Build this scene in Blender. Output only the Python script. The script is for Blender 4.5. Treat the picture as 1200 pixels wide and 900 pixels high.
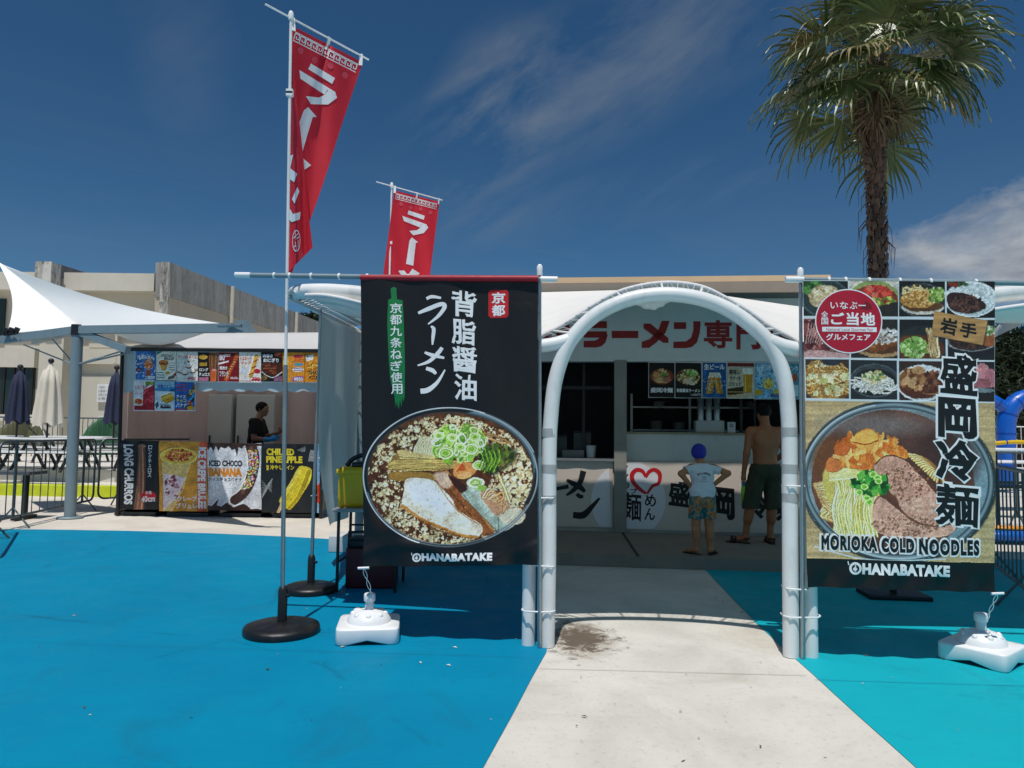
import bpy, bmesh, math, random
import numpy as np
from mathutils import Vector, Matrix, Quaternion

for o in list(bpy.data.objects):
    bpy.data.objects.remove(o)
SC = bpy.context.scene
COL = SC.collection
R = math.radians
rnd = random.Random(7)

# ------------------------------------------------------------------ camera
F, CAMH = 832.0, 1.49
PITCH, ROLL = math.atan(57.0 / F), R(0.7)
FWD = Vector((0, math.cos(PITCH), math.sin(PITCH)))
UP0 = Vector((0, -math.sin(PITCH), math.cos(PITCH)))
RT = Vector((1, 0, 0)) * math.cos(ROLL) + UP0 * math.sin(ROLL)
UP = UP0 * math.cos(ROLL) - Vector((1, 0, 0)) * math.sin(ROLL)
camd = bpy.data.cameras.new('camera')
camd.sensor_fit = 'HORIZONTAL'
camd.sensor_width = 36
camd.lens = 36 * F / 1200
camd.clip_start, camd.clip_end = 0.05, 6000
cam = bpy.data.objects.new('camera', camd)
COL.objects.link(cam)
M4 = Matrix((RT, UP, -FWD)).transposed().to_4x4()
M4.translation = (0, 0, CAMH)
cam.matrix_world = M4
SC.camera = cam

# ------------------------------------------------------------------ sun, sky, exposure
SUN = Vector((-0.06, -0.345, 1.0)).normalized()
sd = bpy.data.lights.new('sun', 'SUN')
sd.energy, sd.angle, sd.color = 5.0, R(0.53), (1.0, 0.965, 0.92)
sun = bpy.data.objects.new('sun', sd)
COL.objects.link(sun)
sun.rotation_euler = SUN.to_track_quat('Z', 'Y').to_euler()
sun.location = (0, -5, 30)

SC.view_settings.view_transform = 'Standard'
SC.view_settings.look = 'None'
SC.view_settings.gamma = 1
SC.view_settings.exposure = -0.45
SC.view_settings.use_curve_mapping = False

world = bpy.data.worlds.new('World')
SC.world = world
world.use_nodes = True


class NT:
    """tiny node-tree writer"""
    def __init__(s, tree):
        s.t = tree

    def n(s, typ, **kw):
        nd = s.t.nodes.new(typ)
        for k, v in kw.items():
            if k == 'i':
                for kk, vv in v.items():
                    if hasattr(vv, 'is_output') or isinstance(vv, bpy.types.NodeSocket):
                        s.t.links.new(vv, nd.inputs[kk])
                    else:
                        nd.inputs[kk].default_value = vv
            else:
                setattr(nd, k, v)
        return nd

    def math(s, op, a, b=0.0, clamp=False):
        nd = s.n('ShaderNodeMath', operation=op, use_clamp=clamp)
        for i, v in enumerate((a, b)):
            if isinstance(v, bpy.types.NodeSocket):
                s.t.links.new(v, nd.inputs[i])
            else:
                nd.inputs[i].default_value = v
        return nd.outputs[0]

    def mix(s, f, a, b, mode='MIX'):
        nd = s.n('ShaderNodeMix', data_type='RGBA', blend_type=mode)
        for i, v in ((0, f), (6, a), (7, b)):
            if isinstance(v, bpy.types.NodeSocket):
                s.t.links.new(v, nd.inputs[i])
            else:
                nd.inputs[i].default_value = v
        return nd.outputs[2]

    def ramp(s, f, stops):
        nd = s.n('ShaderNodeValToRGB')
        el = nd.color_ramp.elements
        while len(el) < len(stops):
            el.new(0.5)
        for e, (p, c) in zip(el, stops):
            e.position = p
            e.color = c if not isinstance(c, (int, float)) else (c, c, c, 1)
        s.t.links.new(f, nd.inputs[0])
        return nd.outputs[0]

    def noise(s, vec, scale, detail=4, rough=0.55, dist=0.0):
        nd = s.n('ShaderNodeTexNoise')
        if vec is not None:
            s.t.links.new(vec, nd.inputs['Vector'])
        nd.inputs['Scale'].default_value = scale
        nd.inputs['Detail'].default_value = detail
        nd.inputs['Roughness'].default_value = rough
        nd.inputs['Distortion'].default_value = dist
        return nd.outputs[0]

    def mapping(s, vec, scale=(1, 1, 1), rot=(0, 0, 0), loc=(0, 0, 0)):
        nd = s.n('ShaderNodeMapping', i={'Vector': vec, 'Scale': scale, 'Rotation': rot, 'Location': loc})
        return nd.outputs[0]


def build_world():
    w = NT(world.node_tree)
    bg = world.node_tree.nodes['Background']
    sky = w.n('ShaderNodeTexSky', sky_type='NISHITA')
    sky.sun_disc = False
    sky.sun_elevation = math.asin(SUN.z)
    sky.sun_rotation = math.atan2(SUN.x, SUN.y)
    sky.altitude = 1200
    sky.air_density = 1.0
    sky.dust_density = 0.25
    sky.ozone_density = 3.0
    co = w.n('ShaderNodeTexCoord').outputs['Generated']
    sep = w.n('ShaderNodeSeparateXYZ', i={0: co})
    x, y, z = sep.outputs
    # high thin cirrus: the view direction projected on a flat layer of air
    zc = w.math('MAXIMUM', z, 0.03)
    uv = w.n('ShaderNodeCombineXYZ', i={0: w.math('DIVIDE', x, zc), 1: w.math('DIVIDE', y, zc), 2: 0.0}).outputs[0]
    m1 = w.mapping(w.mapping(uv, rot=(0, 0, R(-40))), scale=(0.2, 0.6, 1))
    n1 = w.noise(m1, 1.6, 10, 0.62, 1.1)
    n2 = w.noise(w.mapping(uv, scale=(0.4, 0.4, 1)), 0.9, 4, 0.5)
    cir = w.math('MULTIPLY', w.ramp(n1, [(0.5, 0), (0.82, 1)]), w.ramp(n2, [(0.42, 0), (0.68, 1)]))
    # one thicker streak
    def blob(px, py, wx, wy, ang=0):
        d = (FWD * F + RT * (px - 600) + UP * (450 - py)).normalized()
        cx, cz = d.x / d.y, d.z / d.y
        yy = w.math('MAXIMUM', y, 0.05)
        a = w.math('SUBTRACT', w.math('DIVIDE', x, yy), cx)
        b = w.math('SUBTRACT', w.math('DIVIDE', z, yy), cz)
        ca, sa = math.cos(ang), math.sin(ang)
        a2 = w.math('ADD', w.math('MULTIPLY', a, ca / wx), w.math('MULTIPLY', b, sa / wx))
        b2 = w.math('ADD', w.math('MULTIPLY', a, -sa / wy), w.math('MULTIPLY', b, ca / wy))
        r2 = w.math('ADD', w.math('MULTIPLY', a2, a2), w.math('MULTIPLY', b2, b2))
        front = w.math('GREATER_THAN', y, 0.02)
        return w.math('MULTIPLY', w.math('SUBTRACT', 1.0, r2, True), front), a2, b2
    s1, _, _ = blob(715, 75, 0.40, 0.13, R(27))
    s2, _, _ = blob(575, 150, 0.11, 0.20, R(-14))
    s3, _, _ = blob(215, 60, 0.09, 0.22, R(18))
    s4, _, _ = blob(760, 225, 0.34, 0.05, R(14))
    n3 = w.noise(w.mapping(w.mapping(co, rot=(0, R(33), 0)), scale=(1.5, 3, 5.5)), 2.0, 9, 0.62, 0.25)
    st = w.math('MULTIPLY', w.math('ADD', w.math('ADD', w.math('MULTIPLY', s1, 0.9), w.math('MULTIPLY', s2, 0.8)), w.math('ADD', w.math('MULTIPLY', s3, 0.28), w.math('MULTIPLY', s4, 0.4))), w.ramp(n3, [(0.40, 0), (0.80, 1)]))
    # low cumulus bank at the right
    c1, _, _ = blob(1225, 290, 0.30, 0.115, R(8))
    n4 = w.noise(w.mapping(co, scale=(3.2, 3.2, 6)), 2.6, 10, 0.58, 0.5)
    cu = w.ramp(w.math('ADD', w.math('MULTIPLY', c1, 0.55), w.math('MULTIPLY', w.math('SUBTRACT', n4, 0.5), 1.1)), [(0.17, 0), (0.5, 1)])
    cu = w.math('MULTIPLY', cu, w.ramp(c1, [(0.0, 0), (0.3, 1)]))
    # a thin veil low over the horizon
    veil = w.math('MULTIPLY', w.ramp(z, [(0.0, 1), (0.42, 0)]), w.ramp(w.noise(w.mapping(co, scale=(2, 2, 8)), 1.4, 6), [(0.3, 0.1), (0.75, 0.6)]))
    tot = w.math('ADD', w.math('ADD', w.math('MULTIPLY', cir, 0.38), w.math('MULTIPLY', st, 0.85)), w.math('MULTIPLY', veil, 0.55), True)
    base = w.mix(1.0, sky.outputs[0], (0.58, 1.12, 1.38, 1), 'MULTIPLY')
    c = w.mix(w.math('MULTIPLY', tot, 0.8), base, (5.0, 5.8, 6.6, 1))
    shade = w.ramp(w.noise(w.mapping(co, scale=(3, 3, 9), loc=(2, 1, .4)), 2.0, 6), [(0.38, (5.0, 5.5, 6.4, 1)), (0.62, (12.4, 12.7, 13.0, 1))])
    c = w.mix(w.math('MULTIPLY', cu, 0.85), c, shade)
    world.node_tree.links.new(c, bg.inputs[0])
    bg.inputs[1].default_value = 0.059


build_world()


def P(px, py, Y):
    """world point seen at photo pixel (px, py) at depth Y"""
    d = FWD * F + RT * (px - 600) + UP * (450 - py)
    return Vector((0, 0, CAMH)) + d * (Y / d.y)


def G(px, py, z=0.0):
    d = FWD * F + RT * (px - 600) + UP * (450 - py)
    return Vector((0, 0, CAMH)) + d * ((z - CAMH) / d.z)


# ------------------------------------------------------------------ materials
def lin(c):
    if isinstance(c, str):
        c = [int(c[i:i + 2], 16) / 255 for i in (0, 2, 4)]
    return tuple(v / 12.92 if v <= 0.04045 else ((v + 0.055) / 1.055) ** 2.4 for v in c[:3])


MATS = {}


def mat(name, col, rough=0.55, metal=0.0, var=0.12, scale=6.0, bump=0.0, bscale=None, spec=0.5, stain=0.0, stain_col='2a2622', coat=0.0, trans=0.0, transl=0.0):
    """plain surface of one base colour with uneven tone, optional grime and bump"""
    if name in MATS:
        return MATS[name]
    m = bpy.data.materials.new(name)
    m.use_nodes = True
    t = NT(m.node_tree)
    bs = m.node_tree.nodes['Principled BSDF']
    co = t.n('ShaderNodeTexCoord').outputs['Object']
    l = lin(col)
    n = t.noise(co, scale, 5, 0.6)
    c = t.ramp(n, [(0.25, tuple(v * (1 - var) for v in l) + (1,)), (0.75, tuple(min(1, v * (1 + var)) for v in l) + (1,))])
    if stain:
        s = t.noise(t.mapping(co, scale=(1, 1, 0.35)), scale * 0.7, 8, 0.68, 0.6)
        c = t.mix(t.math('MULTIPLY', t.ramp(s, [(0.5, 0), (0.72, 1)]), stain), c, lin(stain_col) + (1,))
    m.node_tree.links.new(c, bs.inputs['Base Color'])
    rr = t.ramp(t.noise(co, scale * 2.3, 4), [(0.3, max(0.03, rough - 0.07)), (0.7, min(1, rough + 0.07))])
    m.node_tree.links.new(rr, bs.inputs['Roughness'])
    bs.inputs['Metallic'].default_value = metal
    bs.inputs['Specular IOR Level'].default_value = spec
    bs.inputs['Coat Weight'].default_value = coat
    if trans:
        bs.inputs['Transmission Weight'].default_value = trans
    if bump:
        b = t.n('ShaderNodeBump', i={'Strength': bump, 'Distance': 0.01, 'Height': t.noise(co, bscale or scale * 8, 6, 0.6)})
        m.node_tree.links.new(b.outputs[0], bs.inputs['Normal'])
    if transl:                                    # thin cloth: daylight comes through it
        tr = t.n('ShaderNodeBsdfTranslucent')
        m.node_tree.links.new(c, tr.inputs['Color'])
        mx = t.n('ShaderNodeMixShader', i={0: transl, 1: bs.outputs[0], 2: tr.outputs[0]})
        m.node_tree.links.new(mx.outputs[0], m.node_tree.nodes['Material Output'].inputs['Surface'])
    MATS[name] = m
    return m


def mat_print(name, rough=0.5, spec=0.4, wrinkle=0.0):
    """printed vinyl: the ink colours sit on the mesh points"""
    if name in MATS:
        return MATS[name]
    m = bpy.data.materials.new(name)
    m.use_nodes = True
    t = NT(m.node_tree)
    bs = m.node_tree.nodes['Principled BSDF']
    a = t.n('ShaderNodeAttribute', attribute_name='ink')
    m.node_tree.links.new(a.outputs['Color'], bs.inputs['Base Color'])
    bs.inputs['Roughness'].default_value = rough
    bs.inputs['Specular IOR Level'].default_value = spec
    if wrinkle:
        co = t.n('ShaderNodeTexCoord').outputs['Object']
        b = t.n('ShaderNodeBump', i={'Strength': wrinkle, 'Distance': 0.02, 'Height': t.noise(co, 9, 5, 0.5, 0.4)})
        m.node_tree.links.new(b.outputs[0], bs.inputs['Normal'])
    MATS[name] = m
    return m


# ------------------------------------------------------------------ mesh helpers
ORG = {}


def tag(o, label=None, cat=None, group=None, kind=None):
    if label: o['label'] = label
    if cat: o['category'] = cat
    if group: o['group'] = group
    if kind: o['kind'] = kind
    return o


def thing(name, label, cat, loc, group=None):
    o = bpy.data.objects.new(name, None)
    o.empty_display_size = 0.2
    COL.objects.link(o)
    o.location = loc
    ORG[o.name] = Vector(loc)
    return tag(o, label, cat, group)


class MB:
    def __init__(s):
        s.v, s.f, s.sm = [], [], []

    def add(s, vs, fs, smooth=False):
        b = len(s.v)
        s.v.extend(tuple(v) for v in vs)
        for f in fs:
            s.f.append([b + i for i in f])
            s.sm.append(smooth)
        return s

    def box(s, c, size, rz=0.0, bev=0.0, rot=None):
        c = Vector(c)
        hx, hy, hz = (d / 2 for d in size)
        m = rot if rot is not None else Matrix.Rotation(rz, 3, 'Z')
        if bev <= 0:
            vs = [c + m @ Vector((sx * hx, sy * hy, sz * hz)) for sx in (-1, 1) for sy in (-1, 1) for sz in (-1, 1)]
            fs = [(0, 1, 3, 2), (4, 6, 7, 5), (0, 4, 5, 1), (2, 3, 7, 6), (0, 2, 6, 4), (1, 5, 7, 3)]
            return s.add(vs, fs)
        bm = bmesh.new()
        bmesh.ops.create_cube(bm, size=1)
        for v in bm.verts:
            v.co = Vector((v.co.x * size[0], v.co.y * size[1], v.co.z * size[2]))
        bmesh.ops.bevel(bm, geom=bm.edges[:], offset=min(bev, min(size) * 0.45), segments=2, profile=0.7, affect='EDGES')
        bm.verts.index_update()
        vs = [c + m @ v.co for v in bm.verts]
        s.add(vs, [[v.index for v in f.verts] for f in bm.faces], True)
        bm.free()
        return s

    def bar(s, a, b, w, h=None, up=Vector((0, 0, 1))):
        a, b = Vector(a), Vector(b)
        d = b - a
        x = d.normalized()
        z = up - x * up.dot(x)
        if z.length < 1e-4:
            z = Vector((0, 1, 0)) - x * x.y
        z.normalize()
        y = z.cross(x)
        return s.box((a + b) / 2, (d.length, w, h or w), rot=Matrix((x, y, z)).transposed())

    def tube(s, pts, r, seg=10, cap=True, closed=False):
        pts = [Vector(p) for p in pts]
        n = len(pts)
        rs = r if isinstance(r, (list, tuple)) else [r] * n
        prev = None
        vs = []
        for i, p in enumerate(pts):
            if closed:
                t = pts[(i + 1) % n] - pts[i - 1]
            else:
                t = (pts[min(i + 1, n - 1)] - pts[max(i - 1, 0)])
            t.normalize()
            if prev is None:
                u = t.cross(Vector((0, 0, 1)))
                if u.length < 1e-3:
                    u = t.cross(Vector((0, 1, 0)))
            else:
                u = prev - t * prev.dot(t)
            u.normalize()
            prev = u
            w = t.cross(u)
            for k in range(seg):
                a = 2 * math.pi * k / seg
                vs.append(p + (u * math.cos(a) + w * math.sin(a)) * rs[i])
        fs = []
        for i in range(n if closed else n - 1):
            j = (i + 1) % n
            for k in range(seg):
                k2 = (k + 1) % seg
                fs.append((i * seg + k, i * seg + k2, j * seg + k2, j * seg + k))
        s.add(vs, fs, True)
        if cap and not closed:
            s.add(vs[:seg], [tuple(range(seg))[::-1]])
            s.add(vs[-seg:], [tuple(range(seg))])
        return s

    def lathe(s, prof, c, seg=24, axis=None, sx=1, sy=1):
        """prof: (radius, height) pairs, bottom to top"""
        c = Vector(c)
        q = Matrix.Identity(3) if axis is None else Vector((0, 0, 1)).rotation_difference(Vector(axis)).to_matrix()
        vs = []
        for r_, h in prof:
            for k in range(seg):
                a = 2 * math.pi * k / seg
                vs.append(c + q @ Vector((r_ * sx * math.cos(a), r_ * sy * math.sin(a), h)))
        fs = []
        for i in range(len(prof) - 1):
            for k in range(seg):
                k2 = (k + 1) % seg
                fs.append((i * seg + k, i * seg + k2, (i + 1) * seg + k2, (i + 1) * seg + k))
        s.add(vs, fs, True)
        if prof[0][0] > 1e-4:
            s.add(vs[:seg], [tuple(range(seg))[::-1]])
        if prof[-1][0] > 1e-4:
            s.add(vs[-seg:], [tuple(range(seg))])
        return s

    def ball(s, c, r, seg=14, sx=1, sy=1, sz=1):
        n = 8
        return s.lathe([(max(1e-5, r * math.sin(math.pi * i / n)), -r * sz * math.cos(math.pi * i / n)) for i in range(n + 1)], c, seg, sx=sx, sy=sy)

    def grid(s, fn, nu, nv, smooth=True):
        vs = [fn(u / nu, v / nv) for v in range(nv + 1) for u in range(nu + 1)]
        fs = [(v * (nu + 1) + u, v * (nu + 1) + u + 1, (v + 1) * (nu + 1) + u + 1, (v + 1) * (nu + 1) + u) for v in range(nv) for u in range(nu)]
        return s.add(vs, fs, smooth)

    def prism(s, poly, fr, depth):
        """poly: 2-D outline; fr(x, y) -> (point, normal); extruded back along -normal"""
        n = len(poly)
        a = [Vector(fr(*p)[0]) for p in poly]
        b = [Vector(fr(*p)[0]) - Vector(fr(*p)[1]) * depth for p in poly]
        s.add(a + b, [tuple(range(n)), tuple(range(2 * n - 1, n - 1, -1))] + [(i, n + i, n + (i + 1) % n, (i + 1) % n) for i in range(n)])
        return s

    def build(s, name, material, parent=None, label=None, cat=None, group=None, kind=None, origin=None, fix=True):
        me = bpy.data.meshes.new(name)
        V = np.array(s.v, dtype=float).reshape(-1, 3)
        if parent is not None:
            org = ORG[parent.name]
        elif origin is not None:
            org = Vector(origin)
        else:
            org = Vector(((V[:, 0].min() + V[:, 0].max()) / 2, (V[:, 1].min() + V[:, 1].max()) / 2, V[:, 2].min()))
        me.from_pydata((V - np.array(org)).tolist(), [], s.f)
        me.polygons.foreach_set('use_smooth', s.sm)
        if fix:
            bm = bmesh.new()
            bm.from_mesh(me)
            bmesh.ops.recalc_face_normals(bm, faces=bm.faces[:])
            bm.to_mesh(me)
            bm.free()
        me.materials.append(material)
        o = bpy.data.objects.new(name, me)
        COL.objects.link(o)
        if parent is not None:
            o.parent = parent
        else:
            o.location = org
        ORG[o.name] = org
        return tag(o, label, cat, group, kind)


def copy_tree(o, parent=None):
    c = o.copy()
    COL.objects.link(c)
    if parent is not None:
        c.parent = parent
    ORG[c.name] = ORG[o.name]
    for ch in list(o.children):
        copy_tree(ch, c)
    return c


def struct(mb, name, material, **kw):
    return mb.build(name, material, kind='structure', **kw)


def smooth_path(pts, n=8, closed=False):
    """Catmull-Rom through points"""
    pts = [Vector(p) for p in pts]
    out = []
    m = len(pts)
    rng = range(m) if closed else range(m - 1)
    for i in rng:
        if closed:
            p0, p1, p2, p3 = pts[i - 1], pts[i], pts[(i + 1) % m], pts[(i + 2) % m]
        else:
            p0, p1, p2, p3 = pts[max(i - 1, 0)], pts[i], pts[i + 1], pts[min(i + 2, m - 1)]
        for k in range(n):
            t = k / n
            out.append(0.5 * ((2 * p1) + (p2 - p0) * t + (2 * p0 - 5 * p1 + 4 * p2 - p3) * t * t + (3 * p1 - p0 - 3 * p2 + p3) * t ** 3))
    if not closed:
        out.append(pts[-1])
    return out


# ------------------------------------------------------------------ lettering
_TXT = {}


def text_geo(body, bold=0.0, space=1.0):
    """glyph faces; bold grows a low rim round every stroke (third column: 1 on the face, 0 at the rim's foot)"""
    key = (body, bold, space)
    if key not in _TXT:
        c = bpy.data.curves.new('letter', 'FONT')
        c.body = body
        c.fill_mode = 'FRONT'
        c.space_character = space
        c.bevel_depth = bold
        c.bevel_resolution = 0
        c.resolution_u = 4
        o = bpy.data.objects.new('letter', c)
        COL.objects.link(o)
        bpy.context.view_layer.update()
        me = bpy.data.meshes.new_from_object(o.evaluated_get(bpy.context.evaluated_depsgraph_get()))
        V = np.array([v.co[:] for v in me.vertices], float).reshape(-1, 3)
        z = V[:, 2] / bold if bold else np.ones(len(V))
        V = np.stack([V[:, 0], V[:, 1], z], 1)
        T = [tuple(p.vertices) for p in me.polygons if min(z[i] for i in p.vertices) > -0.2]
        used = sorted({i for t in T for i in t})
        rm = {i: j for j, i in enumerate(used)}
        V = V[used] if used else V[:0]
        T = [tuple(rm[i] for i in t) for t in T]
        bpy.data.objects.remove(o)
        bpy.data.curves.remove(c)
        bpy.data.meshes.remove(me)
        _TXT[key] = (V, T)
    return _TXT[key]


class Letters:
    """flat lettering collected in picture units, then wrapped on a surface"""
    def __init__(s):
        s.v, s.f = [], []

    def _add(s, V, T):
        b = len(s.v)
        s.v.extend(map(tuple, V))
        s.f.extend(tuple(b + i for i in t) for t in T)

    def text(s, body, box, bold=0.0, rot=0, shear=0.0, rough=0.0, space=1.0):
        """body stretched into box (x0, y0, x1, y1), y down; rot 90 = reads downwards"""
        V, T = text_geo(body, bold, space)
        if not len(V):
            return s
        zc_, V = V[:, 2], V[:, :2].copy()
        if rot == 90:
            V = np.stack([V[:, 1], -V[:, 0]], 1)
        elif rot == -90:
            V = np.stack([-V[:, 1], V[:, 0]], 1)
        lo, hi = V.min(0), V.max(0)
        q = (V - lo) / np.maximum(hi - lo, 1e-6)
        if shear:
            q[:, 1] += shear * (q[:, 0] - 0.5)
        if rough:
            a = np.sin(q[:, 0] * 23.1 + q[:, 1] * 31.7 + len(body)) + np.sin(q[:, 0] * 51 - q[:, 1] * 43)
            b = np.sin(q[:, 0] * 37.3 - q[:, 1] * 19.2) + np.sin(q[:, 1] * 61 + q[:, 0] * 13)
            q = q + np.stack([a, b], 1) * rough
        x0, y0, x1, y1 = box
        s._add(np.stack([x0 + q[:, 0] * (x1 - x0), y1 - q[:, 1] * (y1 - y0), zc_], 1), T)
        return s

    def vtext(s, chars, x0, x1, y0, y1, bold=0.0, **kw):
        """characters stacked top to bottom"""
        n = len(chars)
        h = (y1 - y0) / n
        for i, c in enumerate(chars):
            ya, yb = y0 + i * h, y0 + (i + 0.88) * h
            w = x1 - x0
            if c == 'ー':
                m = (x0 + x1) / 2
                s.text(c, (m - w * 0.09, ya, m + w * 0.09, yb), bold, rot=90)
            elif c in 'ュョャッ':
                s.text(c, (x0 + w * 0.2, ya + h * 0.1, x1 - w * 0.1, yb - h * 0.15), bold, **kw)
            else:
                s.text(c, (x0, ya, x1, yb), bold, **kw)
        return s

    def poly(s, pts):
        s._add(pts, [tuple(range(len(pts)))])
        return s

    def stroke(s, pts, w):
        """brush stroke: polyline with width (one or a list)"""
        pts = [Vector((p[0], p[1], 0)) for p in pts]
        if len(pts) > 2:
            k = 6
            ws = w if isinstance(w, (list, tuple)) else [w] * len(pts)
            n = len(pts)
            sp = smooth_path(pts, k)
            ww = [np.interp(i / k, range(n), ws) for i in range(len(sp))]
        else:
            sp = pts
            ww = w if isinstance(w, (list, tuple)) else [w] * 2
        L, Rr = [], []
        for i, p in enumerate(sp):
            t = sp[min(i + 1, len(sp) - 1)] - sp[max(i - 1, 0)]
            t.normalize()
            nrm = Vector((-t.y, t.x, 0))
            L.append((p + nrm * ww[i] / 2)[:2])
            Rr.append((p - nrm * ww[i] / 2)[:2])
        b = len(s.v)
        n = len(L)
        s.v.extend(tuple(x) for x in L + Rr)
        s.f.extend((b + i, b + i + 1, b + n + i + 1, b + n + i) for i in range(n - 1))
        return s

    def disc(s, cx, cy, rx, ry=None, n=40):
        ry = ry or rx
        return s.poly([(cx + rx * math.cos(2 * math.pi * i / n), cy + ry * math.sin(2 * math.pi * i / n)) for i in range(n)])

    def ring(s, cx, cy, r0, r1, n=40, asp=1.0):
        b = len(s.v)
        for r_ in (r0, r1):
            s.v.extend((cx + r_ * math.cos(2 * math.pi * i / n), cy + asp * r_ * math.sin(2 * math.pi * i / n)) for i in range(n))
        s.f.extend((b + i, b + (i + 1) % n, b + n + (i + 1) % n, b + n + i) for i in range(n))
        return s

    def rect(s, x0, y0, x1, y1):
        return s.poly([(x0, y0), (x1, y0), (x1, y1), (x0, y1)])

    def place(s, surf, off, name, material, parent, step=None, **kw):
        bm = bmesh.new()
        vs = [bm.verts.new((v[0], v[1], v[2] if len(v) > 2 else 1.0)) for v in s.v]
        for f in s.f:
            try:
                bm.faces.new([vs[i] for i in f])
            except ValueError:
                pass
        if step:
            for ax in (0, 1):
                c = [v.co[ax] for v in bm.verts]
                lo, hi = min(c), max(c)
                k = math.floor(lo / step) + 1
                while k * step < hi:
                    co, no = [0, 0, 0], [0, 0, 0]
                    co[ax], no[ax] = k * step, 1
                    bmesh.ops.bisect_plane(bm, geom=bm.verts[:] + bm.edges[:] + bm.faces[:], plane_co=co, plane_no=no, dist=1e-5)
                    k += 1
        for v in bm.verts:
            p, n = surf(v.co.x, v.co.y)
            v.co = Vector(p) + Vector(n) * (off - 0.0005 + 0.0005 * v.co.z)
        bm.verts.index_update()
        mb = MB()
        mb.add([v.co.copy() for v in bm.verts], [[v.index for v in f.verts] for f in bm.faces], False)
        bm.free()
        return mb.build(name, material, parent, **kw)


# ------------------------------------------------------------------ printed pictures (ink on mesh points)
def srgb(c):
    if isinstance(c, str):
        return np.array([int(c[i:i + 2], 16) / 255 for i in (0, 2, 4)])
    return np.asarray(c, float)


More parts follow.
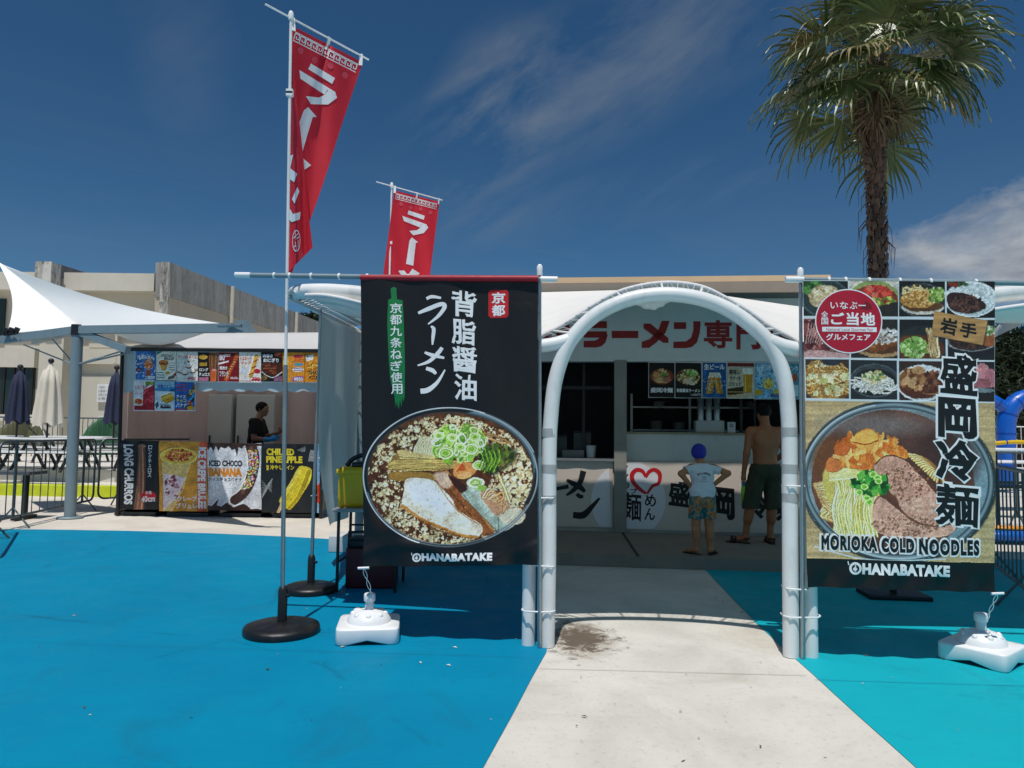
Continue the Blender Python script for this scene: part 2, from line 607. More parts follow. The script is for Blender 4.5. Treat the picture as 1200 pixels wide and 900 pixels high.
class Art:
    def __init__(s, x0, y0, x1, y1, k, bg='000000', seed=1):
        s.e = (x0, y0, x1, y1)
        s.W, s.H = max(2, int((x1 - x0) * k) + 1), max(2, int((y1 - y0) * k) + 1)
        s.X, s.Y = np.meshgrid(np.linspace(x0, x1, s.W), np.linspace(y0, y1, s.H))
        s.px = (x1 - x0) / (s.W - 1)
        s.I = np.zeros((s.H, s.W, 3)) + srgb(bg)
        s.rs = np.random.RandomState(seed)

    def noise(s, size, octv=3, seed=0, sx=1.0, sy=1.0):
        out = np.zeros((s.H, s.W))
        amp, tot = 1.0, 0.0
        rs = np.random.RandomState(seed + 11)
        for o in range(octv):
            fx, fy = s.X / (size * sx), s.Y / (size * sy)
            fx, fy = fx - fx.min(), fy - fy.min()
            t = rs.rand(int(fy.max()) + 3, int(fx.max()) + 3)
            ix, iy = fx.astype(int), fy.astype(int)
            u, v = fx - ix, fy - iy
            u, v = u * u * (3 - 2 * u), v * v * (3 - 2 * v)
            out += amp * ((t[iy, ix] * (1 - u) + t[iy, ix + 1] * u) * (1 - v) + (t[iy + 1, ix] * (1 - u) + t[iy + 1, ix + 1] * u) * v)
            tot += amp
            amp *= 0.55
            size *= 0.5
        return out / tot

    def win(s, xa, ya, xb, yb):
        x0, y0, x1, y1 = s.e
        f = lambda v, a, b, n: int(np.clip(round((v - a) / (b - a) * (n - 1)), 0, n - 1))
        return slice(f(ya, y0, y1, s.H), f(yb, y0, y1, s.H) + 1), slice(f(xa, x0, x1, s.W), f(xb, x0, x1, s.W) + 1)

    def blend(s, sl, m, col):
        c = col[sl] if isinstance(col, np.ndarray) and col.ndim == 3 else srgb(col)
        s.I[sl] = s.I[sl] * (1 - m[..., None]) + c * m[..., None]

    def ell(s, cx, cy, rx, ry, col, rot=0.0, a=1.0, soft=None, wob=0.0, seed=0):
        soft = soft or s.px
        r_ = max(rx, ry) * (1 + wob) + soft
        sl = s.win(cx - r_, cy - r_, cx + r_, cy + r_)
        x, y = s.X[sl] - cx, s.Y[sl] - cy
        ca, sa = math.cos(rot), math.sin(rot)
        x, y = x * ca + y * sa, -x * sa + y * ca
        d = np.sqrt((x / rx) ** 2 + (y / ry) ** 2)
        if wob:
            th = np.arctan2(y / ry, x / rx)
            d = d / (1 + wob * (np.sin(3 * th + seed) * 0.5 + np.sin(7 * th + seed * 2.3) * 0.3 + np.sin(13 * th + seed * 1.7) * 0.2))
        m = np.clip((1 - d) * min(rx, ry) / soft + 0.5, 0, 1) * a
        s.blend(sl, m, col)
        return s

    def ring(s, cx, cy, rx, ry, w, col, rot=0.0, a=1.0, arc=None):
        r_ = max(rx, ry) + w
        sl = s.win(cx - r_, cy - r_, cx + r_, cy + r_)
        x, y = s.X[sl] - cx, s.Y[sl] - cy
        ca, sa = math.cos(rot), math.sin(rot)
        x, y = x * ca + y * sa, -x * sa + y * ca
        d = np.abs(np.sqrt((x / rx) ** 2 + (y / ry) ** 2) - 1) * min(rx, ry)
        m = np.clip((w / 2 - d) / s.px + 0.5, 0, 1) * a
        if arc:
            th = np.degrees(np.arctan2(y, x)) % 360
            m = m * (((th - arc[0]) % 360) < ((arc[1] - arc[0]) % 360))
        s.blend(sl, m, col)
        return s

    def poly(s, pts, col, a=1.0, soft=None):
        pts = [(p[0], p[1]) for p in pts]
        xs, ys = [p[0] for p in pts], [p[1] for p in pts]
        sf = soft or s.px
        sl = s.win(min(xs) - sf, min(ys) - sf, max(xs) + sf, max(ys) + sf)
        x, y = s.X[sl], s.Y[sl]
        ins = np.zeros(x.shape, bool)
        dd = np.full(x.shape, 1e9)
        n = len(pts)
        for i in range(n):
            (xa, ya), (xb, yb) = pts[i], pts[(i + 1) % n]
            if ya != yb:
                c = ((ya > y) != (yb > y)) & (x < (xb - xa) * (y - ya) / (yb - ya) + xa)
                ins ^= c
            t = np.clip(((x - xa) * (xb - xa) + (y - ya) * (yb - ya)) / max(1e-9, (xb - xa) ** 2 + (yb - ya) ** 2), 0, 1)
            dd = np.minimum(dd, (x - xa - t * (xb - xa)) ** 2 + (y - ya - t * (yb - ya)) ** 2)
        d = np.sqrt(dd) * np.where(ins, 1, -1)
        s.blend(sl, np.clip(d / sf + 0.5, 0, 1) * a, col)
        return s

    def blob(s, pts, col, n=6, **kw):
        return s.poly([tuple(p[:2]) for p in smooth_path([(x, y, 0) for x, y in pts], n, True)], col, **kw)

    def line(s, pts, w, col, a=1.0, w2=None, curve=True):
        if curve and len(pts) > 2:
            pts = [tuple(p[:2]) for p in smooth_path([(x, y, 0) for x, y in pts], 5)]
        xs, ys = [p[0] for p in pts], [p[1] for p in pts]
        sl = s.win(min(xs) - w - s.px, min(ys) - w - s.px, max(xs) + w + s.px, max(ys) + w + s.px)
        x, y = s.X[sl], s.Y[sl]
        best = np.zeros(x.shape)
        n = len(pts) - 1
        for i in range(n):
            (xa, ya), (xb, yb) = pts[i], pts[i + 1]
            t = np.clip(((x - xa) * (xb - xa) + (y - ya) * (yb - ya)) / max(1e-9, (xb - xa) ** 2 + (yb - ya) ** 2), 0, 1)
            d = np.sqrt((x - xa - t * (xb - xa)) ** 2 + (y - ya - t * (yb - ya)) ** 2)
            ww = w if w2 is None else w + (w2 - w) * (i + t) / n
            best = np.maximum(best, np.clip((ww / 2 - d) / s.px + 0.5, 0, 1))
        s.blend(sl, best * a, col)
        return s

    def noodle(s, pts, w, dark, light):
        s.line(pts, w * 1.35, dark)
        s.line(pts, w, light)
        s.line([(x - w * 0.12, y - w * 0.18) for x, y in pts], w * 0.35, tuple(min(1, c + 0.12) for c in srgb(light)))
        return s

    def photo(s, warp=1.0, grain=0.2, emboss=0.3, size=2.4, seed=3):
        """loosen the drawn picture: ragged outlines, grain and relief like a photograph of food"""
        k = 1 / s.px
        wx = (s.noise(size, 3, seed) - 0.5) * 2 + (s.noise(size * 3, 2, seed + 1) - 0.5) * 2
        wy = (s.noise(size, 3, seed + 2) - 0.5) * 2 + (s.noise(size * 3, 2, seed + 3) - 0.5) * 2
        jj, ii = np.meshgrid(np.arange(s.W), np.arange(s.H))
        xi = np.clip(np.round(jj + wx * warp * k).astype(int), 0, s.W - 1)
        yi = np.clip(np.round(ii + wy * warp * k).astype(int), 0, s.H - 1)
        I = s.I[yi, xi]
        l = I.mean(-1)
        b = (l + np.roll(l, 1, 0) + np.roll(l, 1, 1) + np.roll(np.roll(l, 1, 0), 1, 1)) / 4
        d = max(1, int(round(0.8 * k)))
        e = b - np.roll(np.roll(b, -d, 0), -d, 1)
        I = I * (1 + np.clip(e * 3, -0.5, 0.6) * emboss)[..., None]
        g = (s.noise(1.3, 2, seed + 5) - 0.5) * 2 * grain + (s.noise(size * 4, 3, seed + 6) - 0.5) * grain
        I = I * (1 + g)[..., None]
        hi = np.clip(s.noise(1.8, 2, seed + 8) - 0.68, 0, 1) * 1.4 * np.clip((l - 0.25) * 2, 0, 1)
        s.I = np.clip(I + hi[..., None] * emboss, 0, 1)
        return s

    def shadefield(s, base, amt, n):
        """base colour modulated by a noise array"""
        return np.clip(srgb(base) * (1 + amt * (n[..., None] - 0.5) * 2), 0, 1)

    def scatter(s, cx, cy, rx, ry, n, size, cols, asp=0.8, jitter=0.5, edge=0.0, a=1.0, avoid=None):
        for _ in range(n):
            th = s.rs.rand() * 2 * math.pi
            q = math.sqrt(edge ** 2 + (1 - edge ** 2) * s.rs.rand())
            x, y = cx + rx * q * math.cos(th), cy + ry * q * math.sin(th)
            if avoid and avoid(x, y):
                continue
            z = size * (1 + jitter * (s.rs.rand() * 2 - 1))
            s.ell(x, y, z, z * asp, cols[s.rs.randint(len(cols))], rot=s.rs.rand() * 3.1, a=a, wob=0.25, seed=s.rs.rand() * 9)
        return s

    def sheet(s, name, surf, material, parent=None, off=0.0, **kw):
        """lay the picture on surf(x, y) -> (point, normal)"""
        N = s.W * s.H
        V = np.empty((N, 3))
        xs, ys = s.X.ravel(), s.Y.ravel()
        for i in range(N):
            p, n = surf(xs[i], ys[i])
            V[i] = (p[0] + n[0] * off, p[1] + n[1] * off, p[2] + n[2] * off)
        return s.finish(name, V, material, parent, **kw)

    def finish(s, name, V, material, parent=None, label=None, cat=None, group=None):
        idx = np.arange(s.W * s.H).reshape(s.H, s.W)
        q = np.stack([idx[:-1, :-1], idx[1:, :-1], idx[1:, 1:], idx[:-1, 1:]], -1).reshape(-1, 4)
        me = bpy.data.meshes.new(name)
        if parent is not None:
            org = np.array(ORG[parent.name])
        else:
            org = np.array([(V[:, 0].min() + V[:, 0].max()) / 2, (V[:, 1].min() + V[:, 1].max()) / 2, V[:, 2].min()])
        me.vertices.add(len(V))
        me.vertices.foreach_set('co', (V - org).ravel())
        me.loops.add(q.size)
        me.loops.foreach_set('vertex_index', q.ravel().astype(np.int32))
        me.polygons.add(len(q))
        me.polygons.foreach_set('loop_start', np.arange(0, q.size, 4, dtype=np.int32))
        me.polygons.foreach_set('use_smooth', np.ones(len(q), bool))
        me.update()
        at = me.color_attributes.new('ink', 'FLOAT_COLOR', 'POINT')
        I = np.clip(s.I, 0, 1)
        L = np.where(I <= 0.04045, I / 12.92, ((I + 0.055) / 1.055) ** 2.4)
        C = np.concatenate([L, np.ones((s.H, s.W, 1))], -1)
        at.data.foreach_set('color', C.ravel().astype(np.float32))
        me.materials.append(material)
        o = bpy.data.objects.new(name, me)
        COL.objects.link(o)
        ORG[o.name] = Vector(org)
        if parent is not None:
            o.parent = parent
        else:
            o.location = org
        return tag(o, label, cat, group)


def flat(tl, tr, bl, ext):
    """flat surface from three corners; picture extent ext"""
    tl, tr, bl = Vector(tl), Vector(tr), Vector(bl)
    u, v = tr - tl, bl - tl
    n = v.cross(u).normalized()
    if n.y > 0:
        n = -n
    x0, y0, x1, y1 = ext
    def f(x, y):
        return tl + u * ((x - x0) / (x1 - x0)) + v * ((y - y0) / (y1 - y0)), n
    return f


def bilin(tl, tr, bl, br, ext, wav=None):
    tl, tr, bl, br = (Vector(p) for p in (tl, tr, bl, br))
    n = (bl - tl).cross(tr - tl).normalized()
    if n.y > 0:
        n = -n
    x0, y0, x1, y1 = ext
    def f(x, y):
        s, t = (x - x0) / (x1 - x0), (y - y0) / (y1 - y0)
        p = tl * ((1 - s) * (1 - t)) + tr * (s * (1 - t)) + bl * ((1 - s) * t) + br * (s * t)
        if wav:
            p = p + n * wav(s, t)
        return p, n
    return f


# vectorised surfaces
def _vec(f, tl, tr, bl, br, ext, n, wav):
    tl, tr, bl, br, n = (np.array(p) for p in (tl, tr, bl, br, n))
    x0, y0, x1, y1 = ext
    def g(X, Y):
        s, t = ((X - x0) / (x1 - x0)), ((Y - y0) / (y1 - y0))
        p = tl * ((1 - s) * (1 - t))[:, None] + tr * (s * (1 - t))[:, None] + bl * ((1 - s) * t)[:, None] + br * (s * t)[:, None]
        if wav:
            p = p + n * np.asarray(wav(s, t))[:, None]
        return p, np.tile(n, (len(X), 1))
    f.vec = g
    return f


def quad_surf(tl, tr, bl, br, ext, wav=None):
    f = bilin(tl, tr, bl, br, ext, wav)
    n = f(ext[0], ext[1])[1]
    return _vec(f, tl, tr, bl, br, ext, n, wav)


def _sheet(s, name, surf, material, parent=None, off=0.0, **kw):
    xs, ys = s.X.ravel(), s.Y.ravel()
    p, n = surf.vec(xs, ys)
    return s.finish(name, p + n * off, material, parent, **kw)


Art.sheet = _sheet


class Plane:
    """vertical plane through A and B on the ground; pix() = where the photo ray meets it"""
    def __init__(s, A, B, off=0.0):
        A, B = Vector(A), Vector(B)
        s.u = (B - A)
        s.u.z = 0
        s.u.normalize()
        s.b = Vector((-s.u.y, s.u.x, 0))          # away from the camera
        s.o = Vector((A.x, A.y, 0)) + s.b * off

    def pix(s, px, py, off=0.0):
        d = FWD * F + RT * (px - 600) + UP * (450 - py)
        c = Vector((0, 0, CAMH))
        o = s.o + s.b * off
        return c + d * ((o - c).dot(s.b) / d.dot(s.b))

    def at(s, a, b, z):
        return s.o + s.u * a + s.b * b + Vector((0, 0, z))


ARCH = Plane(G(641, 757), G(927, 769))
_a = math.atan2(ARCH.u.y, ARCH.u.x)
_o = P(728, 540, 10.0)
SHOP = Plane((_o.x, _o.y, 0), (_o.x + math.cos(R(-6)), _o.y + math.sin(R(-6)), 0))

# ------------------------------------------------------------------ surface materials of the setting
def mat_painted_deck(name, col, dark, crack=0.5):
    m = bpy.data.materials.new(name)
    m.use_nodes = True
    t = NT(m.node_tree)
    bs = m.node_tree.nodes['Principled BSDF']
    co = t.n('ShaderNodeTexCoord').outputs['Object']
    a, b = lin(col) + (1,), lin(dark) + (1,)
    c = t.mix(t.ramp(t.noise(co, 0.55, 8, 0.6, 0.5), [(0.3, 0), (0.72, 0.8)]), a, b)
    c = t.mix(t.math('MULTIPLY', t.ramp(t.noise(t.mapping(co, scale=(1, 6, 1), rot=(0, 0, R(12))), 2.2, 8, 0.7), [(0.5, 0), (0.75, 1)]), 0.35), c, b)
    # pale scuffs, dark specks, hairline cracks
    sc = t.ramp(t.noise(t.mapping(co, scale=(1, 3, 1), rot=(0, 0, R(-20))), 15, 9, 0.8, 1.0), [(0.60, 0), (0.68, 1)])
    c = t.mix(t.math('MULTIPLY', sc, 0.16), c, lin('4fa6bc') + (1,))
    sp = t.ramp(t.noise(co, 7, 12, 0.82), [(0.60, 0), (0.65, 1)])
    c = t.mix(t.math('MULTIPLY', sp, 0.45), c, lin('20343c') + (1,))
    big = t.ramp(t.noise(co, 1.1, 8, 0.68, 1.4), [(0.54, 0), (0.70, 1)])
    c = t.mix(t.math('MULTIPLY', big, 0.3), c, lin('1f5468') + (1,))
    v = t.n('ShaderNodeTexVoronoi', feature='DISTANCE_TO_EDGE', i={'Vector': t.mix(0.12, co, t.n('ShaderNodeTexNoise', i={'Vector': co, 'Scale': 2.0}).outputs[1]), 'Scale': 0.33})
    cr = t.ramp(v.outputs[0], [(0.0, 1), (0.006, 0)])
    c = t.mix(t.math('MULTIPLY', t.math('MULTIPLY', cr, crack), t.ramp(t.noise(co, 1.7, 3), [(0.45, 0), (0.6, 1)])), c, lin('123f55') + (1,))
    m.node_tree.links.new(c, bs.inputs['Base Color'])
    m.node_tree.links.new(t.ramp(t.noise(co, 3.1, 6), [(0.3, 0.45), (0.7, 0.72)]), bs.inputs['Roughness'])
    bs.inputs['Specular IOR Level'].default_value = 0.1
    h = t.math('ADD', t.noise(co, 70, 5, 0.7), t.math('MULTIPLY', t.noise(co, 25, 4), 0.4))
    bp = t.n('ShaderNodeBump', i={'Strength': 0.32, 'Distance': 0.006, 'Height': h})
    m.node_tree.links.new(bp.outputs[0], bs.inputs['Normal'])
    return m


def mat_concrete(name, col, dirt=0.4, scale=1.0, patch=None):
    m = bpy.data.materials.new(name)
    m.use_nodes = True
    t = NT(m.node_tree)
    bs = m.node_tree.nodes['Principled BSDF']
    co = t.n('ShaderNodeTexCoord').outputs['Object']
    l = lin(col)
    c = t.ramp(t.noise(co, 1.3 * scale, 9, 0.66, 0.6), [(0.28, tuple(v * 0.80 for v in l) + (1,)), (0.55, l + (1,)), (0.8, tuple(min(1, v * 1.12) for v in l) + (1,))])
    w = t.noise(t.mapping(co, scale=(1, 1, 1)), 0.6 * scale, 8, 0.7, 1.0)
    c = t.mix(t.math('MULTIPLY', t.ramp(w, [(0.52, 0), (0.72, 1)]), dirt), c, lin('a48a6c') + (1,))
    fine = t.ramp(t.noise(co, 24 * scale, 10, 0.8), [(0.55, 0), (0.66, 1)])
    c = t.mix(t.math('MULTIPLY', fine, 0.4), c, lin('7d7468') + (1,))
    sp = t.ramp(t.noise(t.mapping(co, scale=(1, 2.4, 1), rot=(0, 0, 0.5)), 13 * scale, 10, 0.86), [(0.615, 0), (0.65, 1)])
    c = t.mix(t.math('MULTIPLY', sp, 0.75), c, lin('3c3a36') + (1,))
    if patch:                                     # a worn dark spill with its own ragged outline
        px, py, r_ = patch
        g = t.n('ShaderNodeNewGeometry').outputs['Position']
        s = t.n('ShaderNodeSeparateXYZ', i={0: g})
        dx = t.math('MULTIPLY', t.math('SUBTRACT', s.outputs[0], px), 1 / r_)
        dy = t.math('MULTIPLY', t.math('SUBTRACT', s.outputs[1], py), 0.62 / r_)
        d = t.math('SQRT', t.math('ADD', t.math('MULTIPLY', dx, dx), t.math('MULTIPLY', dy, dy)))
        e = t.math('ADD', d, t.math('MULTIPLY', t.math('SUBTRACT', t.noise(co, 9, 12, 0.78, 0.8), 0.5), 3.4))
        c = t.mix(t.math('MULTIPLY', t.ramp(e, [(0.40, 1), (0.85, 0)]), 0.9), c, lin('26221e') + (1,))
        e2 = t.math('ADD', d, t.math('MULTIPLY', t.math('SUBTRACT', t.noise(co, 3, 6, 0.6), 0.5), 1.6))
        c = t.mix(t.math('MULTIPLY', t.ramp(e2, [(0.6, 1), (1.6, 0)]), 0.3), c, lin('8d7458') + (1,))
    m.node_tree.links.new(c, bs.inputs['Base Color'])
    bs.inputs['Roughness'].default_value = 0.85
    bs.inputs['Specular IOR Level'].default_value = 0.3
    h = t.math('ADD', t.noise(co, 90, 6, 0.75), t.math('MULTIPLY', t.noise(co, 40, 5), 0.5))
    bp = t.n('ShaderNodeBump', i={'Strength': 0.5, 'Distance': 0.006, 'Height': h})
    m.node_tree.links.new(bp.outputs[0], bs.inputs['Normal'])
    return m


# ------------------------------------------------------------------ ground, painted deck, path, platform
gnd = MB()
N = 40
ring = [0.0, 30, 120, 600, 2500]
for i in range(len(ring) - 1):
    for k in range(N):
        a0, a1 = 2 * math.pi * k / N, 2 * math.pi * (k + 1) / N
        r0, r1 = ring[i], ring[i + 1]
        q = [(r1 * math.cos(a0), r1 * math.sin(a0), 0), (r1 * math.cos(a1), r1 * math.sin(a1), 0)]
        if r0 > 0:
            gnd.add([(r0 * math.cos(a0), r0 * math.sin(a0), 0)] + q + [(r0 * math.cos(a1), r0 * math.sin(a1), 0)], [(0, 1, 2, 3)])
        else:
            gnd.add([(0, 0, 0)] + q, [(0, 1, 2)])
gnd.v = [(x, y + 8, -0.008) for x, y, z in gnd.v]
struct(gnd, 'ground', mat_concrete('ground_concrete', 'd2cbbf', 0.22, 0.8), origin=(0, 0, -0.008))


def sheet_poly(name, pts, z, material):
    mb = MB()
    bm = bmesh.new()
    vs = [bm.verts.new((p[0], p[1], z)) for p in pts]
    bm.faces.new(vs)
    bmesh.ops.triangulate(bm, faces=bm.faces[:])
    bm.verts.index_update()
    mb.add([v.co.copy() for v in bm.verts], [[v.index for v in f.verts] for f in bm.faces])
    bm.free()
    return struct(mb, name, material, origin=(0, 0, z))


def ext(a, b, k):
    return b + (b - a) * k


eL = smooth_path([G(649, 655), G(648.5, 700), G(647, 735), G(640, 764)], 5) + [G(640, 764).lerp(G(568, 897), k / 6) for k in range(1, 7)]
eL.append(ext(G(640, 764), G(568, 897), 1.6))
eR = [G(815, 655), G(850, 692), G(887, 731)] + [G(887, 731).lerp(G(1072, 898), k / 8) for k in range(1, 9)]
eR.append(ext(G(887, 731), G(1072, 898), 1.5))
wob = lambda pts, s: [p + Vector((math.sin(i * 1.7 + s) * 0.002, math.cos(i * 2.3 + s) * 0.002, 0)) for i, p in enumerate(pts)]
eL, eR = wob(eL, 1), wob(eR, 4)
spill = G(682, 748)
sheet_poly('path', [p for p in eL] + [p for p in eR[::-1]] + [G(815, 640), G(649, 640)], -0.004, mat_concrete('path_concrete', 'd3cfc5', 0.34, 1.0, (spill.x - 0.02, spill.y + 0.03, 0.33)))
far = [G(-60, 619.5), G(60, 620.5), G(150, 622), G(250, 625), G(330, 628.5), G(430, 634), G(649, 640)]
sheet_poly('painted_deck_blue', eL[::-1] + far[::-1] + [Vector((-16, 9.9, 0)), Vector((-16, -6, 0)), Vector((-1, -6, 0))], 0.0, mat_painted_deck('deck_paint_blue', '0087aa', '00749a'))
fr = [G(815, 640), G(1000, 650), G(1120, 654), G(1260, 657)]
sheet_poly('painted_deck_cyan', eR + [Vector((2.0, -6, 0)), Vector((16, -6, 0)), Vector((16, 8.0, 0))] + fr[::-1], 0.0, mat_painted_deck('deck_paint_cyan', '12adba', '0f9aaa'))

pl = MB()
pa, pb = G(655, 662), G(930, 671)
pu = (pb - pa).normalized()
pn = Vector((-pu.y, pu.x, 0))
c0, c1 = pa - pu * 2.3, pb + pu * 1.9
pl.add([c0, c1, c1 + pn * 8, c0 + pn * 8] + [p + Vector((0, 0, 0.13)) for p in (c0 + pn * 0.012, c1 + pn * 0.012, c1 + pn * 8, c0 + pn * 8)], [(0, 1, 5, 4), (4, 5, 6, 7), (1, 2, 6, 5), (3, 0, 4, 7), (2, 3, 7, 6)])
struct(pl, 'platform', mat_concrete('platform_concrete', '8d867b', 0.4, 1.2))
# saw-cut joint of the platform, slightly sunk strip
jt = MB()
ja, jb = G(728, 622, 0.134), G(748, 652, 0.134)
jd = (jb - ja).normalized().cross(Vector((0, 0, 1))) * 0.02
jt.add([ja - jd, ja + jd, jb + jd, jb - jd], [(0, 1, 2, 3)])
struct(jt, 'platform_joint', mat('joint_dark', '3d3a35', 0.9))

# joint across the path and a long one in the blue deck
def strip(name, pts, w_, z, col):
    mb = MB()
    pts = [Vector((p.x, p.y, z)) for p in pts]
    for a_, b_ in zip(pts[:-1], pts[1:]):
        n_ = (b_ - a_).normalized().cross(Vector((0, 0, 1))) * w_
        mb.add([a_ - n_, a_ + n_, b_ + n_, b_ - n_], [(0, 1, 2, 3)])
    struct(mb, name, mat(name + '_line', col, 0.9, var=0.4, scale=14))
strip('path_joint', [G(633, 783.5), G(720, 785.5), G(830, 788.5), G(944, 791.5)], 0.002, 0.0, '8d877c')
strip('deck_joint', [G(-40, 751), G(150, 757), G(320, 762), G(560, 769), G(632, 771.5)], 0.0022, 0.004, '0a6f98')
strip('deck_joint', [G(955, 797), G(1080, 801), G(1260, 806)], 0.0022, 0.004, '0b8a98')

# grit and dry leaf bits lying about
db = MB()
rd = random.Random(11)
for i in range(170):
    x, y = rd.uniform(-4.5, 4.6), 2.2 + 5.2 * rd.random() ** 1.3
    a_, s_ = rd.random() * 6.28, rd.choice((0.006, 0.008, 0.011, 0.02))
    u_, v_ = Vector((math.cos(a_), math.sin(a_), 0)) * s_, Vector((-math.sin(a_), math.cos(a_), 0)) * s_ * rd.uniform(0.25, 0.6)
    c_ = Vector((x, y, 0.004))
    db.add([c_ - u_, c_ - v_ + Vector((0, 0, 0.003)), c_ + u_, c_ + v_ + Vector((0, 0, 0.005))], [(0, 1, 2), (0, 2, 3)])
_dm = bpy.data.materials.new('litter')
_dm.use_nodes = True
_t = NT(_dm.node_tree)
_c = _t.ramp(_t.n('ShaderNodeNewGeometry').outputs['Random Per Island'], [(0.0, lin('2c241c') + (1,)), (0.3, lin('6a5238') + (1,)), (0.6, lin('d8d6cf') + (1,)), (1.0, lin('8a6c48') + (1,))])
_dm.node_tree.links.new(_c, _dm.node_tree.nodes['Principled BSDF'].inputs['Base Color'])
tag(db.build('leaf_litter', _dm, None, fix=False), 'scattered grit and dry leaf bits on the painted deck and path', 'litter', None, 'stuff')

# raised terrace with a yellow-green riser at the far left
te = MB()
ya, yb = G(-60, 579), G(150, 583)
yu = (yb - ya).normalized()
yn = Vector((-yu.y, yu.x, 0))
yb = yb + yu * 8
ya = ya - yu * 14


def slab(mb, a, b, n, d0, d1, z0, z1):
    p = [a + n * d0, b + n * d0, b + n * d1, a + n * d1]
    mb.add([q + Vector((0, 0, z0)) for q in p] + [q + Vector((0, 0, z1)) for q in p], [(0, 1, 5, 4), (4, 5, 6, 7), (1, 2, 6, 5), (3, 0, 4, 7), (2, 3, 7, 6)])


slab(te, ya, yb, yn, 0.02, 26, -0.02, 0.22)
slab(te, ya, yb, yn, 1.2, 26, 0.2, 0.5)
struct(te, 'terrace', mat_concrete('terrace_concrete', 'd8d3c8', 0.15, 0.7))
yk = MB()
slab(yk, ya, yb, yn, 0.0, 0.35, -0.01, 0.226)
struct(yk, 'terrace_kerb', mat('kerb_yellow', 'c3cf1c', 0.6, stain=0.3, stain_col='8a8a30'))

# ------------------------------------------------------------------ common materials
M_WHITEP = mat('white_paint', 'e4e6e4', 0.4, var=0.06, scale=4, stain=0.34, stain_col='8f8a80', bump=0.03)
M_STEEL = mat('galvanised_steel', '9aa4a8', 0.32, 0.85, 0.1, 14)
M_GREYP = mat('grey_paint', '7f9198', 0.45, var=0.06, scale=5, stain=0.12)
M_BLACK = mat('black_plastic', '17181a', 0.5, var=0.15, scale=8, bump=0.08)
M_WPLAST = mat('white_plastic', 'e9eaea', 0.33, var=0.03, scale=5, stain=0.1, stain_col='b0aca4')
M_TIE = mat('white_tie', 'e6e9ea', 0.4, var=0.03)
M_MEMB = mat('membrane_white', 'eeece6', 0.6, var=0.03, scale=2.5, stain=0.12, stain_col='bdb7aa', bump=0.05, bscale=6, transl=0.05)
M_ROPE = mat('rope_white', 'd9dada', 0.7, var=0.08, scale=30)
M_DARK = mat('dark_interior', '26282a', 0.7, var=0.2, scale=2)
M_TAPE = mat('grey_tape', 'a9adac', 0.45, var=0.1, scale=18)

# ------------------------------------------------------------------ the noodle shop
shop = thing('noodle_shop', 'flat-roofed noodle shop with red lettering above its dark open counter', 'shop', SHOP.at(0, 0, 0.13))
rz = math.atan2(SHOP.u.y, SHOP.u.x)


def sbox(mb, a0, a1, b0, b1, z0, z1, bev=0):
    return mb.box(SHOP.at((a0 + a1) / 2, (b0 + b1) / 2, (z0 + z1) / 2), (a1 - a0, b1 - b0, z1 - z0), rz, bev)


def sa(px, py, off=0.0):
    """(along, z) on the shop front seen at a pixel"""
    p = SHOP.pix(px, py, off)
    return (p - SHOP.o).dot(SHOP.u), p.z


AL, AR = -3.3, 2.5
zc = sa(690, 540)[1]            # counter height left of the column
zf = sa(700, 424)[1]            # underside of the fascia
ZR = P(760, 331, 9.25).z        # roof edge
sbox(MB(), AL, AR, 0.0, 0.10, 0.12, zc).build('counter_front', mat('counter_panel', 'b9b2a6', 0.6, var=0.06), shop)
sbox(MB(), AL, -0.06, -0.06, 0.55, zc, zc + 0.035).build('counter_top', mat('counter_top', '7c7f80', 0.35, var=0.08), shop)
zp = sa(800, 509)[1]
sbox(MB(), 0.0, AR, 0.13, 0.16, zc - 0.05, zp).build('service_panel', mat('panel_white', 'd3d3ce', 0.5, var=0.04, stain=0.12), shop)
sbox(MB(), 0.0, AR, 0.11, 0.6, zp, zp + 0.03).build('counter_shelf', mat('shelf_wood', '9b8a6c', 0.5), shop)
sbox(MB(), -0.10, 0.07, -0.075, 0.1, 0.12, zf + 0.02).build('column', mat('column_steel', '8f8c84', 0.5, var=0.1, stain=0.25), shop)
sbox(MB(), AL, AR, -0.06, 0.12, zf, ZR - 0.1).build('fascia', mat('fascia_white', 'dcdcd8', 0.5, var=0.03, stain=0.08), shop)
w = MB()
sbox(w, AL, AR, 3.2, 3.3, 0.1, ZR)
sbox(w, AL - 0.1, AL, 0, 3.3, 0.1, ZR)
sbox(w, AR, AR + 0.1, 0, 3.3, 0.1, ZR)
w.build('wall', mat('shop_wall', '6d6a66', 0.8, var=0.12), shop)
w = MB()
sbox(w, AL, AR, 3.0, 3.19, 0.1, ZR - .1)
w.build('kitchen_back', M_DARK, shop)
r_ = MB()
sbox(r_, AL - 0.1, AR + 0.1, -0.80, 3.5, ZR - 0.015, ZR + 0.06)
roof = r_.build('roof', mat('roof_tan', 'cdb18d', 0.6, var=0.06), shop)
r_ = MB()
sbox(r_, AL - 0.1, AR + 0.1, -0.805, -0.76, ZR - 0.16, ZR - 0.018)
r_.build('eave_board', mat('eave_beige', '8e8376', 0.6, var=0.06), roof)
r_ = MB()
sbox(r_, AL, AR, -0.7, 3.1, ZR - 0.1, ZR - 0.03)
r_.build('ceiling', mat('ceiling_grey', '77756f', 0.8), roof)
# dark frames dividing the open front
for px in (650, 684, 874):
    a, _ = sa(px, 470)
    sbox(MB(), a - 0.02, a + 0.02, 0.3, 0.34, zc, zf).build('window_post', M_BLACK, shop)
for py in (455,):
    _, z = sa(690, py)
    sbox(MB(), AL, -0.12, 0.28, 0.31, z, z + 0.05).build('window_rail', M_BLACK, shop)
ar = sa(720, 450)[0]
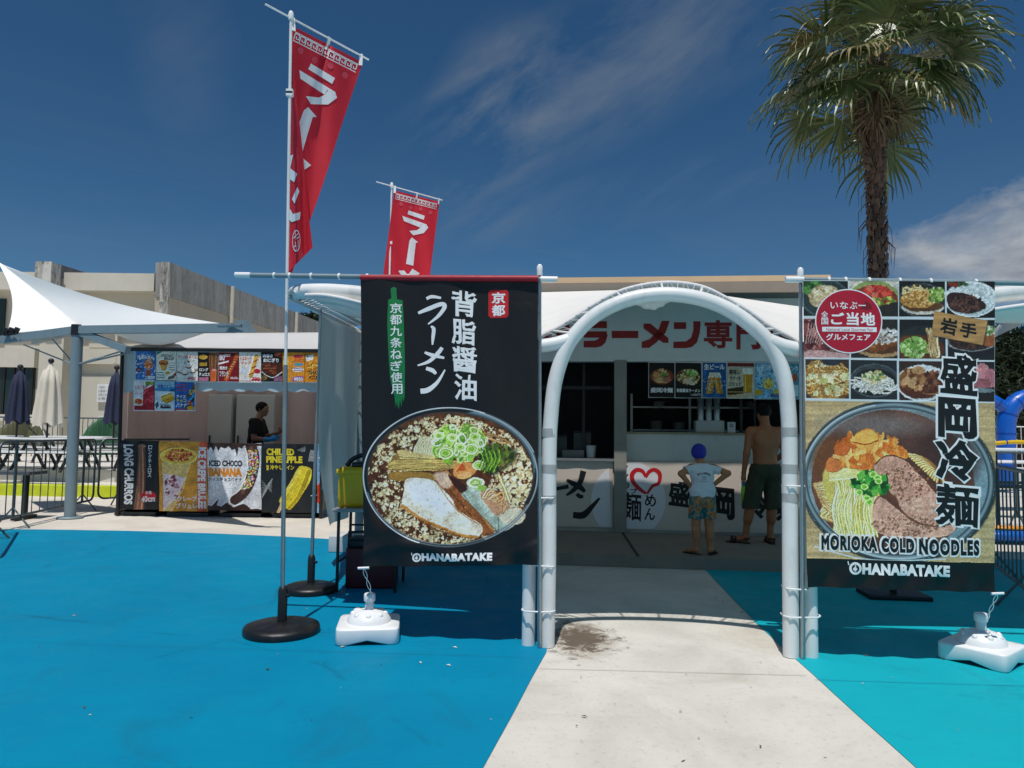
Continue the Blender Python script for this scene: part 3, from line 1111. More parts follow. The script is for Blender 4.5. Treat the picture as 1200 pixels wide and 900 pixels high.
# back shelves in the kitchen with boxes
zk = 1.0
sh = MB()
for z in (1.15, 1.55, 1.95):
    sbox(sh, 0.3, 2.4, 2.5, 2.95, z, z + 0.03)
for a in (0.3, 1.3, 2.4):
    sbox(sh, a - 0.02, a + 0.02, 2.5, 2.95, 0.13, 2.2)
sh.build('kitchen_shelf', M_STEEL, shop)
# red lettering on the fascia
L = Letters()
E = lambda x, y: (620 + x / 3.75, 320 + y / 3.75)


def eb(x0, y0, x1, y1):
    a, b = E(x0, y0), E(x1, y1)
    return (a[0], a[1], b[0], b[1])


L.rect(*eb(10, 228, 178, 258)).rect(*eb(60, 250, 100, 320)).rect(*eb(120, 250, 160, 300))
# heavy katakana cut as slabs
L.rect(*eb(252, 212, 342, 242)).rect(*eb(240, 256, 342, 284))
L.poly([E(312, 270), E(346, 270), E(336, 305), E(318, 322), E(296, 327), E(240, 327), E(240, 298), E(290, 297), E(306, 288)])
L.rect(*eb(363, 254, 480, 286))
L.poly([E(583, 210), E(618, 210), E(600, 262), E(560, 305), E(528, 329), E(495, 329), E(495, 302), E(530, 290), E(566, 254)])
L.poly([E(503, 222), E(533, 222), E(612, 285), E(612, 307), E(590, 307), E(503, 243)])
L.rect(*eb(636, 216, 690, 246))
L.poly([E(722, 212), E(754, 212), E(750, 262), E(738, 305), E(716, 325), E(690, 330), E(634, 330), E(634, 302), E(690, 300), E(712, 284), E(722, 250)])
L.text('専', eb(768, 207, 893, 331), 0.03)
L.text('門', eb(911, 209, 1018, 336), 0.042)
L.text('店', eb(1040, 212, 1160, 338), 0.042)
fz = SHOP.pix(700, 400, -0.062)
fs = lambda x, y: (SHOP.pix(x, y, -0.062), -SHOP.b)
L.place(fs, 0.0015, 'lettering', mat('letter_red', 'a01010', 0.45, var=0.04), shop)

# banners hung along the counter front
cb = thing('counter_banner', 'cream counter banner brushed with noodle lettering, left of the pillar', 'banner', SHOP.at(-1.2, -0.03, 0.2))
cloth = mat('banner_cream', 'd6c6b8', 0.6, var=0.04, scale=3)
ink = mat('brush_ink', '0b0b0c', 0.6, var=0.1)
def sheet_on_shop(x0, y0, x1, y1, off, amp=0.006):
    return quad_surf(SHOP.pix(x0, y0, off), SHOP.pix(x1, y0 + 0.012 * (x1 - x0), off), SHOP.pix(x0, y1, off), SHOP.pix(x1, y1 + 0.03 * (x1 - x0), off), (x0, y0, x1, y1), lambda s, t: amp * np.sin(s * 21 + t * 2) * (0.4 + t))


def plain_sheet(surf, name, material, parent, nu=40, nv=14):
    x0, y0, x1, y1 = surf.ext
    mb = MB()
    mb.grid(lambda u, v: surf(x0 + (x1 - x0) * u, y0 + (y1 - y0) * v)[0], nu, nv)
    return mb.build(name, material, parent)


s1 = sheet_on_shop(600, 538, 718, 615, -0.02); s1.ext = (600, 538, 718, 615)
plain_sheet(s1, 'cloth', cloth, cb)
K = lambda x, y: (640 + x / 3.75, 420 + y / 3.75)
L = Letters()
L.stroke([K(-60, 520), K(-20, 572), K(40, 570), K(100, 558)], [4, 5, 4, 5])
L.stroke([K(165, 490), K(150, 540), K(120, 575), K(90, 597)], [7, 6, 5, 2]).stroke([K(92, 530), K(120, 545), K(150, 560), K(172, 580)], [3, 6, 7, 3])
L.stroke([K(135, 590), K(150, 600), K(165, 600)], [4, 5, 3]).stroke([K(120, 680), K(165, 680), K(205, 640), K(236, 605)], [7, 8, 5, 2])
L.place(lambda x, y: s1(x, y), 0.0035, 'lettering', ink, cb, step=5)
cb2 = thing('counter_banner', 'cream counter banner with a red heart in a white disc, behind the child', 'banner', SHOP.at(1.5, -0.03, 0.2))
s2 = sheet_on_shop(731, 541, 935, 620, -0.02); s2.ext = (731, 541, 935, 620)
plain_sheet(s2, 'cloth', cloth, cb2, 60)
L = Letters()
n = 40
cx, cy, rx, ry = 737, 585, 44, 45
L.poly([(cx + rx * math.cos(R(a)), min(619, max(542, cy + ry * math.sin(R(a))))) for a in range(-96, 97, 6)])
L.place(lambda x, y: s2(x, y), 0.0015, 'white_disc', mat('disc_white', 'e6e2e4', 0.6, var=0.02), cb2, step=5)
sL = sheet_on_shop(600, 538, 718, 615, -0.02)
L = Letters()
L.poly([(min(717, cx + rx * math.cos(R(a))), min(614, max(540, cy + ry * math.sin(R(a))))) for a in range(118, 243, 6)])
L.place(lambda x, y: s1(min(x, 718), y), 0.0015, 'white_disc', MATS['disc_white'], cb, step=5)
L = Letters()
L.stroke([K(440, 520), K(425, 495), K(398, 490), K(378, 512), K(385, 545), K(415, 575), K(442, 592)], [3, 4.5, 5, 5.5, 5, 4.5, 3])
L.stroke([K(440, 522), K(455, 497), K(480, 488), K(502, 505), K(498, 545), K(470, 560), K(446, 594)], [3, 4.5, 4.5, 5, 4, 3.5, 2.5])
L.place(lambda x, y: s2(x, y), 0.003, 'heart', mat('heart_red', 'c8101c', 0.5, var=0.05), cb2, step=5)
L = Letters()
for ch, b in (('ア', (335, 470, 360, 500)), ('イ', (338, 505, 362, 545)), ('ラ', (340, 545, 368, 575)), ('ブ', (372, 570, 402, 595))):
    L.text(ch, K(*b[:2]) + K(*b[2:]), 0.03, rough=0.008)
L.text('麺', K(338, 590) + K(420, 712), 0.02, rough=0.008, shear=-0.06)
L.text('め', K(436, 595) + K(486, 650), 0.02, rough=0.006).text('ん', K(434, 655) + K(482, 708), 0.02, rough=0.006)
L.text('盛', K(540, 535) + K(640, 645), 0.032, rough=0.014, shear=-0.10).text('岡', K(735, 560) + K(832, 695), 0.042, rough=0.014, shear=-0.08)
L.text('冷', K(880, 575) + K(980, 690), 0.04, rough=0.01, shear=-0.06).text('麺', K(1010, 580) + K(1105, 700), 0.035, rough=0.01, shear=-0.06)
L.place(lambda x, y: s2(x, y), 0.0035, 'lettering', ink, cb2, step=5)

# ------------------------------------------------------------------ arched tube canopy in front of the shop
cano = thing('arched_canopy', 'white tubular arch carrying a laced white membrane roof before the noodle shop', 'canopy', G(641, 757))
ap = [(641, 757), (643, 660), (643.5, 540), (645.5, 490), (651, 445), (664, 407), (684, 381), (708, 363), (740, 350), (778, 345), (816, 349), (850, 361), (880, 381), (903, 405), (918, 440), (924, 485), (925.5, 540), (926, 660), (927, 769)]
apw = [ARCH.pix(x, y) for x, y in ap]
apw[0].z = apw[-1].z = 0.0
arch_path = smooth_path(apw, 7)
MB().tube(arch_path, 0.053, 20).build('arch_tube', M_WHITEP, cano)
# worn tape bands on the legs
for (x, y) in ((643.8, 507), (643.6, 549), (643, 585), (925, 506), (925.6, 549), (926, 583)):
    c = ARCH.pix(x, y)
    MB().lathe([(0.0548, -0.03), (0.0548, 0.03)], c, 20).build('tape_band', M_TAPE, cano)
# posts beside the arch legs, carrying the side tubes
for px, py, ytop in ((619, 757, 402), (950.5, 770, 405)):
    b = ARCH.pix(px, py, 0.02)
    b.z = 0
    t = ARCH.pix(px, ytop, 0.02)
    MB().tube([b, (b.x, b.y, t.z)], 0.047, 18).build('post', M_WHITEP, cano)
# side tubes sweeping out and up from the arch
wl = [ARCH.pix(668, 398), ARCH.pix(645, 404), ARCH.pix(615, 405, 0.02), ARCH.pix(560, 394, 0.1), ARCH.pix(495, 365, 0.18), ARCH.pix(440, 347, 0.22), ARCH.pix(395, 341.5, 0.25), ARCH.pix(362, 341, 0.3), ARCH.pix(347, 343, 0.45), ARCH.pix(344, 347, 0.8)]
MB().tube(smooth_path(wl, 6), [0.05] * 12 + [0.058] * (len(smooth_path(wl, 6)) - 12), 16).build('side_tube', M_WHITEP, cano)
wr = [ARCH.pix(901, 400), ARCH.pix(925, 408), ARCH.pix(950, 409, 0.02), ARCH.pix(1010, 397, 0.1), ARCH.pix(1080, 368, 0.18), ARCH.pix(1140, 350, 0.22), ARCH.pix(1200, 342, 0.26), ARCH.pix(1260, 339, 0.3), ARCH.pix(1330, 345, 0.4), ARCH.pix(1390, 372, 0.5)]
MB().tube(smooth_path(wr, 6), 0.055, 16).build('side_tube', M_WHITEP, cano)

edge = [(358, 346), (385, 347), (430, 357), (490, 375), (560, 402), (612, 411), (636, 393), (655, 383.5), (675, 371), (700, 355), (727, 341.5), (759, 333.5), (791, 331.5), (823, 336.5), (849, 348.5), (876, 364), (900, 381), (929, 397), (960, 416), (1010, 408), (1080, 385), (1140, 368), (1200, 358), (1260, 352), (1330, 356)]
fr_e = smooth_path([ARCH.pix(x, y, 0.15 if 636 <= x <= 930 else 0.14) for x, y in edge], 5)
ne = len(fr_e)
bk = []
for p in fr_e:
    # back edge under the shop's eave
    a = (p - SHOP.o).dot(SHOP.u) * 1.0
    x = p.x
    xw = max(-1.87, x * 9.0 / p.y * (1.0 if x > 0 else 0.92))
    zz = float(np.interp(xw, [-2.4, -1.2, 0.3, 1.8, 2.6, 3.6, 5.0, 7.5], [2.86, 3.1, 3.33, 3.36, 3.30, 3.14, 2.95, 2.85]))
    q = SHOP.o + SHOP.u * ((xw - SHOP.o.x) / SHOP.u.x) + SHOP.b * (-0.90)
    bk.append(Vector((q.x, q.y, zz)))
nv = 14
mb = MB()
def memb(u, v):
    i = min(int(u * (ne - 1)), ne - 2)
    f = u * (ne - 1) - i
    a = fr_e[i].lerp(fr_e[i + 1], f)
    b = bk[i].lerp(bk[i + 1], f)
    p = a.lerp(b, v)
    p.z += 0.003 * math.sin(u * 60) * math.sin(math.pi * v) - 0.03 * math.sin(math.pi * v)
    return p
mb.grid(memb, ne - 1, nv)
MEMB_O = mb.build('membrane', M_MEMB, cano)
# pipe sewn into the front edge, and lacing to the arch
MB().tube(fr_e, 0.017, 8).build('edge_pipe', M_ROPE, cano)
la = MB()
ap2 = [p for p in arch_path if p.z > 2.1]
cum = []
m_ = 34
top = [p for p in fr_e if ARCH.pix(640, 392).x - 0.02 < p.x * 4.9 / p.y * 1.0 < 2.1]
lo = [ap2[int(i * (len(ap2) - 1) / m_)] + Vector((0, 0.03, 0.03)) for i in range(m_ + 1)]
hi_pts = [ARCH.pix(x, y, 0.15) for x, y in edge if 636 <= x <= 930]
hi_s = smooth_path(hi_pts, 8)
hi = [hi_s[int(i * (len(hi_s) - 1) / m_)] for i in range(m_ + 1)]
zz_ = []
for i in range(m_):
    zz_ += [lo[i] if i % 2 == 0 else hi[i]]
    h = hi[i] + Vector((0, 0, 0.018))
    la.tube([lo[i], h, hi[i + 1] if i % 2 else lo[i + 1]], 0.0022, 5)
la.build('lacing', M_ROPE, cano)
for i in range(2, m_, 5):
    MB().tube([lo[i], hi[i]], 0.009, 8).build('lug', M_WHITEP, cano)
# lacing under the left and right side tubes: dark gap with rope zigzag
for sgn in (0, 1):
    rp = MB()
    if sgn == 0:
        pa_ = [P(358, 343, 5.6), P(425, 380, 9.0)]
        off = Vector((-0.16, 0.05, -0.02))
    else:
        pa_ = [P(1270, 345, 5.5), P(1160, 374, 9.0)]
        off = Vector((0.18, 0.05, -0.03))
    k_ = 26
    for i in range(k_):
        a = pa_[0].lerp(pa_[1], i / k_)
        b = pa_[0].lerp(pa_[1], (i + 0.5) / k_) + off
        c = pa_[0].lerp(pa_[1], (i + 1) / k_)
        rp.tube([a, b, c], 0.008, 5)
    rp.tube([pa_[0], pa_[1]], 0.02, 8)
    rp.tube([pa_[0] + off, pa_[1] + off], 0.02, 8)
    rp.build('lacing', M_ROPE, cano)
    # outer strip of membrane beyond the lacing
    st = MB()
    if sgn == 0:
        A, B = [P(346, 346, 5.4), P(425, 388, 9.3)], [pa_[0] + off, pa_[1] + off]
        A = [P(343, 340, 5.4), P(358, 355, 6.6), P(374, 369, 8.0), P(427, 392, 9.3)]
    else:
        A, B = None, [pa_[0] + off, pa_[1] + off]
        A = [P(1300, 348, 5.4), P(1262, 357, 6.6), P(1210, 375, 8.0), P(1160, 398, 9.3)]
    As = smooth_path(A, 6)
    def strip(u, v):
        i = u * (len(As) - 1)
        a = As[min(int(i), len(As) - 2)].lerp(As[min(int(i) + 1, len(As) - 1)], i - min(int(i), len(As) - 2))
        b = B[0].lerp(B[1], u)
        p = a.lerp(b, v)
        p.z += 0.03 * math.sin(math.pi * v)
        return p
    st.grid(strip, 18, 4)
    st.build('side_strip', M_MEMB, cano)
# gathered cloth tied under the crown
fb = MB()
fa, fc = ARCH.pix(742, 349, 0.5), ARCH.pix(786, 349, 0.6)
fb.tube(smooth_path([fa, ARCH.pix(750, 354, 0.55), ARCH.pix(764, 357, 0.55), ARCH.pix(777, 353, 0.55), fc], 5), [0.012 + 0.03 * math.sin(math.pi * i / 20) + 0.006 * math.sin(i * 1.9) for i in range(21)], 10)
fb.build('cloth_bundle', M_MEMB, cano)
# cable ties round the posts
for (xa, ya, xb, yb, xo) in ((612, 714, 650, 715, 0), (622, 660, 650, 663, 0), (918, 721, 960, 721, 0), (919, 569, 944, 569, 0), (619, 582, 650, 583, 0), (919, 688, 946, 689, 0)):
    a, b = ARCH.pix(xa, ya), ARCH.pix(xb, yb)
    n_ = -ARCH.b * 0.062
    MB().tube([a - n_, a + n_ * 0.4, a + n_ + (b - a) * 0.12, b + n_ - (b - a) * 0.12, b + n_ * 0.4, b - n_], 0.006, 6).build('cable_tie', M_TIE, cano)

# fabric side sheet closing the canopy's left side
ss = MB()
sa0, sa1 = P(374, 367, 8.0), P(428, 388, 10.2)
sb0, sb1 = P(391, 617, 7.7), P(428, 588, 10.2)
def sidesheet(u, v):
    a, b = sa0.lerp(sa1, u), sb0.lerp(sb1, u)
    p = a.lerp(b, v)
    k = math.sin(math.pi * v)
    p.x += -0.05 * k * (1 - u) + 0.025 * math.sin(u * 16 + v * 3) * (0.3 + v)
    if u < 0.3:
        p.x += (-0.12 + 0.3 * max(0, v - 0.75)) * (1 - u / 0.3) * v
    return p
ss.grid(sidesheet, 30, 24)
tag(ss.build('side_sheet', mat('grey_sheet', 'cdd2ce', 0.65, var=0.05, scale=3, bump=0.1, bscale=5, transl=0.3)), 'grey fabric sheet hanging down the left side of the canopy', 'side sheet')

# ------------------------------------------------------------------ printed banners
class Sub:
    """draw on an Art in enlarged-crop coordinates"""
    def __init__(s, art, ox, oy, sc):
        s.a, s.ox, s.oy, s.k = art, ox, oy, sc

    def p(s, x, y):
        return (s.ox + x / s.k, s.oy + y / s.k)

    def ell(s, cx, cy, rx, ry, col, **kw):
        if kw.get('soft'): kw['soft'] /= s.k
        s.a.ell(*s.p(cx, cy), rx / s.k, ry / s.k, col, **kw); return s

    def ring(s, cx, cy, rx, ry, w, col, **kw):
        s.a.ring(*s.p(cx, cy), rx / s.k, ry / s.k, w / s.k, col, **kw); return s

    def poly(s, pts, col, **kw):
        if kw.get('soft'): kw['soft'] /= s.k
        s.a.poly([s.p(*q) for q in pts], col, **kw); return s

    def blob(s, pts, col, **kw):
        if kw.get('soft'): kw['soft'] /= s.k
        s.a.blob([s.p(*q) for q in pts], col, **kw); return s

    def line(s, pts, w, col, **kw):
        if kw.get('w2'): kw['w2'] /= s.k
        s.a.line([s.p(*q) for q in pts], w / s.k, col, **kw); return s

    def noodle(s, pts, w, d, l):
        s.a.noodle([s.p(*q) for q in pts], w / s.k, d, l); return s

    def rect(s, x0, y0, x1, y1, col, **kw):
        return s.poly([(x0, y0), (x1, y0), (x1, y1), (x0, y1)], col, **kw)

    def scatter(s, cx, cy, rx, ry, n, size, cols, avoid=None, **kw):
        av = None
        if avoid:
            av = lambda x, y: avoid((x - s.ox) * s.k, (y - s.oy) * s.k)
        s.a.scatter(*s.p(cx, cy), rx / s.k, ry / s.k, n, size / s.k, cols, avoid=av, **kw); return s


M_INK = mat_print('printed_vinyl', 0.45, 0.45, 0.25)
M_INKP = mat_print('printed_paper', 0.55, 0.3)
M_INKF = mat_print('printed_polyester', 0.75, 0.2)
M_LWHITE = mat('lettering_white', 'eef0f0', 0.5, var=0.02)
M_LBLACK = mat('lettering_black', '0d0f10', 0.5, var=0.05)
M_RED = mat('lettering_crimson', 'b30f2e', 0.5, var=0.03)
M_YEL = mat('lettering_yellow', 'e8d42a', 0.5, var=0.03)
M_GREEN = mat('lettering_green', '0c7a3e', 0.5, var=0.12, scale=20)
M_ORANGE = mat('lettering_orange', 'e08a12', 0.5, var=0.03)


def logo(L, x0, y0, x1, y1):
    """ring emblem with a little sprout, then the wordmark"""
    h = y1 - y0
    r = h * 0.56
    cx, cy = x0 + r, (y0 + y1) / 2
    L.ring(cx, cy, r * 0.62, r, 24)
    L.disc(cx - r * .05, cy + r * .1, r * 0.36, r * 0.3, 12)
    L.rect(cx - r * .1, cy - r * .5, cx + r * .1, cy + r * .5)
    L.stroke([(cx - r * 1.05, cy - r * .5), (cx - r * 1.2, cy - r * 1.1)], h * .1)
    L.text('HANABATAKE', (x0 + 2 * r + h * 0.06, y0, x1, y1), 0.06, space=1.1)


# ---- left banner: black, ramen bowl
wv = lambda s, t: 0.010 * np.sin(s * 4 - t * 3.1 + 1) + 0.014 * np.exp(-((t - 0.955 + 0.03 * np.sin(s * 7)) / 0.02) ** 2) + 0.006 * np.exp(-((s - 0.75 + 0.5 * (t - 0.8)) / 0.025) ** 2) * (t > 0.6) * (t - 0.6) + 0.012 * np.sin(s * 7 + t * 5) * (0.2 + t) + 0.006 * np.sin(s * 17 - t * 9) + 0.016 * np.clip((t - 0.9) / 0.1, 0, 1) * np.sin(s * 26 + 1) + 0.006 * np.sin(t * 31 + s * 4) * (s > 0.5) * (s - 0.5)
BX = (423, 324, 630.5, 663.5)
SB = quad_surf(ARCH.pix(423, 324.5, -0.085), ARCH.pix(630.5, 325, -0.085), ARCH.pix(425, 664.5, -0.085), ARCH.pix(630, 661.5, -0.085), BX, wv)
ban = thing('hanging_banner', 'black banner with a big bowl of ramen, hung left of the arch', 'banner', G(527, 757))
A = Art(*BX, 2.1, '0a0c0e', 3)
sm = A.noise(34, 4, 5, 0.8, 1.5)
sm2 = A.noise(12, 3, 9, 0.7, 2.2)
smoke = np.clip((sm - 0.5) * 2.6, 0, 1) * np.clip((sm2 - 0.35) * 2, 0, 1) * np.exp(-((A.Y - 470) / 60) ** 2)
A.I = A.I * (1 - smoke[..., None] * 0.25) + srgb('6a7076') * smoke[..., None] * 0.25
s = Sub(A, 420, 470, 4.5)
s.ell(482, 408, 468, 366, '0e1213')
brn = A.noise(5, 4, 21)
s.ell(481, 410, 456, 350, A.shadefield('5a3418', 0.55, brn))
for (bx, by, rx_, ry_) in ((120, 600, 60, 90), (330, 650, 120, 60), (700, 400, 90, 110), (790, 360, 70, 100), (90, 480, 60, 110)):
    s.ell(bx, by, rx_, ry_, '5a2612', a=0.5, soft=50)
FO = ['d9caa0', 'c9b88c', 'e8ddbb', 'bfa877', 'd2c59b', 'a99468']
fo = A.noise(5, 3, 91)
def foam_here(x, y):
    px_, py_ = s.p(x, y)
    i = int(np.clip((py_ - BX[1]) / A.px, 0, A.H - 1)); j = int(np.clip((px_ - BX[0]) / A.px, 0, A.W - 1))
    return fo[i, j] < 0.44
s.scatter(478, 422, 440, 334, 4200, 5, FO, edge=0.5, jitter=0.9, a=0.9, avoid=foam_here)
s.scatter(478, 422, 436, 330, 380, 10, FO[:3], edge=0.75, jitter=0.7, a=0.8, avoid=foam_here)
s.scatter(480, 420, 430, 322, 900, 3.4, ['1d120a', '2a1a0e', '3b2413'], edge=0.6, jitter=0.7, a=0.9)
for i in range(90):
    s.scatter(830, 420, 90, 150, 1, 12, FO)
# noodles at the back
for i in range(16):
    x0 = 290 + i * 9
    s.noodle([(x0, 300 + (i % 3) * 6), (x0 + 18, 240), (x0 + 46, 205 + (i % 4) * 5), (x0 + 90, 200)], 9, '8c6a35', 'dccf9c')
s.noodle([(600, 175), (700, 210), (780, 235)], 12, '5a3a18', 'b08d58').noodle([(640, 180), (740, 200), (810, 240)], 9, '5a3a18', '8f6a3c')
s.blob([(640, 260), (720, 235), (830, 270), (830, 320), (760, 380), (690, 400), (650, 350)], '2a3316', a=0.75, soft=18)
s.scatter(730, 300, 90, 60, 90, 13, ['33451a', '4a5f22', '2a3512', '66792c', '7a7434', '4a3a1c'], jitter=0.6)
# bamboo shoots
s.blob([(160, 330), (210, 275), (300, 280), (420, 310), (420, 345), (170, 350)], '8f7138').blob([(160, 385), (300, 380), (430, 400), (440, 425), (240, 430), (165, 420)], '9a7434')
s.poly([(148, 340), (185, 318), (500, 318), (548, 330), (540, 362), (400, 378), (150, 372)], A.shadefield('c2a55f', 0.25, A.noise(4, 3, 31, 4, 0.6)))
s.line([(155, 346), (520, 332)], 3, '8c6f37').line([(155, 368), (500, 366)], 5, '7d5f2c')
s.poly([(200, 272), (225, 266), (410, 300), (405, 318), (215, 312)], 'cdb477').line([(205, 300), (400, 316)], 4, '8d7038')
# big pork slice
s.blob([(420, 372), (490, 400), (545, 470), (610, 560), (690, 650), (722, 700), (650, 712), (560, 610), (470, 500), (415, 430)], A.shadefield('8a5228', 0.4, brn))
s.line([(470, 380), (540, 460), (640, 590), (715, 690)], 14, 'b77d45').line([(440, 400), (500, 490), (600, 610)], 7, '5d3014')
pk = A.noise(7, 4, 44)
s.blob([(246, 425), (300, 412), (385, 424), (430, 456), (490, 510), (525, 575), (600, 625), (655, 668), (640, 722), (560, 716), (470, 682), (370, 640), (270, 600), (225, 550), (236, 480)], A.shadefield('e6d6be', 0.2, pk))
s.blob([(270, 440), (370, 435), (440, 490), (500, 560), (470, 590), (360, 560), (270, 520)], 'f4f2ec', a=0.9, soft=40)
s.line([(230, 560), (320, 622), (430, 668), (530, 708), (630, 724)], 18, 'b06a1e', a=0.75).line([(330, 640), (430, 690), (540, 720)], 10, '6f3a10', a=0.7)
s.line([(440, 470), (520, 575), (640, 660)], 5, 'a8763f')
s.scatter(400, 560, 170, 90, 50, 5, ['c4a57c', 'b98f5d', 'f2eee4'], a=0.5)
s.blob([(405, 390), (470, 385), (500, 440), (470, 470), (420, 440)], 'dcc3ae', a=0.8, soft=14)
# diagonal shadow over the bowl, painted as a grey-green slab; right-hand slice
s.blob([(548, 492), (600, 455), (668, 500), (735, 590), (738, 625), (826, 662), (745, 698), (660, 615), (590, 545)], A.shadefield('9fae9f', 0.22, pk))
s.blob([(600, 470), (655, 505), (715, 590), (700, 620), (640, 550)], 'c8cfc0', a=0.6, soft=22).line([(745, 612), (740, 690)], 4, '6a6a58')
s.line([(470, 320), (500, 400), (560, 500), (640, 600), (742, 698)], 4, '46443a', a=0.7)  # dark edge of the painted shadow
s.blob([(650, 510), (700, 470), (790, 540), (800, 590), (740, 620)], 'c79470', soft=8)
s.blob([(745, 612), (830, 570), (885, 610), (860, 655), (780, 660)], 'd4c9ae', soft=6)
for i in range(9):
    s.noodle([(660 + i * 9, 520 + i * 3), (700 + i * 10, 470 + i * 12), (790 - i * 3, 560 + i * 5)], 8, '8f3d1d', ['e4cfa6', 'd9b482', 'c99a6a'][i % 3])
s.noodle([(745, 400), (775, 470), (800, 540)], 12, '7a4c20', 'e2cf94').noodle([(715, 520), (760, 490), (770, 520), (740, 540)], 10, '8d3c1c', 'd69a5c')
s.blob([(515, 350), (550, 325), (615, 345), (620, 390), (560, 420), (510, 400)], 'c98a4c', soft=6).poly([(520, 380), (550, 330), (580, 375)], 'b5521f').blob([(530, 395), (590, 385), (600, 410), (545, 420)], 'dfa468')
s.blob([(480, 395), (540, 430), (580, 470), (545, 490), (500, 440)], '3b1b10', soft=8)
# scallion rings
for i in range(120):
    a_, q = A.rs.rand() * 6.28, math.sqrt(A.rs.rand())
    x, y = 530 + 135 * q * math.cos(a_), 232 + 88 * q * math.sin(a_)
    z = 14 + 16 * A.rs.rand()
    c = ['cfe3a0', 'a9cf5e', '86b83c', 'e4efcb', '6fa02e', 'bfdc86'][A.rs.randint(6)]
    s.ell(x, y, z, z * 0.7, ['6f9a34', '4f7c22', '8db950'][i % 3], rot=A.rs.rand() * 3, a=0.55)
    s.ring(x, y, z, z * 0.65, 6, c, rot=A.rs.rand() * 3)
for (x, y, z) in ((465, 285, 36), (600, 262, 34), (640, 350, 30), (540, 250, 26), (500, 200, 26), (430, 190, 24), (620, 200, 26)):
    s.ell(x, y, z, z * .75, '7fae3d').ring(x, y, z, z * .72, 7, 'd9ebb2').ring(x, y, z * .6, z * .42, 5, 'b9d97c')
s.ell(625, 445, 42, 27, 'b9cf8a').ring(625, 440, 40, 24, 8, 'e6efcf').ring(622, 440, 22, 13, 5, '8fb04e').ell(655, 470, 25, 16, '9fc25c')
for i in range(14):
    s.line([(640 + i * 8, 250 + A.rs.rand() * 40), (660 + i * 7, 300 + A.rs.rand() * 40), (640 + i * 6, 360 + A.rs.rand() * 30)], 5, ['5d8a24', '86b83c', '3a5a16'][i % 3])
A.photo(0.7, 0.2, 0.28, 2.6, 3)
fm = np.clip(1 - np.sqrt(((A.X - 526.7) / 97) ** 2 + ((A.Y - 563) / 73) ** 2), 0, 1) > 0
A.I = np.where(fm[..., None], np.clip((A.I - 0.06) * 1.2 + 0.03, 0, 1), A.I)
s.ring(482, 404, 452, 344, 20, '15191a', arc=(165, 20)).ring(482, 402, 444, 334, 4, '3a3f40', arc=(165, 20))
for k_ in range(6):
    s.ring(490, 398, 436 + k_ * 5, 328 + k_ * 5, 6, ['3d5058', '587079', '7e99a5', '93aebb', '6b8591', '3f5159'][k_], arc=(284 + k_ * 2, 362 - k_ * 3), a=0.8)
s.ring(500, 398, 450, 344, 5, 'd3e2e8', arc=(294, 345), a=.9)
s.ring(482, 408, 464, 362, 7, '5d686c').ring(482, 408, 465, 363, 5, 'e8eef0', arc=(115, 300)).ring(482, 408, 455, 352, 5, '77858c', arc=(20, 170)).ring(482, 408, 462, 360, 3, 'c4d0d4', arc=(300, 60))
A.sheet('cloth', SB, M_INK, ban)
# red sleeve on the rod
sl = MB()
sl.tube([ARCH.pix(423, 325.5, -0.085), ARCH.pix(631, 326.5, -0.085)], 0.023, 12)
sl.build('rod_sleeve', mat('sleeve_red', 'a01226', 0.55), ban)
C3 = lambda x, y: (400 + x / 2.432, 310 + y / 2.432)
def b3(x0, y0, x1, y1):
    return C3(x0, y0) + C3(x1, y1)
L = Letters()
for ch, b in (('背', (318, 74, 388, 150)), ('脂', (318, 158, 386, 232)), ('醤', (318, 238, 389, 312)), ('油', (324, 318, 389, 392))):
    L.text(ch, b3(*b), 0.02, rough=0.012, shear=-0.10)
S = lambda *pts: [C3(*q) for q in pts]
L.stroke(S((246, 98), (262, 92), (288, 96)), [3.5, 4, 2.5]).stroke(S((222, 140), (250, 128), (288, 114), (298, 122), (280, 148), (250, 172)), [3, 5, 5, 5, 4, 1.5])
L.stroke(S((258, 178), (266, 186), (264, 210), (262, 232)), [2, 4.5, 4, 1.5])
L.stroke(S((290, 240), (278, 256), (252, 280), (220, 292)), [4, 5, 4, 1.5]).stroke(S((240, 254), (262, 262), (296, 270)), [2.5, 4.5, 2.5])
L.stroke(S((244, 300), (262, 306), (272, 316)), [4, 5, 3]).stroke(S((228, 366), (250, 362), (276, 340), (298, 304)), [6, 6, 4, 1.5])
L.place(lambda x, y: SB(x, y), 0.0012, 'lettering', M_LWHITE, ban, step=4)
L = Letters()
x0, y0 = C3(421, 71); x1, y1 = C3(478, 153)
rr = 2.5
L.poly([(x0 + rr, y0), (x1 - rr, y0), (x1, y0 + rr), (x1, y1 - rr), (x1 - rr, y1), (x0 + rr, y1), (x0, y1 - rr), (x0, y0 + rr)])
L.place(lambda x, y: SB(x, y), 0.0012, 'seal', mat('seal_red', 'c4191d', 0.5, var=0.06), ban, step=4)
L = Letters()
L.text('京', b3(430, 78, 469, 111), 0.03, rough=0.008).text('都', b3(430, 115, 469, 148), 0.03, rough=0.008)
logo(L, *b3(203, 824, 433, 846))
L.vtext('京都九条ねぎ使用', C3(142, 0)[0], C3(176, 0)[0], C3(0, 112)[1], C3(0, 378)[1], 0.012)
L.place(lambda x, y: SB(x, y), 0.0022, 'lettering', M_LWHITE, ban, step=3)
L = Letters()
L.poly(S((144, 70), (152, 64), (160, 68), (162, 100), (178, 104), (181, 160), (183, 230), (184, 300), (182, 380), (178, 396), (175, 382), (172, 412), (168, 388), (164, 418), (158, 396), (155, 412), (152, 380), (140, 330), (136, 250), (134, 170), (137, 102), (146, 98)))
L.place(lambda x, y: SB(x, y), 0.0012, 'brush_stripe', M_GREEN, ban, step=4)

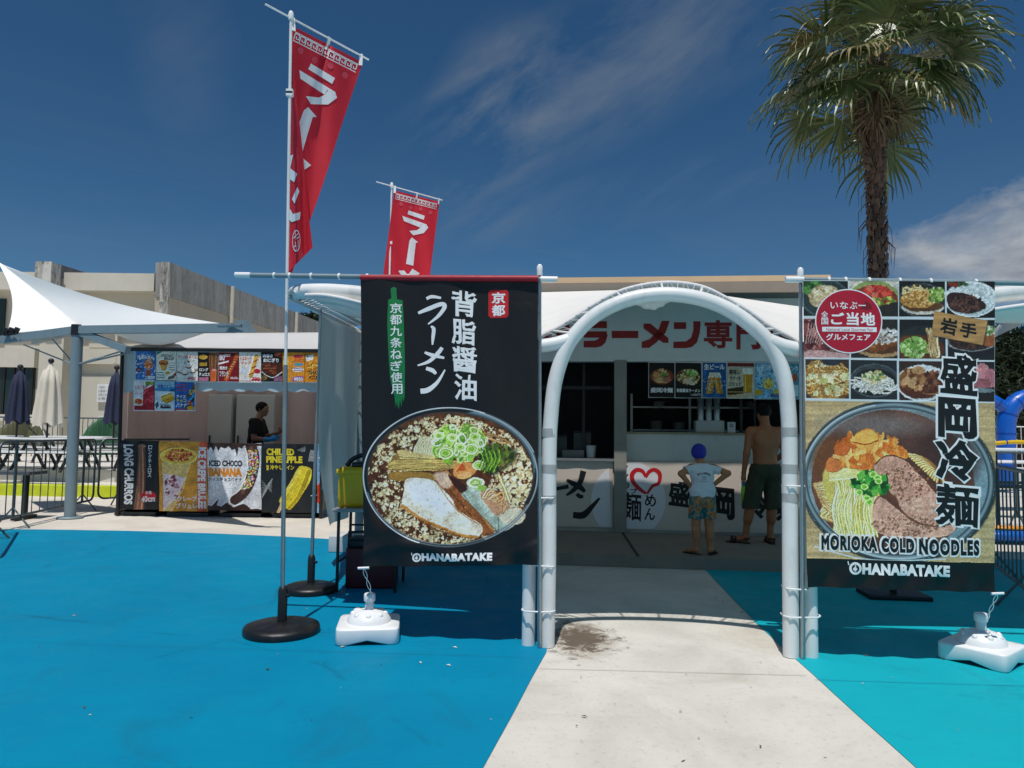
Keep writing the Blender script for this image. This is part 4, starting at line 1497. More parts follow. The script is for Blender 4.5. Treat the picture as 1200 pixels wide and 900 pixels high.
# ---- right banner: cold noodles
wv2 = lambda s, t: 0.008 * np.sin(s * 6 + t * 4) * (0.3 + t) + 0.004 * np.sin(s * 15 - t * 11) + 0.02 * np.clip((t - 0.915) / 0.085, 0, 1) * np.sin(s * 30 + 2) * np.sin(t * 40)
RX = (941, 328.5, 1165.5, 691)
SR = quad_surf(ARCH.pix(941, 328.5, -0.085), ARCH.pix(1165.5, 329.5, -0.085), ARCH.pix(946, 688, -0.085), ARCH.pix(1166, 694, -0.085), RX, wv2)
ban2 = thing('hanging_banner', 'banner with cold noodles and a grid of food photos, right of the arch', 'banner', G(1055, 768))
A = Art(*RX, 2.1, 'c9ae7e', 8)
gr = A.noise(26, 4, 3, 4.0, 0.12)
A.I = A.shadefield('c3a878', 0.16, gr)
s = Sub(A, 935, 460, 3.75)
met = A.noise(30, 3, 5)
s.ell(432, 398, 438, 356, '2c3334', soft=8).ell(430, 396, 430, 348, A.shadefield('6b7d83', 0.25, met)).ring(430, 396, 424, 342, 8, 'a9bcc2')
s.ell(410, 400, 362, 316, A.shadefield('5d3a2c', 0.35, met))
s.ell(400, 250, 300, 150, '4a3430', a=0.7, soft=60).ell(660, 300, 130, 130, '3f2a26', a=0.8, soft=60).ell(330, 150, 230, 50, '8a8a88', a=0.5, soft=50)
s.ell(150, 300, 110, 90, '7a4a26', a=0.6, soft=50)
for i in range(26):                                   # loose noodles left and right
    t_ = i / 26
    s.noodle([(60 + 40 * t_, 420 + 90 * t_), (110 + 60 * A.rs.rand(), 400 + 150 * t_), (90 + 50 * A.rs.rand(), 500 + 70 * t_), (160 + 40 * A.rs.rand(), 560 + 30 * t_)], 10, '8d6536', ['d9b97c', 'cda768', 'e3cd97'][i % 3])
for i in range(14):
    s.noodle([(480 + i * 10, 280 + i * 9), (540 + i * 6, 290 + i * 6), (600 + i * 3, 330 + i * 5), (640, 390 + i * 3)], 10, '7d5128', ['ddba78', 'cfa766'][i % 2])
s.blob([(110, 350), (240, 340), (330, 380), (360, 470), (330, 560), (330, 640), (170, 640), (160, 540), (110, 460)], 'bfae5c', soft=6)
for i in range(46):                                   # main sheaf
    t_ = i / 46
    x0 = 110 + 190 * t_
    s.noodle([(x0 + 20, 352 + 40 * A.rs.rand()), (x0 + 30 + 30 * A.rs.rand(), 430), (x0 + 10 + 50 * A.rs.rand(), 530), (x0 + 30 + 20 * A.rs.rand(), 640)], 8, 'a08d3c', ['e9df95', 'f0e9ae', 'd9cc78'][i % 3])
for i in range(14):
    s.noodle([(130, 360 + i * 3), (230 + i * 4, 350 + i * 4), (310, 390 + i * 12), (330, 440 + i * 16)], 7, 'a9933e', 'efe6a4')
# kimchi
km = A.noise(5, 4, 61)
s.blob([(180, 330), (220, 250), (260, 190), (320, 170), (360, 215), (420, 230), (480, 265), (470, 300), (380, 300), (330, 345), (250, 350)], A.shadefield('cc7a32', 0.4, km))
for i in range(110):
    a_, q = A.rs.rand() * 6.28, math.sqrt(A.rs.rand())
    x, y = 310 + 150 * q * math.cos(a_), 270 + 75 * q * math.sin(a_)
    s.ell(x, y, 10 + 24 * A.rs.rand(), 6 + 9 * A.rs.rand(), ['e09a4a', 'd57c2c', 'b85a1c', 'eec07c', 'c4662a', 'f0b766'][A.rs.randint(6)], rot=A.rs.rand() * 3, a=0.8, wob=.3, seed=i)
s.blob([(110, 350), (130, 300), (170, 310), (190, 345), (150, 365)], 'c2703a').blob([(150, 280), (200, 235), (230, 255), (200, 290)], 'b8602c')
s.blob([(250, 200), (320, 172), (350, 210), (310, 260), (260, 250)], 'e3a550', soft=10).line([(240, 230), (300, 240), (350, 220)], 6, 'a34b18')
# pork slices
pr = A.noise(4, 4, 71)
s.blob([(335, 330), (390, 290), (460, 300), (520, 350), (580, 420), (640, 500), (650, 560), (600, 585), (520, 570), (455, 520), (430, 470), (350, 400)], A.shadefield('bd8e7a', 0.2, pr))
s.line([(338, 326), (390, 288), (460, 298), (520, 348), (600, 440)], 5, '54301f')
s.blob([(330, 500), (360, 465), (430, 510), (520, 575), (610, 590), (690, 580), (660, 625), (560, 640), (400, 640), (330, 600)], A.shadefield('c49682', 0.2, pr))
s.line([(332, 500), (362, 466), (430, 512), (520, 577), (640, 590)], 4, '5f3a28')
s.scatter(470, 400, 120, 80, 240, 4.2, ['5e3a28', '7a4c34', '4a2c1e', '8d6046'], jitter=0.7, a=0.6)
s.scatter(470, 590, 150, 45, 190, 4.0, ['6b4432', '7d523c', '54341f'], jitter=0.7, a=0.55)
s.scatter(540, 500, 80, 60, 60, 6, ['cfa892', 'd9b7a4', 'c59984'], jitter=0.6, a=0.6)
# chopped scallion
for i in range(70):
    a_, q = A.rs.rand() * 6.28, math.sqrt(A.rs.rand())
    x, y = 320 + 82 * q * math.cos(a_), 410 + 52 * q * math.sin(a_)
    z = 11 + 6 * A.rs.rand()
    s.poly([(x - z, y - z * .6), (x + z * .6, y - z), (x + z, y + z * .7), (x - z * .5, y + z)], ['1f5a24', '2f7a2c', '154018', '3f9436', '66a845'][A.rs.randint(5)])
for (x, y) in ((290, 425), (350, 385), (265, 450), (310, 490), (355, 400), (330, 370), (300, 475)):
    s.ell(x, y, 17, 14, '6fae3c').ring(x, y, 14, 11, 5, 'b9dd7c')
s.rect(-20, 742, 900, 1000, '0b0b0c')
s.line([(60, 690), (250, 735), (430, 742), (640, 728)], 5, 'd4e2e6')
A.photo(0.55, 0.16, 0.28, 2.4, 9)
fm = ((A.X - 1048) / 112) ** 2 + ((A.Y - 566) / 90) ** 2 < 1
A.I = np.where(fm[..., None], np.clip((A.I - 0.05) * 1.2 + 0.03, 0, 1), A.I)
for k_ in range(8):
    s.ring(430, 395, 404 + k_ * 3, 322 + k_ * 3, 5, ['39454a', '4b595f', '66757b', '7f9096', '93a5ab', '8397a0', '6a7c84', '55666d'][k_])
s.ring(430, 396, 420, 338, 7, 'cfe0e4', arc=(60, 140), a=.8).ring(430, 396, 420, 338, 6, 'dfeaee', arc=(180, 255), a=.7).ring(430, 396, 427, 345, 4, '2c3538')
s.line([(60, 690), (250, 735), (430, 742), (640, 728)], 5, 'd4e2e6')
s.rect(-20, 742, 900, 1000, '0b0b0c')
# grid of food photos
s = Sub(A, 935, 320, 5.0)
s.rect(20, 38, 1160, 766, 'd3dee2')
cells = [[(32, 48, 298, 258), (310, 46, 592, 258), (600, 46, 868, 258), (880, 46, 1152, 262)],
         [(30, 276, 300, 506), (312, 276, 590, 506), (602, 276, 870, 508), (884, 276, 1150, 512)],
         [(36, 520, 296, 750), (310, 522, 586, 752), (600, 524, 872, 754), (884, 524, 1150, 758)]]
def cell(i, j, bg):
    c = cells[i][j]
    sub = Art(*(Sub(A, 935, 320, 5.0).p(c[0], c[1]) + Sub(A, 935, 320, 5.0).p(c[2], c[3])), 1.6, bg, 40 + i * 4 + j)
    return sub, Sub(sub, 935, 320, 5.0), c
def paste(sub):
    sub.photo(0.6, 0.25, 0.35, 2.0, int(sub.e[0] + sub.e[1]))
    x0, y0, x1, y1 = sub.e
    sl = A.win(x0, y0, x1, y1)
    h, w_ = sl[0].stop - sl[0].start, sl[1].stop - sl[1].start
    iy = np.clip((np.arange(h) * sub.H / h).astype(int), 0, sub.H - 1)
    ix = np.clip((np.arange(w_) * sub.W / w_).astype(int), 0, sub.W - 1)
    A.I[sl] = sub.I[iy][:, ix]
def strands(q, cx, cy, rx, ry, n, w_, dark, lights):
    for i in range(n):
        a_, r1 = q.a.rs.rand() * 6.28, math.sqrt(q.a.rs.rand())
        x, y = cx + rx * r1 * math.cos(a_), cy + ry * r1 * math.sin(a_)
        b_ = q.a.rs.rand() * 6.28
        l = w_ * 4.5
        q.noodle([(x - l * math.cos(b_), y - l * .6 * math.sin(b_)), (x + l * .3 * math.sin(b_), y - l * .3 * math.cos(b_)), (x + l * math.cos(b_), y + l * .6 * math.sin(b_))], w_, dark, lights[q.a.rs.randint(len(lights))])
g, q, c = cell(0, 0, '1c2422')
q.ell(160, 150, 150, 120, '2c3a3a').ring(160, 150, 140, 110, 5, '55666a').ell(90, 90, 70, 50, '2c5a2a', soft=20).scatter(80, 80, 60, 40, 40, 12, ['3f7a34', '23471f', '5a9446'])
q.blob([(80, 190), (70, 120), (130, 80), (220, 80), (240, 140), (180, 200)], 'b9a682').scatter(150, 140, 85, 60, 160, 11, ['d9c9a4', 'c7b084', 'e8dcc0', 'a88c5c'], a=.9); paste(g)
g, q, c = cell(0, 1, 'cfc8b8')
q.ell(450, 150, 150, 110, '8d9a5c').ell(450, 160, 140, 90, '7c3a20').scatter(470, 120, 85, 45, 130, 12, ['c8382a', 'e0503c', 'a82418', 'd9705c']).scatter(500, 190, 90, 50, 120, 11, ['6b3a1c', '9a5a2c', 'b8c45a', 'd9d48c', '8a3a1c', '5c7a2c']).blob([(320, 258), (592, 170), (592, 258)], '2a2622'); paste(g)
g, q, c = cell(0, 2, '17191a')
q.ell(735, 160, 140, 105, '2b2d2c').ring(735, 160, 138, 100, 4, '5b6466'); strands(q, 690, 105, 75, 22, 30, 8, '8d6a35', ['e4d09a', 'd3b878'])
q.ell(735, 200, 125, 45, 'cfc8ba').ell(735, 190, 118, 38, '5a3a1c').ell(708, 155, 104, 52, A.shadefield('b98a44', .0, A.noise(3, 2, 3)) if False else 'b98a44', wob=.05).scatter(708, 152, 96, 46, 240, 7, ['d3a65c', 'a87634', 'e0bb78', '946228']).scatter(820, 125, 50, 45, 90, 10, ['a9c46a', '7fa044', 'd3e0a4', '56782c']); paste(g)
g, q, c = cell(0, 3, '1a1414')
q.ell(1015, 150, 150, 105, 'b9c6c8').ell(1015, 140, 140, 90, 'ccd6d6').ring(1015, 150, 146, 102, 8, 'e3ecee').scatter(1040, 105, 105, 45, 220, 8, ['e4eaea', 'cdd6d6', 'f2f5f5', 'b8c4c4']).blob([(885, 120), (960, 110), (1060, 150), (1100, 200), (1020, 235), (920, 220), (884, 180)], '35201c').scatter(985, 175, 90, 50, 120, 9, ['4a2c26', '2a1714', '5c3a30', '6d4a3c']).scatter(930, 60, 60, 14, 30, 10, ['2f5a2c', '8a2c24', '1f3a1c']); paste(g)
g, q, c = cell(1, 0, '8d5a58')
q.scatter(150, 380, 150, 110, 260, 22, ['6a2c2c', '8d4a48', '4a1c1c', 'b07a74', '5c2a28']).blob([(30, 506), (60, 460), (200, 470), (300, 490), (300, 506)], 'c79c98')
for i in range(8): q.line([(40 + i * 14, 420), (60 + i * 18, 300)], 5, 'c9a49c')
paste(g)
g, q, c = cell(1, 1, '2a2724')
q.ell(480, 440, 150, 62, 'b08a5c').ell(480, 428, 145, 52, '57341c')
for (x, y) in ((400, 430), (450, 445), (505, 430), (555, 405), (440, 400), (520, 390)): q.ell(x, y, 34, 30, '7d4522').ell(x - 8, y - 10, 14, 9, 'b5733c')
q.scatter(500, 370, 100, 45, 110, 10, ['cfcac4', 'e4e0da', 'a79a90', '8d7a6c']); paste(g)
g, q, c = cell(1, 2, '1b1c1c')
q.ell(735, 430, 165, 120, '262a2a').ell(725, 450, 140, 85, '5a3018').ell(650, 400, 60, 30, '6d3a1c', soft=15).scatter(685, 440, 78, 58, 190, 12, ['9cc06a', '6d9a3c', 'c5dc98', '4a7028', '82aa50'])
for i in range(12): q.noodle([(760 + i * 7, 330 + (i % 3) * 8), (775 + i * 4, 400), (765 + i * 6, 450 + (i % 4) * 10), (785 + i * 3, 495)], 12, '7a5428', ['dcc08c', 'cfae74', 'ead8ac'][i % 3])
paste(g)
g, q, c = cell(1, 3, '1e1d1f')
q.ell(1020, 400, 140, 60, '3a2a24').ring(1020, 400, 138, 58, 5, '8a8f92').scatter(990, 400, 90, 40, 90, 11, ['2a1c18', '4a2e24', '5f3c2c']).ell(1120, 390, 40, 45, 'a05a34').scatter(1120, 340, 30, 25, 40, 9, ['7f9a5c', 'cfd8bc', '54702f']); paste(g)
g, q, c = cell(2, 0, '3a3026')
q.scatter(165, 640, 150, 115, 150, 26, ['8d6230', '6d4620', 'a67a40']); strands(q, 165, 640, 140, 110, 190, 7, '6a4418', ['d3a85c', 'c08e42', 'e3c484', 'a9793a']); q.scatter(160, 640, 130, 100, 30, 17, ['d9d3a0', 'b9b870', 'e6ddb4']).ell(190, 530, 60, 26, '2c3038'); paste(g)
g, q, c = cell(2, 1, '26292b')
q.ell(450, 640, 150, 100, '3a3f42').ring(450, 640, 146, 96, 5, '596266').ell(450, 650, 130, 80, '1c1e1f'); strands(q, 450, 665, 118, 48, 100, 8, '7d786a', ['e8e4d6', 'd6d0bd', 'f3f1e8']); q.scatter(450, 620, 65, 34, 90, 10, ['dcc896', 'c8b070', 'e8ddb8', '4f7a3c', '7a9a58']); paste(g)
g, q, c = cell(2, 2, '3a2622')
q.ell(735, 650, 155, 108, 'd6dde0').ring(735, 650, 150, 103, 6, 'f0f4f5').ell(725, 665, 128, 78, '5a2a1a').scatter(680, 630, 70, 50, 90, 18, ['a9764a', '8d5830', 'c79a6c', '6d3a1c']).ell(710, 575, 40, 24, 'b98a5c').scatter(790, 640, 45, 60, 70, 13, ['4a2418', '6a3826', '8a5a40']).line([(740, 710), (800, 715), (830, 700)], 8, '9a6a44'); paste(g)
g, q, c = cell(2, 3, '241e1e')
q.ell(1080, 580, 45, 50, 'c9868a', wob=.1).ell(1130, 620, 40, 55, 'b8707a', wob=.1).ell(1070, 650, 60, 30, '9a5a60').ell(1080, 690, 70, 14, '6d7a7e'); paste(g)
# wooden plaque
pts = [(806, 222), (1112, 278), (1086, 424), (788, 368)]
s.poly([(x + 6, y + 8) for x, y in pts], '201810', a=0.6, soft=8).poly(pts, A.shadefield('b98c56', 0.22, A.noise(8, 4, 77, 3.0, 0.35)))
A.sheet('cloth', SR, M_INK, ban2)
CG = lambda x, y: (935 + x / 5, 320 + y / 5)
CR = lambda x, y: (935 + x / 3.75, 460 + y / 3.75)
fSR = lambda x, y: SR(x, y)
L = Letters().disc(*CG(300, 288), 40.2, 38.8, 48)
L.place(fSR, 0.0008, 'badge_rim', M_LWHITE, ban2, step=4)
L = Letters().disc(*CG(300, 288), 38.9, 37.4, 48)
L.place(fSR, 0.0014, 'badge', M_RED, ban2, step=4)
L = Letters().poly([CG(*p) for p in ((372, 214), (378, 180), (392, 190), (402, 165), (420, 178), (432, 184), (440, 208), (420, 218), (396, 216))])
L.place(fSR, 0.002, 'badge_map', mat('map_red', '7a0a20', 0.5), ban2)
L = Letters()
for ch, b in (('い', (190, 176, 236, 214)), ('な', (246, 172, 296, 216)), ('ぶ', (304, 172, 352, 216)), ('ー', (358, 190, 402, 197)), ('全', (134, 230, 176, 268)), ('国', (136, 272, 176, 310)), ('ご', (192, 238, 272, 310)), ('当', (284, 236, 360, 314)), ('地', (370, 236, 458, 314))):
    L.text(ch, CG(*b[:2]) + CG(*b[2:]), 0.03 if ch in 'ご当地' else 0.014)
L.text('グルメフェア', CG(162, 364) + CG(428, 405), 0.028)
L.rect(*(CG(140, 324) + CG(466, 352)))
L.place(fSR, 0.0026, 'lettering', M_LWHITE, ban2, step=4)
L = Letters().text('National Local Gourmet Fair', CG(165, 330) + CG(445, 348), 0.0)
L.place(fSR, 0.0032, 'lettering', M_RED, ban2, step=4)
L = Letters()
def rotbox(ch, cx, cy, w_, h_, ang, bold):
    l2 = Letters().text(ch, (-w_ / 2, -h_ / 2, w_ / 2, h_ / 2), bold, rough=0.012, shear=-.05)
    ca, sa_ = math.cos(R(ang)), math.sin(R(ang))
    L._add([CG(cx + x * ca - y * sa_, cy + x * sa_ + y * ca) + (z,) for x, y, z in l2.v], l2.f)
rotbox('岩', 890, 312, 100, 98, 9, 0.028)
rotbox('手', 1004, 336, 94, 92, 9, 0.03)
L.place(fSR, 0.0012, 'lettering', M_LBLACK, ban2, step=4)
big = (('盛', CG(832, 480) + CG(1050, 718)), ('岡', CR(618, 28) + CR(782, 205)), ('冷', CR(606, 212) + CR(788, 394)), ('麺', CR(600, 408) + CR(792, 588)))
L = Letters()
for ch, b in big:
    L.text(ch, (b[0] - 2.6, b[1] - 2.6, b[2] + 2.6, b[3] + 2.6), 0.085, rough=0.004, shear=-0.07)
for wd, b in (('MORIOKA', (92, 640, 344, 705)), ('COLD', (362, 645, 508, 708)), ('NOODLES', (528, 645, 796, 713))):
    L.text(wd, CR(b[0] - 9, b[1] - 9) + CR(b[2] + 7, b[3] + 8), 0.125, space=1.22)
L.place(fSR, 0.0010, 'lettering_rim', M_LWHITE, ban2, step=4)
L = Letters()
for ch, b in big:
    L.text(ch, b, {'盛': 0.032, '岡': 0.042, '冷': 0.044, '麺': 0.027}[ch], rough=0.012, shear=-0.07)
for wd, b in (('MORIOKA', (92, 640, 344, 705)), ('COLD', (362, 645, 508, 708)), ('NOODLES', (528, 645, 796, 713))):
    L.text(wd, CR(*b[:2]) + CR(*b[2:]), 0.062, space=1.22)
L.place(fSR, 0.0020, 'lettering', M_LBLACK, ban2, step=4)
L = Letters()
logo(L, *(CR(218, 757) + CR(662, 806)))
L.place(fSR, 0.0014, 'lettering', M_LWHITE, ban2, step=3)

# ------------------------------------------------------------------ poles and rods that carry the banners
def banner_frame(label, pole_px, base_py, top_py, rod, off):
    b = ARCH.pix(pole_px[1], base_py, off)
    b.z = 0
    t = ARCH.pix(pole_px[0], top_py, off)
    f = thing('banner_frame', label, 'banner frame', b)
    MB().tube([b, b.lerp(t, 0.5)], 0.0165, 12).build('pole', M_STEEL, f)
    MB().tube([b.lerp(t, 0.5), t], 0.0125, 12).build('pole', M_STEEL, f)
    MB().lathe([(0.02, -0.03), (0.021, 0.0), (0.021, 0.035), (0.012, 0.05)], t, 12).build('pole_cap', M_WPLAST, f)
    ra, rb = ARCH.pix(*rod[0], off - 0.004), ARCH.pix(*rod[1], off - 0.004)
    MB().tube([ra, rb], 0.019, 12).build('crossbar', M_GREYP, f)
    d = (rb - ra).normalized()
    MB().tube([ra - d * 0.02, ra + d * 0.10], 0.0225, 12).build('end_cap', M_WPLAST, f)
    MB().tube([rb + d * 0.02, rb - d * 0.10], 0.0225, 12).build('end_cap', M_WPLAST, f)
    for k in (0.12, 0.17, 0.24, 0.33, 0.42, 0.55) if off > -1 else ():
        q = ra.lerp(rb, k)
        MB().tube([q - d * 0.008, q + d * 0.008], 0.024, 10).build('cable_tie', M_TIE, f)
    return f


banner_frame('slim steel pole and crossbar that hold up the black banner', (632.5, 632.5), 757, 318, ((279, 322.3), (650, 327.5)), -0.055)
banner_frame('slim steel pole and crossbar that hold up the food photo banner', (938, 941), 770, 322, ((924, 327.5), (1330, 334)), -0.055)

# ------------------------------------------------------------------ red noodle flags
M_FLAG = mat('flag_red', 'cf1a31', 0.7, var=0.04, scale=5)
M_FLAGW = mat('flag_white', 'e9edf0', 0.7, var=0.02)


def flag_stand_base(parent, c, r=0.275):
    MB().lathe([(r * 0.99, 0.0), (r, 0.012), (r, 0.035), (r * 0.97, 0.052), (r * 0.8, 0.066), (r * 0.3, 0.078), (0.05, 0.082)], c, 44).build('base', mat('black_rubber', '141416', 0.42, var=0.2, scale=9, stain=0.15, stain_col='6a6660', bump=0.1), parent)
    MB().lathe([(0.034, 0.075), (0.034, 0.30), (0.026, 0.33), (0.020, 0.335)], c, 18).build('pole_socket', M_BLACK, parent)
    MB().tube([c + Vector((0.03, -0.01, 0.27)), c + Vector((0.055, -0.02, 0.27))], 0.012, 8).build('clamp_knob', M_BLACK, parent)


def noodle_flag(label, base_px, top_px, D, bar, cloth, base):
    bpos = base
    fl = thing('advertising_flag', label, 'flag', bpos, 'red noodle flags on poles')
    t = P(*top_px, D)
    mid = bpos.lerp(t, 0.42)
    MB().tube([bpos + Vector((0, 0, 0.05)), mid], 0.0165, 12).build('pole', M_STEEL, fl)
    MB().tube([mid, t], 0.0115, 12).build('pole', M_WHITEP, fl)
    MB().lathe([(0.02, -0.02), (0.022, 0.02), (0.014, 0.045)], t, 10).build('pole_cap', M_WPLAST, fl)
    a, b = P(*bar[0], D - 0.16), P(*bar[1], bar[2])
    MB().tube([a, b], 0.0075, 8).build('crossbar', M_WPLAST, fl)
    # cloth
    (x0, y0), (x1, y1), D1, length, shear, xl, slack = cloth
    U, V = 60.0, 180.0
    def surf(u, v):
        su, tv = u / U, v / V
        dy = length * tv
        xr = x0 + (x1 - x0) * su - shear * dy + 1.3 * math.sin(tv * 9 + su * 3) * tv * slack
        y = y0 + (y1 - y0) * su * (1 - 0.25 * tv * slack) + dy
        d = D - 0.012 + (D1 - D) * su * (1 - 0.6 * tv * slack)
        d += 0.035 * math.sin(su * 7 - tv * 6) * (0.15 + tv) + 0.016 * math.sin(su * 15 - tv * 11 + 1.3)+ 0.05 * slack * math.exp(-((su - 0.47) / 0.05) ** 2) * max(0, 1 - 2.2 * tv)
        z = xr - (xl[0] + (xl[1] - xl[0]) * tv)
        w = 2.0
        if z < w:
            zz_ = math.sqrt(z * z + w * w * 0.2) if z > 0 else -0.4 * z + w * 0.447
            k = max(0.0, w - z)
            xr = xr - z + (zz_ if z > 0 else zz_)
            d += 0.0035 * k
        return P(xr, y, d), Vector((0, -1, 0))
    mb = MB()
    mb.grid(lambda p, q: surf(p * U, q * V)[0], 48, 110)
    mb.build('cloth', M_FLAG, fl)
    L = Letters()
    # running key border
    n = 11
    for i in range(n):
        xa = 3.2 + i * 4.95
        for seg in (((0, 8), (0, 3)), ((0, 3), (4.0, 3)), ((4.0, 3), (4.0, 6.6)), ((4.0, 6.6), (1.7, 6.6)), ((1.7, 6.6), (1.7, 4.9))):
            L.stroke([(xa + p[0], 1.2 + p[1]) for p in seg], 0.75)
    L.rect(3, 3.0, 57.5, 3.7).rect(3, 9.6, 57.5, 10.3)
    def glyph(pl, x0, y0, x1, y1):
        for pts in pl:
            L.poly([(x0 + px_ / 100 * (x1 - x0), y0 + py_ / 100 * (y1 - y0)) for px_, py_ in pts])
    glyph([[(22, 0), (82, 6), (80, 24), (20, 17)], [(2, 30), (92, 40), (100, 52), (74, 44), (72, 60), (10, 50)], [(92, 40), (100, 52), (86, 80), (50, 100), (34, 86), (62, 74), (72, 60), (76, 44)]], 14, 20, 50, 49)
    glyph([[(42, 0), (72, 12), (62, 16), (64, 100), (32, 100), (34, 12)]], 18, 52, 48, 86)
    glyph([[(66, 0), (96, 12), (70, 58), (50, 40)], [(50, 40), (70, 58), (24, 100), (2, 86)], [(14, 24), (36, 16), (94, 76), (72, 92)]], 14, 90, 48, 118)
    glyph([[(8, 4), (46, 22), (34, 42), (0, 22)], [(76, 24), (100, 40), (64, 84), (14, 100), (4, 82), (50, 66)]], 14, 123, 48, 150)
    L.place(surf, 0.004, 'lettering', M_FLAGW, fl, step=1.3)
    L = Letters()
    L.ring(31, 163, 7.6, 8.6, 24)
    for (a_, b_) in (((26, 159), (36, 159)), ((31, 156), (31, 162)), ((27, 164), (29, 169)), ((33, 163), (33, 170)), ((25, 162), (29, 162)), ((33, 166), (37, 166))):
        L.stroke([a_, b_], 0.9)
    L.place(surf, 0.004, 'seal', M_FLAGW, fl, step=1.3)
    for i in range(4):
        Letters().disc(11 + i * 13, 14.5 + (i % 2) * 1.5, 2.6, 2.6, 10).place(surf, 0.0035, 'petal_print', mat('petal_pink', 'd6475a', 0.7), fl, step=1.6)
    # loops
    for (u, v) in ((1.0, 0), (30, 0), (59, 0)):
        p = surf(u, 1.5)[0]
        q = a.lerp(b, 0.0)
        k = (p - a).dot((b - a)) / (b - a).length_squared
        q = a.lerp(b, k)
        MB().bar(p + Vector((0, -0.01, -0.02)), q + Vector((0, -0.004, 0.012)), 0.03, 0.006).build('loop', M_TIE, fl)
    for tv in (0.32 if slack > .5 else 0.4, 0.72 if slack < .5 else 0.33):
        p = bpos.lerp(t, 1 - tv * 0.4)
        MB().box(p + Vector((0, 0, 0)), (0.05, 0.035, 0.035)).build('loop', M_TIE, fl)
    flag_stand_base(fl, bpos)
    return fl


fb1 = G(330, 741)
D1 = fb1.y
noodle_flag('large red noodle flag twisted round its pole, on the nearer black round base', (330, 741), (341, 20), D1, ((311, 5), (432, 70), D1 + 0.62), ((344, 31), (425, 73), D1 + 0.58, 259, 0.318, (339.5, 336), 1.0), fb1)
fb2t = P(459, 218, 8.9)
noodle_flag('smaller red noodle flag rising behind the black ramen banner', (459, 640), (459, 218), 8.9, ((441, 213), (518, 234.5), 9.4), ((462, 223), (515, 236.5), 9.4, 168, 0.13, (420, 420), 0.2), Vector((fb2t.x, fb2t.y, 0.0)))
# a bare pole on the farther round base
fb3 = G(364, 693)
p3 = thing('flag_pole', 'bare steel flag pole on the farther black round base', 'flag pole', fb3)
t3 = P(376.5, 352, fb3.y + 0.05)
MB().tube([fb3 + Vector((0, 0, 0.05)), fb3.lerp(t3, 0.5)], 0.0165, 12).build('pole', M_STEEL, p3)
MB().tube([fb3.lerp(t3, 0.5), t3], 0.0135, 12).build('pole', M_STEEL, p3)
MB().tube([fb3.lerp(t3, 0.32) - Vector((0.03, 0, 0)), fb3.lerp(t3, 0.32) + Vector((0.03, 0, 0.01))], 0.005, 6).build('cable_tie', M_TIE, p3)
flag_stand_base(p3, fb3, 0.245)

# ------------------------------------------------------------------ posters
def poster(box, label, bg, paint, texts=(), plane=None, off=0.0, group=None, k=2.6, seed=1, name='poster', cat='poster', wav=None, letters=()):
    """a printed sheet; paint() works in 0..100 across and down"""
    x0, y0, x1, y1 = box
    sf = quad_surf(plane.pix(x0, y0, off), plane.pix(x1, y0 + 0.012 * (x1 - x0), off), plane.pix(x0, y1, off), plane.pix(x1, y1 + 0.012 * (x1 - x0), off), box, wav)
    th = thing(name, label, cat, (plane.pix((x0 + x1) / 2, y1, off)), group)
    A = Art(*box, k, bg, seed)
    class S0(Sub):
        def p(s, x, y):
            return (x0 + x / 100 * (x1 - x0), y0 + y / 100 * (y1 - y0))
    s = S0(A, 0, 0, 100 / (x1 - x0))
    paint(s, A)
    A.photo(0.3, 0.16, 0.3, 1.6, seed)
    A.sheet('printed_sheet', sf, M_INKP if not wav else M_INK, th)
    bag = {}
    for t in texts:
        body, (a, b, c, d), m = t[:3]
        kw = dict(t[3]) if len(t) > 3 else {}
        L = bag.setdefault(m.name, (Letters(), m))[0]
        xa, ya = s.p(a, b); xb, yb = s.p(c, d)
        bold = kw.pop('bold', 0.035)
        if kw.pop('v', 0):
            L.vtext(body, xa, xb, ya, yb, bold)
        else:
            L.text(body, (xa, ya, xb, yb), bold, **kw)
    for i, (L, m) in enumerate(bag.values()):
        L.place(sf, (0.0016 if wav else 0.0008) + 0.0008 * i, 'lettering', m, th, step=3 if wav else None)
    return th, s, sf


M_LBLUE = mat('lettering_blue', '173c8c', 0.5)
M_LRED = mat('lettering_red', 'c41e24', 0.5)
M_LBROWN = mat('lettering_brown', '3a1f14', 0.5)

# ------------------------------------------------------------------ the snack booth
BD = 12.2
BP = Plane((-8, BD, 0), (0, BD, 0))
booth = thing('snack_booth', 'white roofed snack tent with a poster header and black framed counter', 'food booth', P(256, 606, BD))
def pb(px, py, off=0.0):
    return BP.pix(px, py, off)
zl = 0.0
M_BFRAME = mat('booth_frame', '1c1e21', 0.5)
fr_ = [pb(143.5, 409), pb(377, 411)]
MB().tube(fr_, 0.035, 10).build('front_rail', M_BFRAME, booth)
for (xt, xb_) in ((143.5, 137.5), (378, 376)):
    b = pb(xb_, 607); b.z = 0.0
    MB().tube([b, pb(xt, 409)], 0.03, 10).build('front_post', M_BFRAME, booth)
for (xt, xb_) in ((150, 146), (372, 371)):
    t = P(xt, 411, BD + 2.9)
    MB().tube([Vector((t.x, t.y, 0)), t], 0.025, 8).build('rear_post', M_BFRAME, booth)
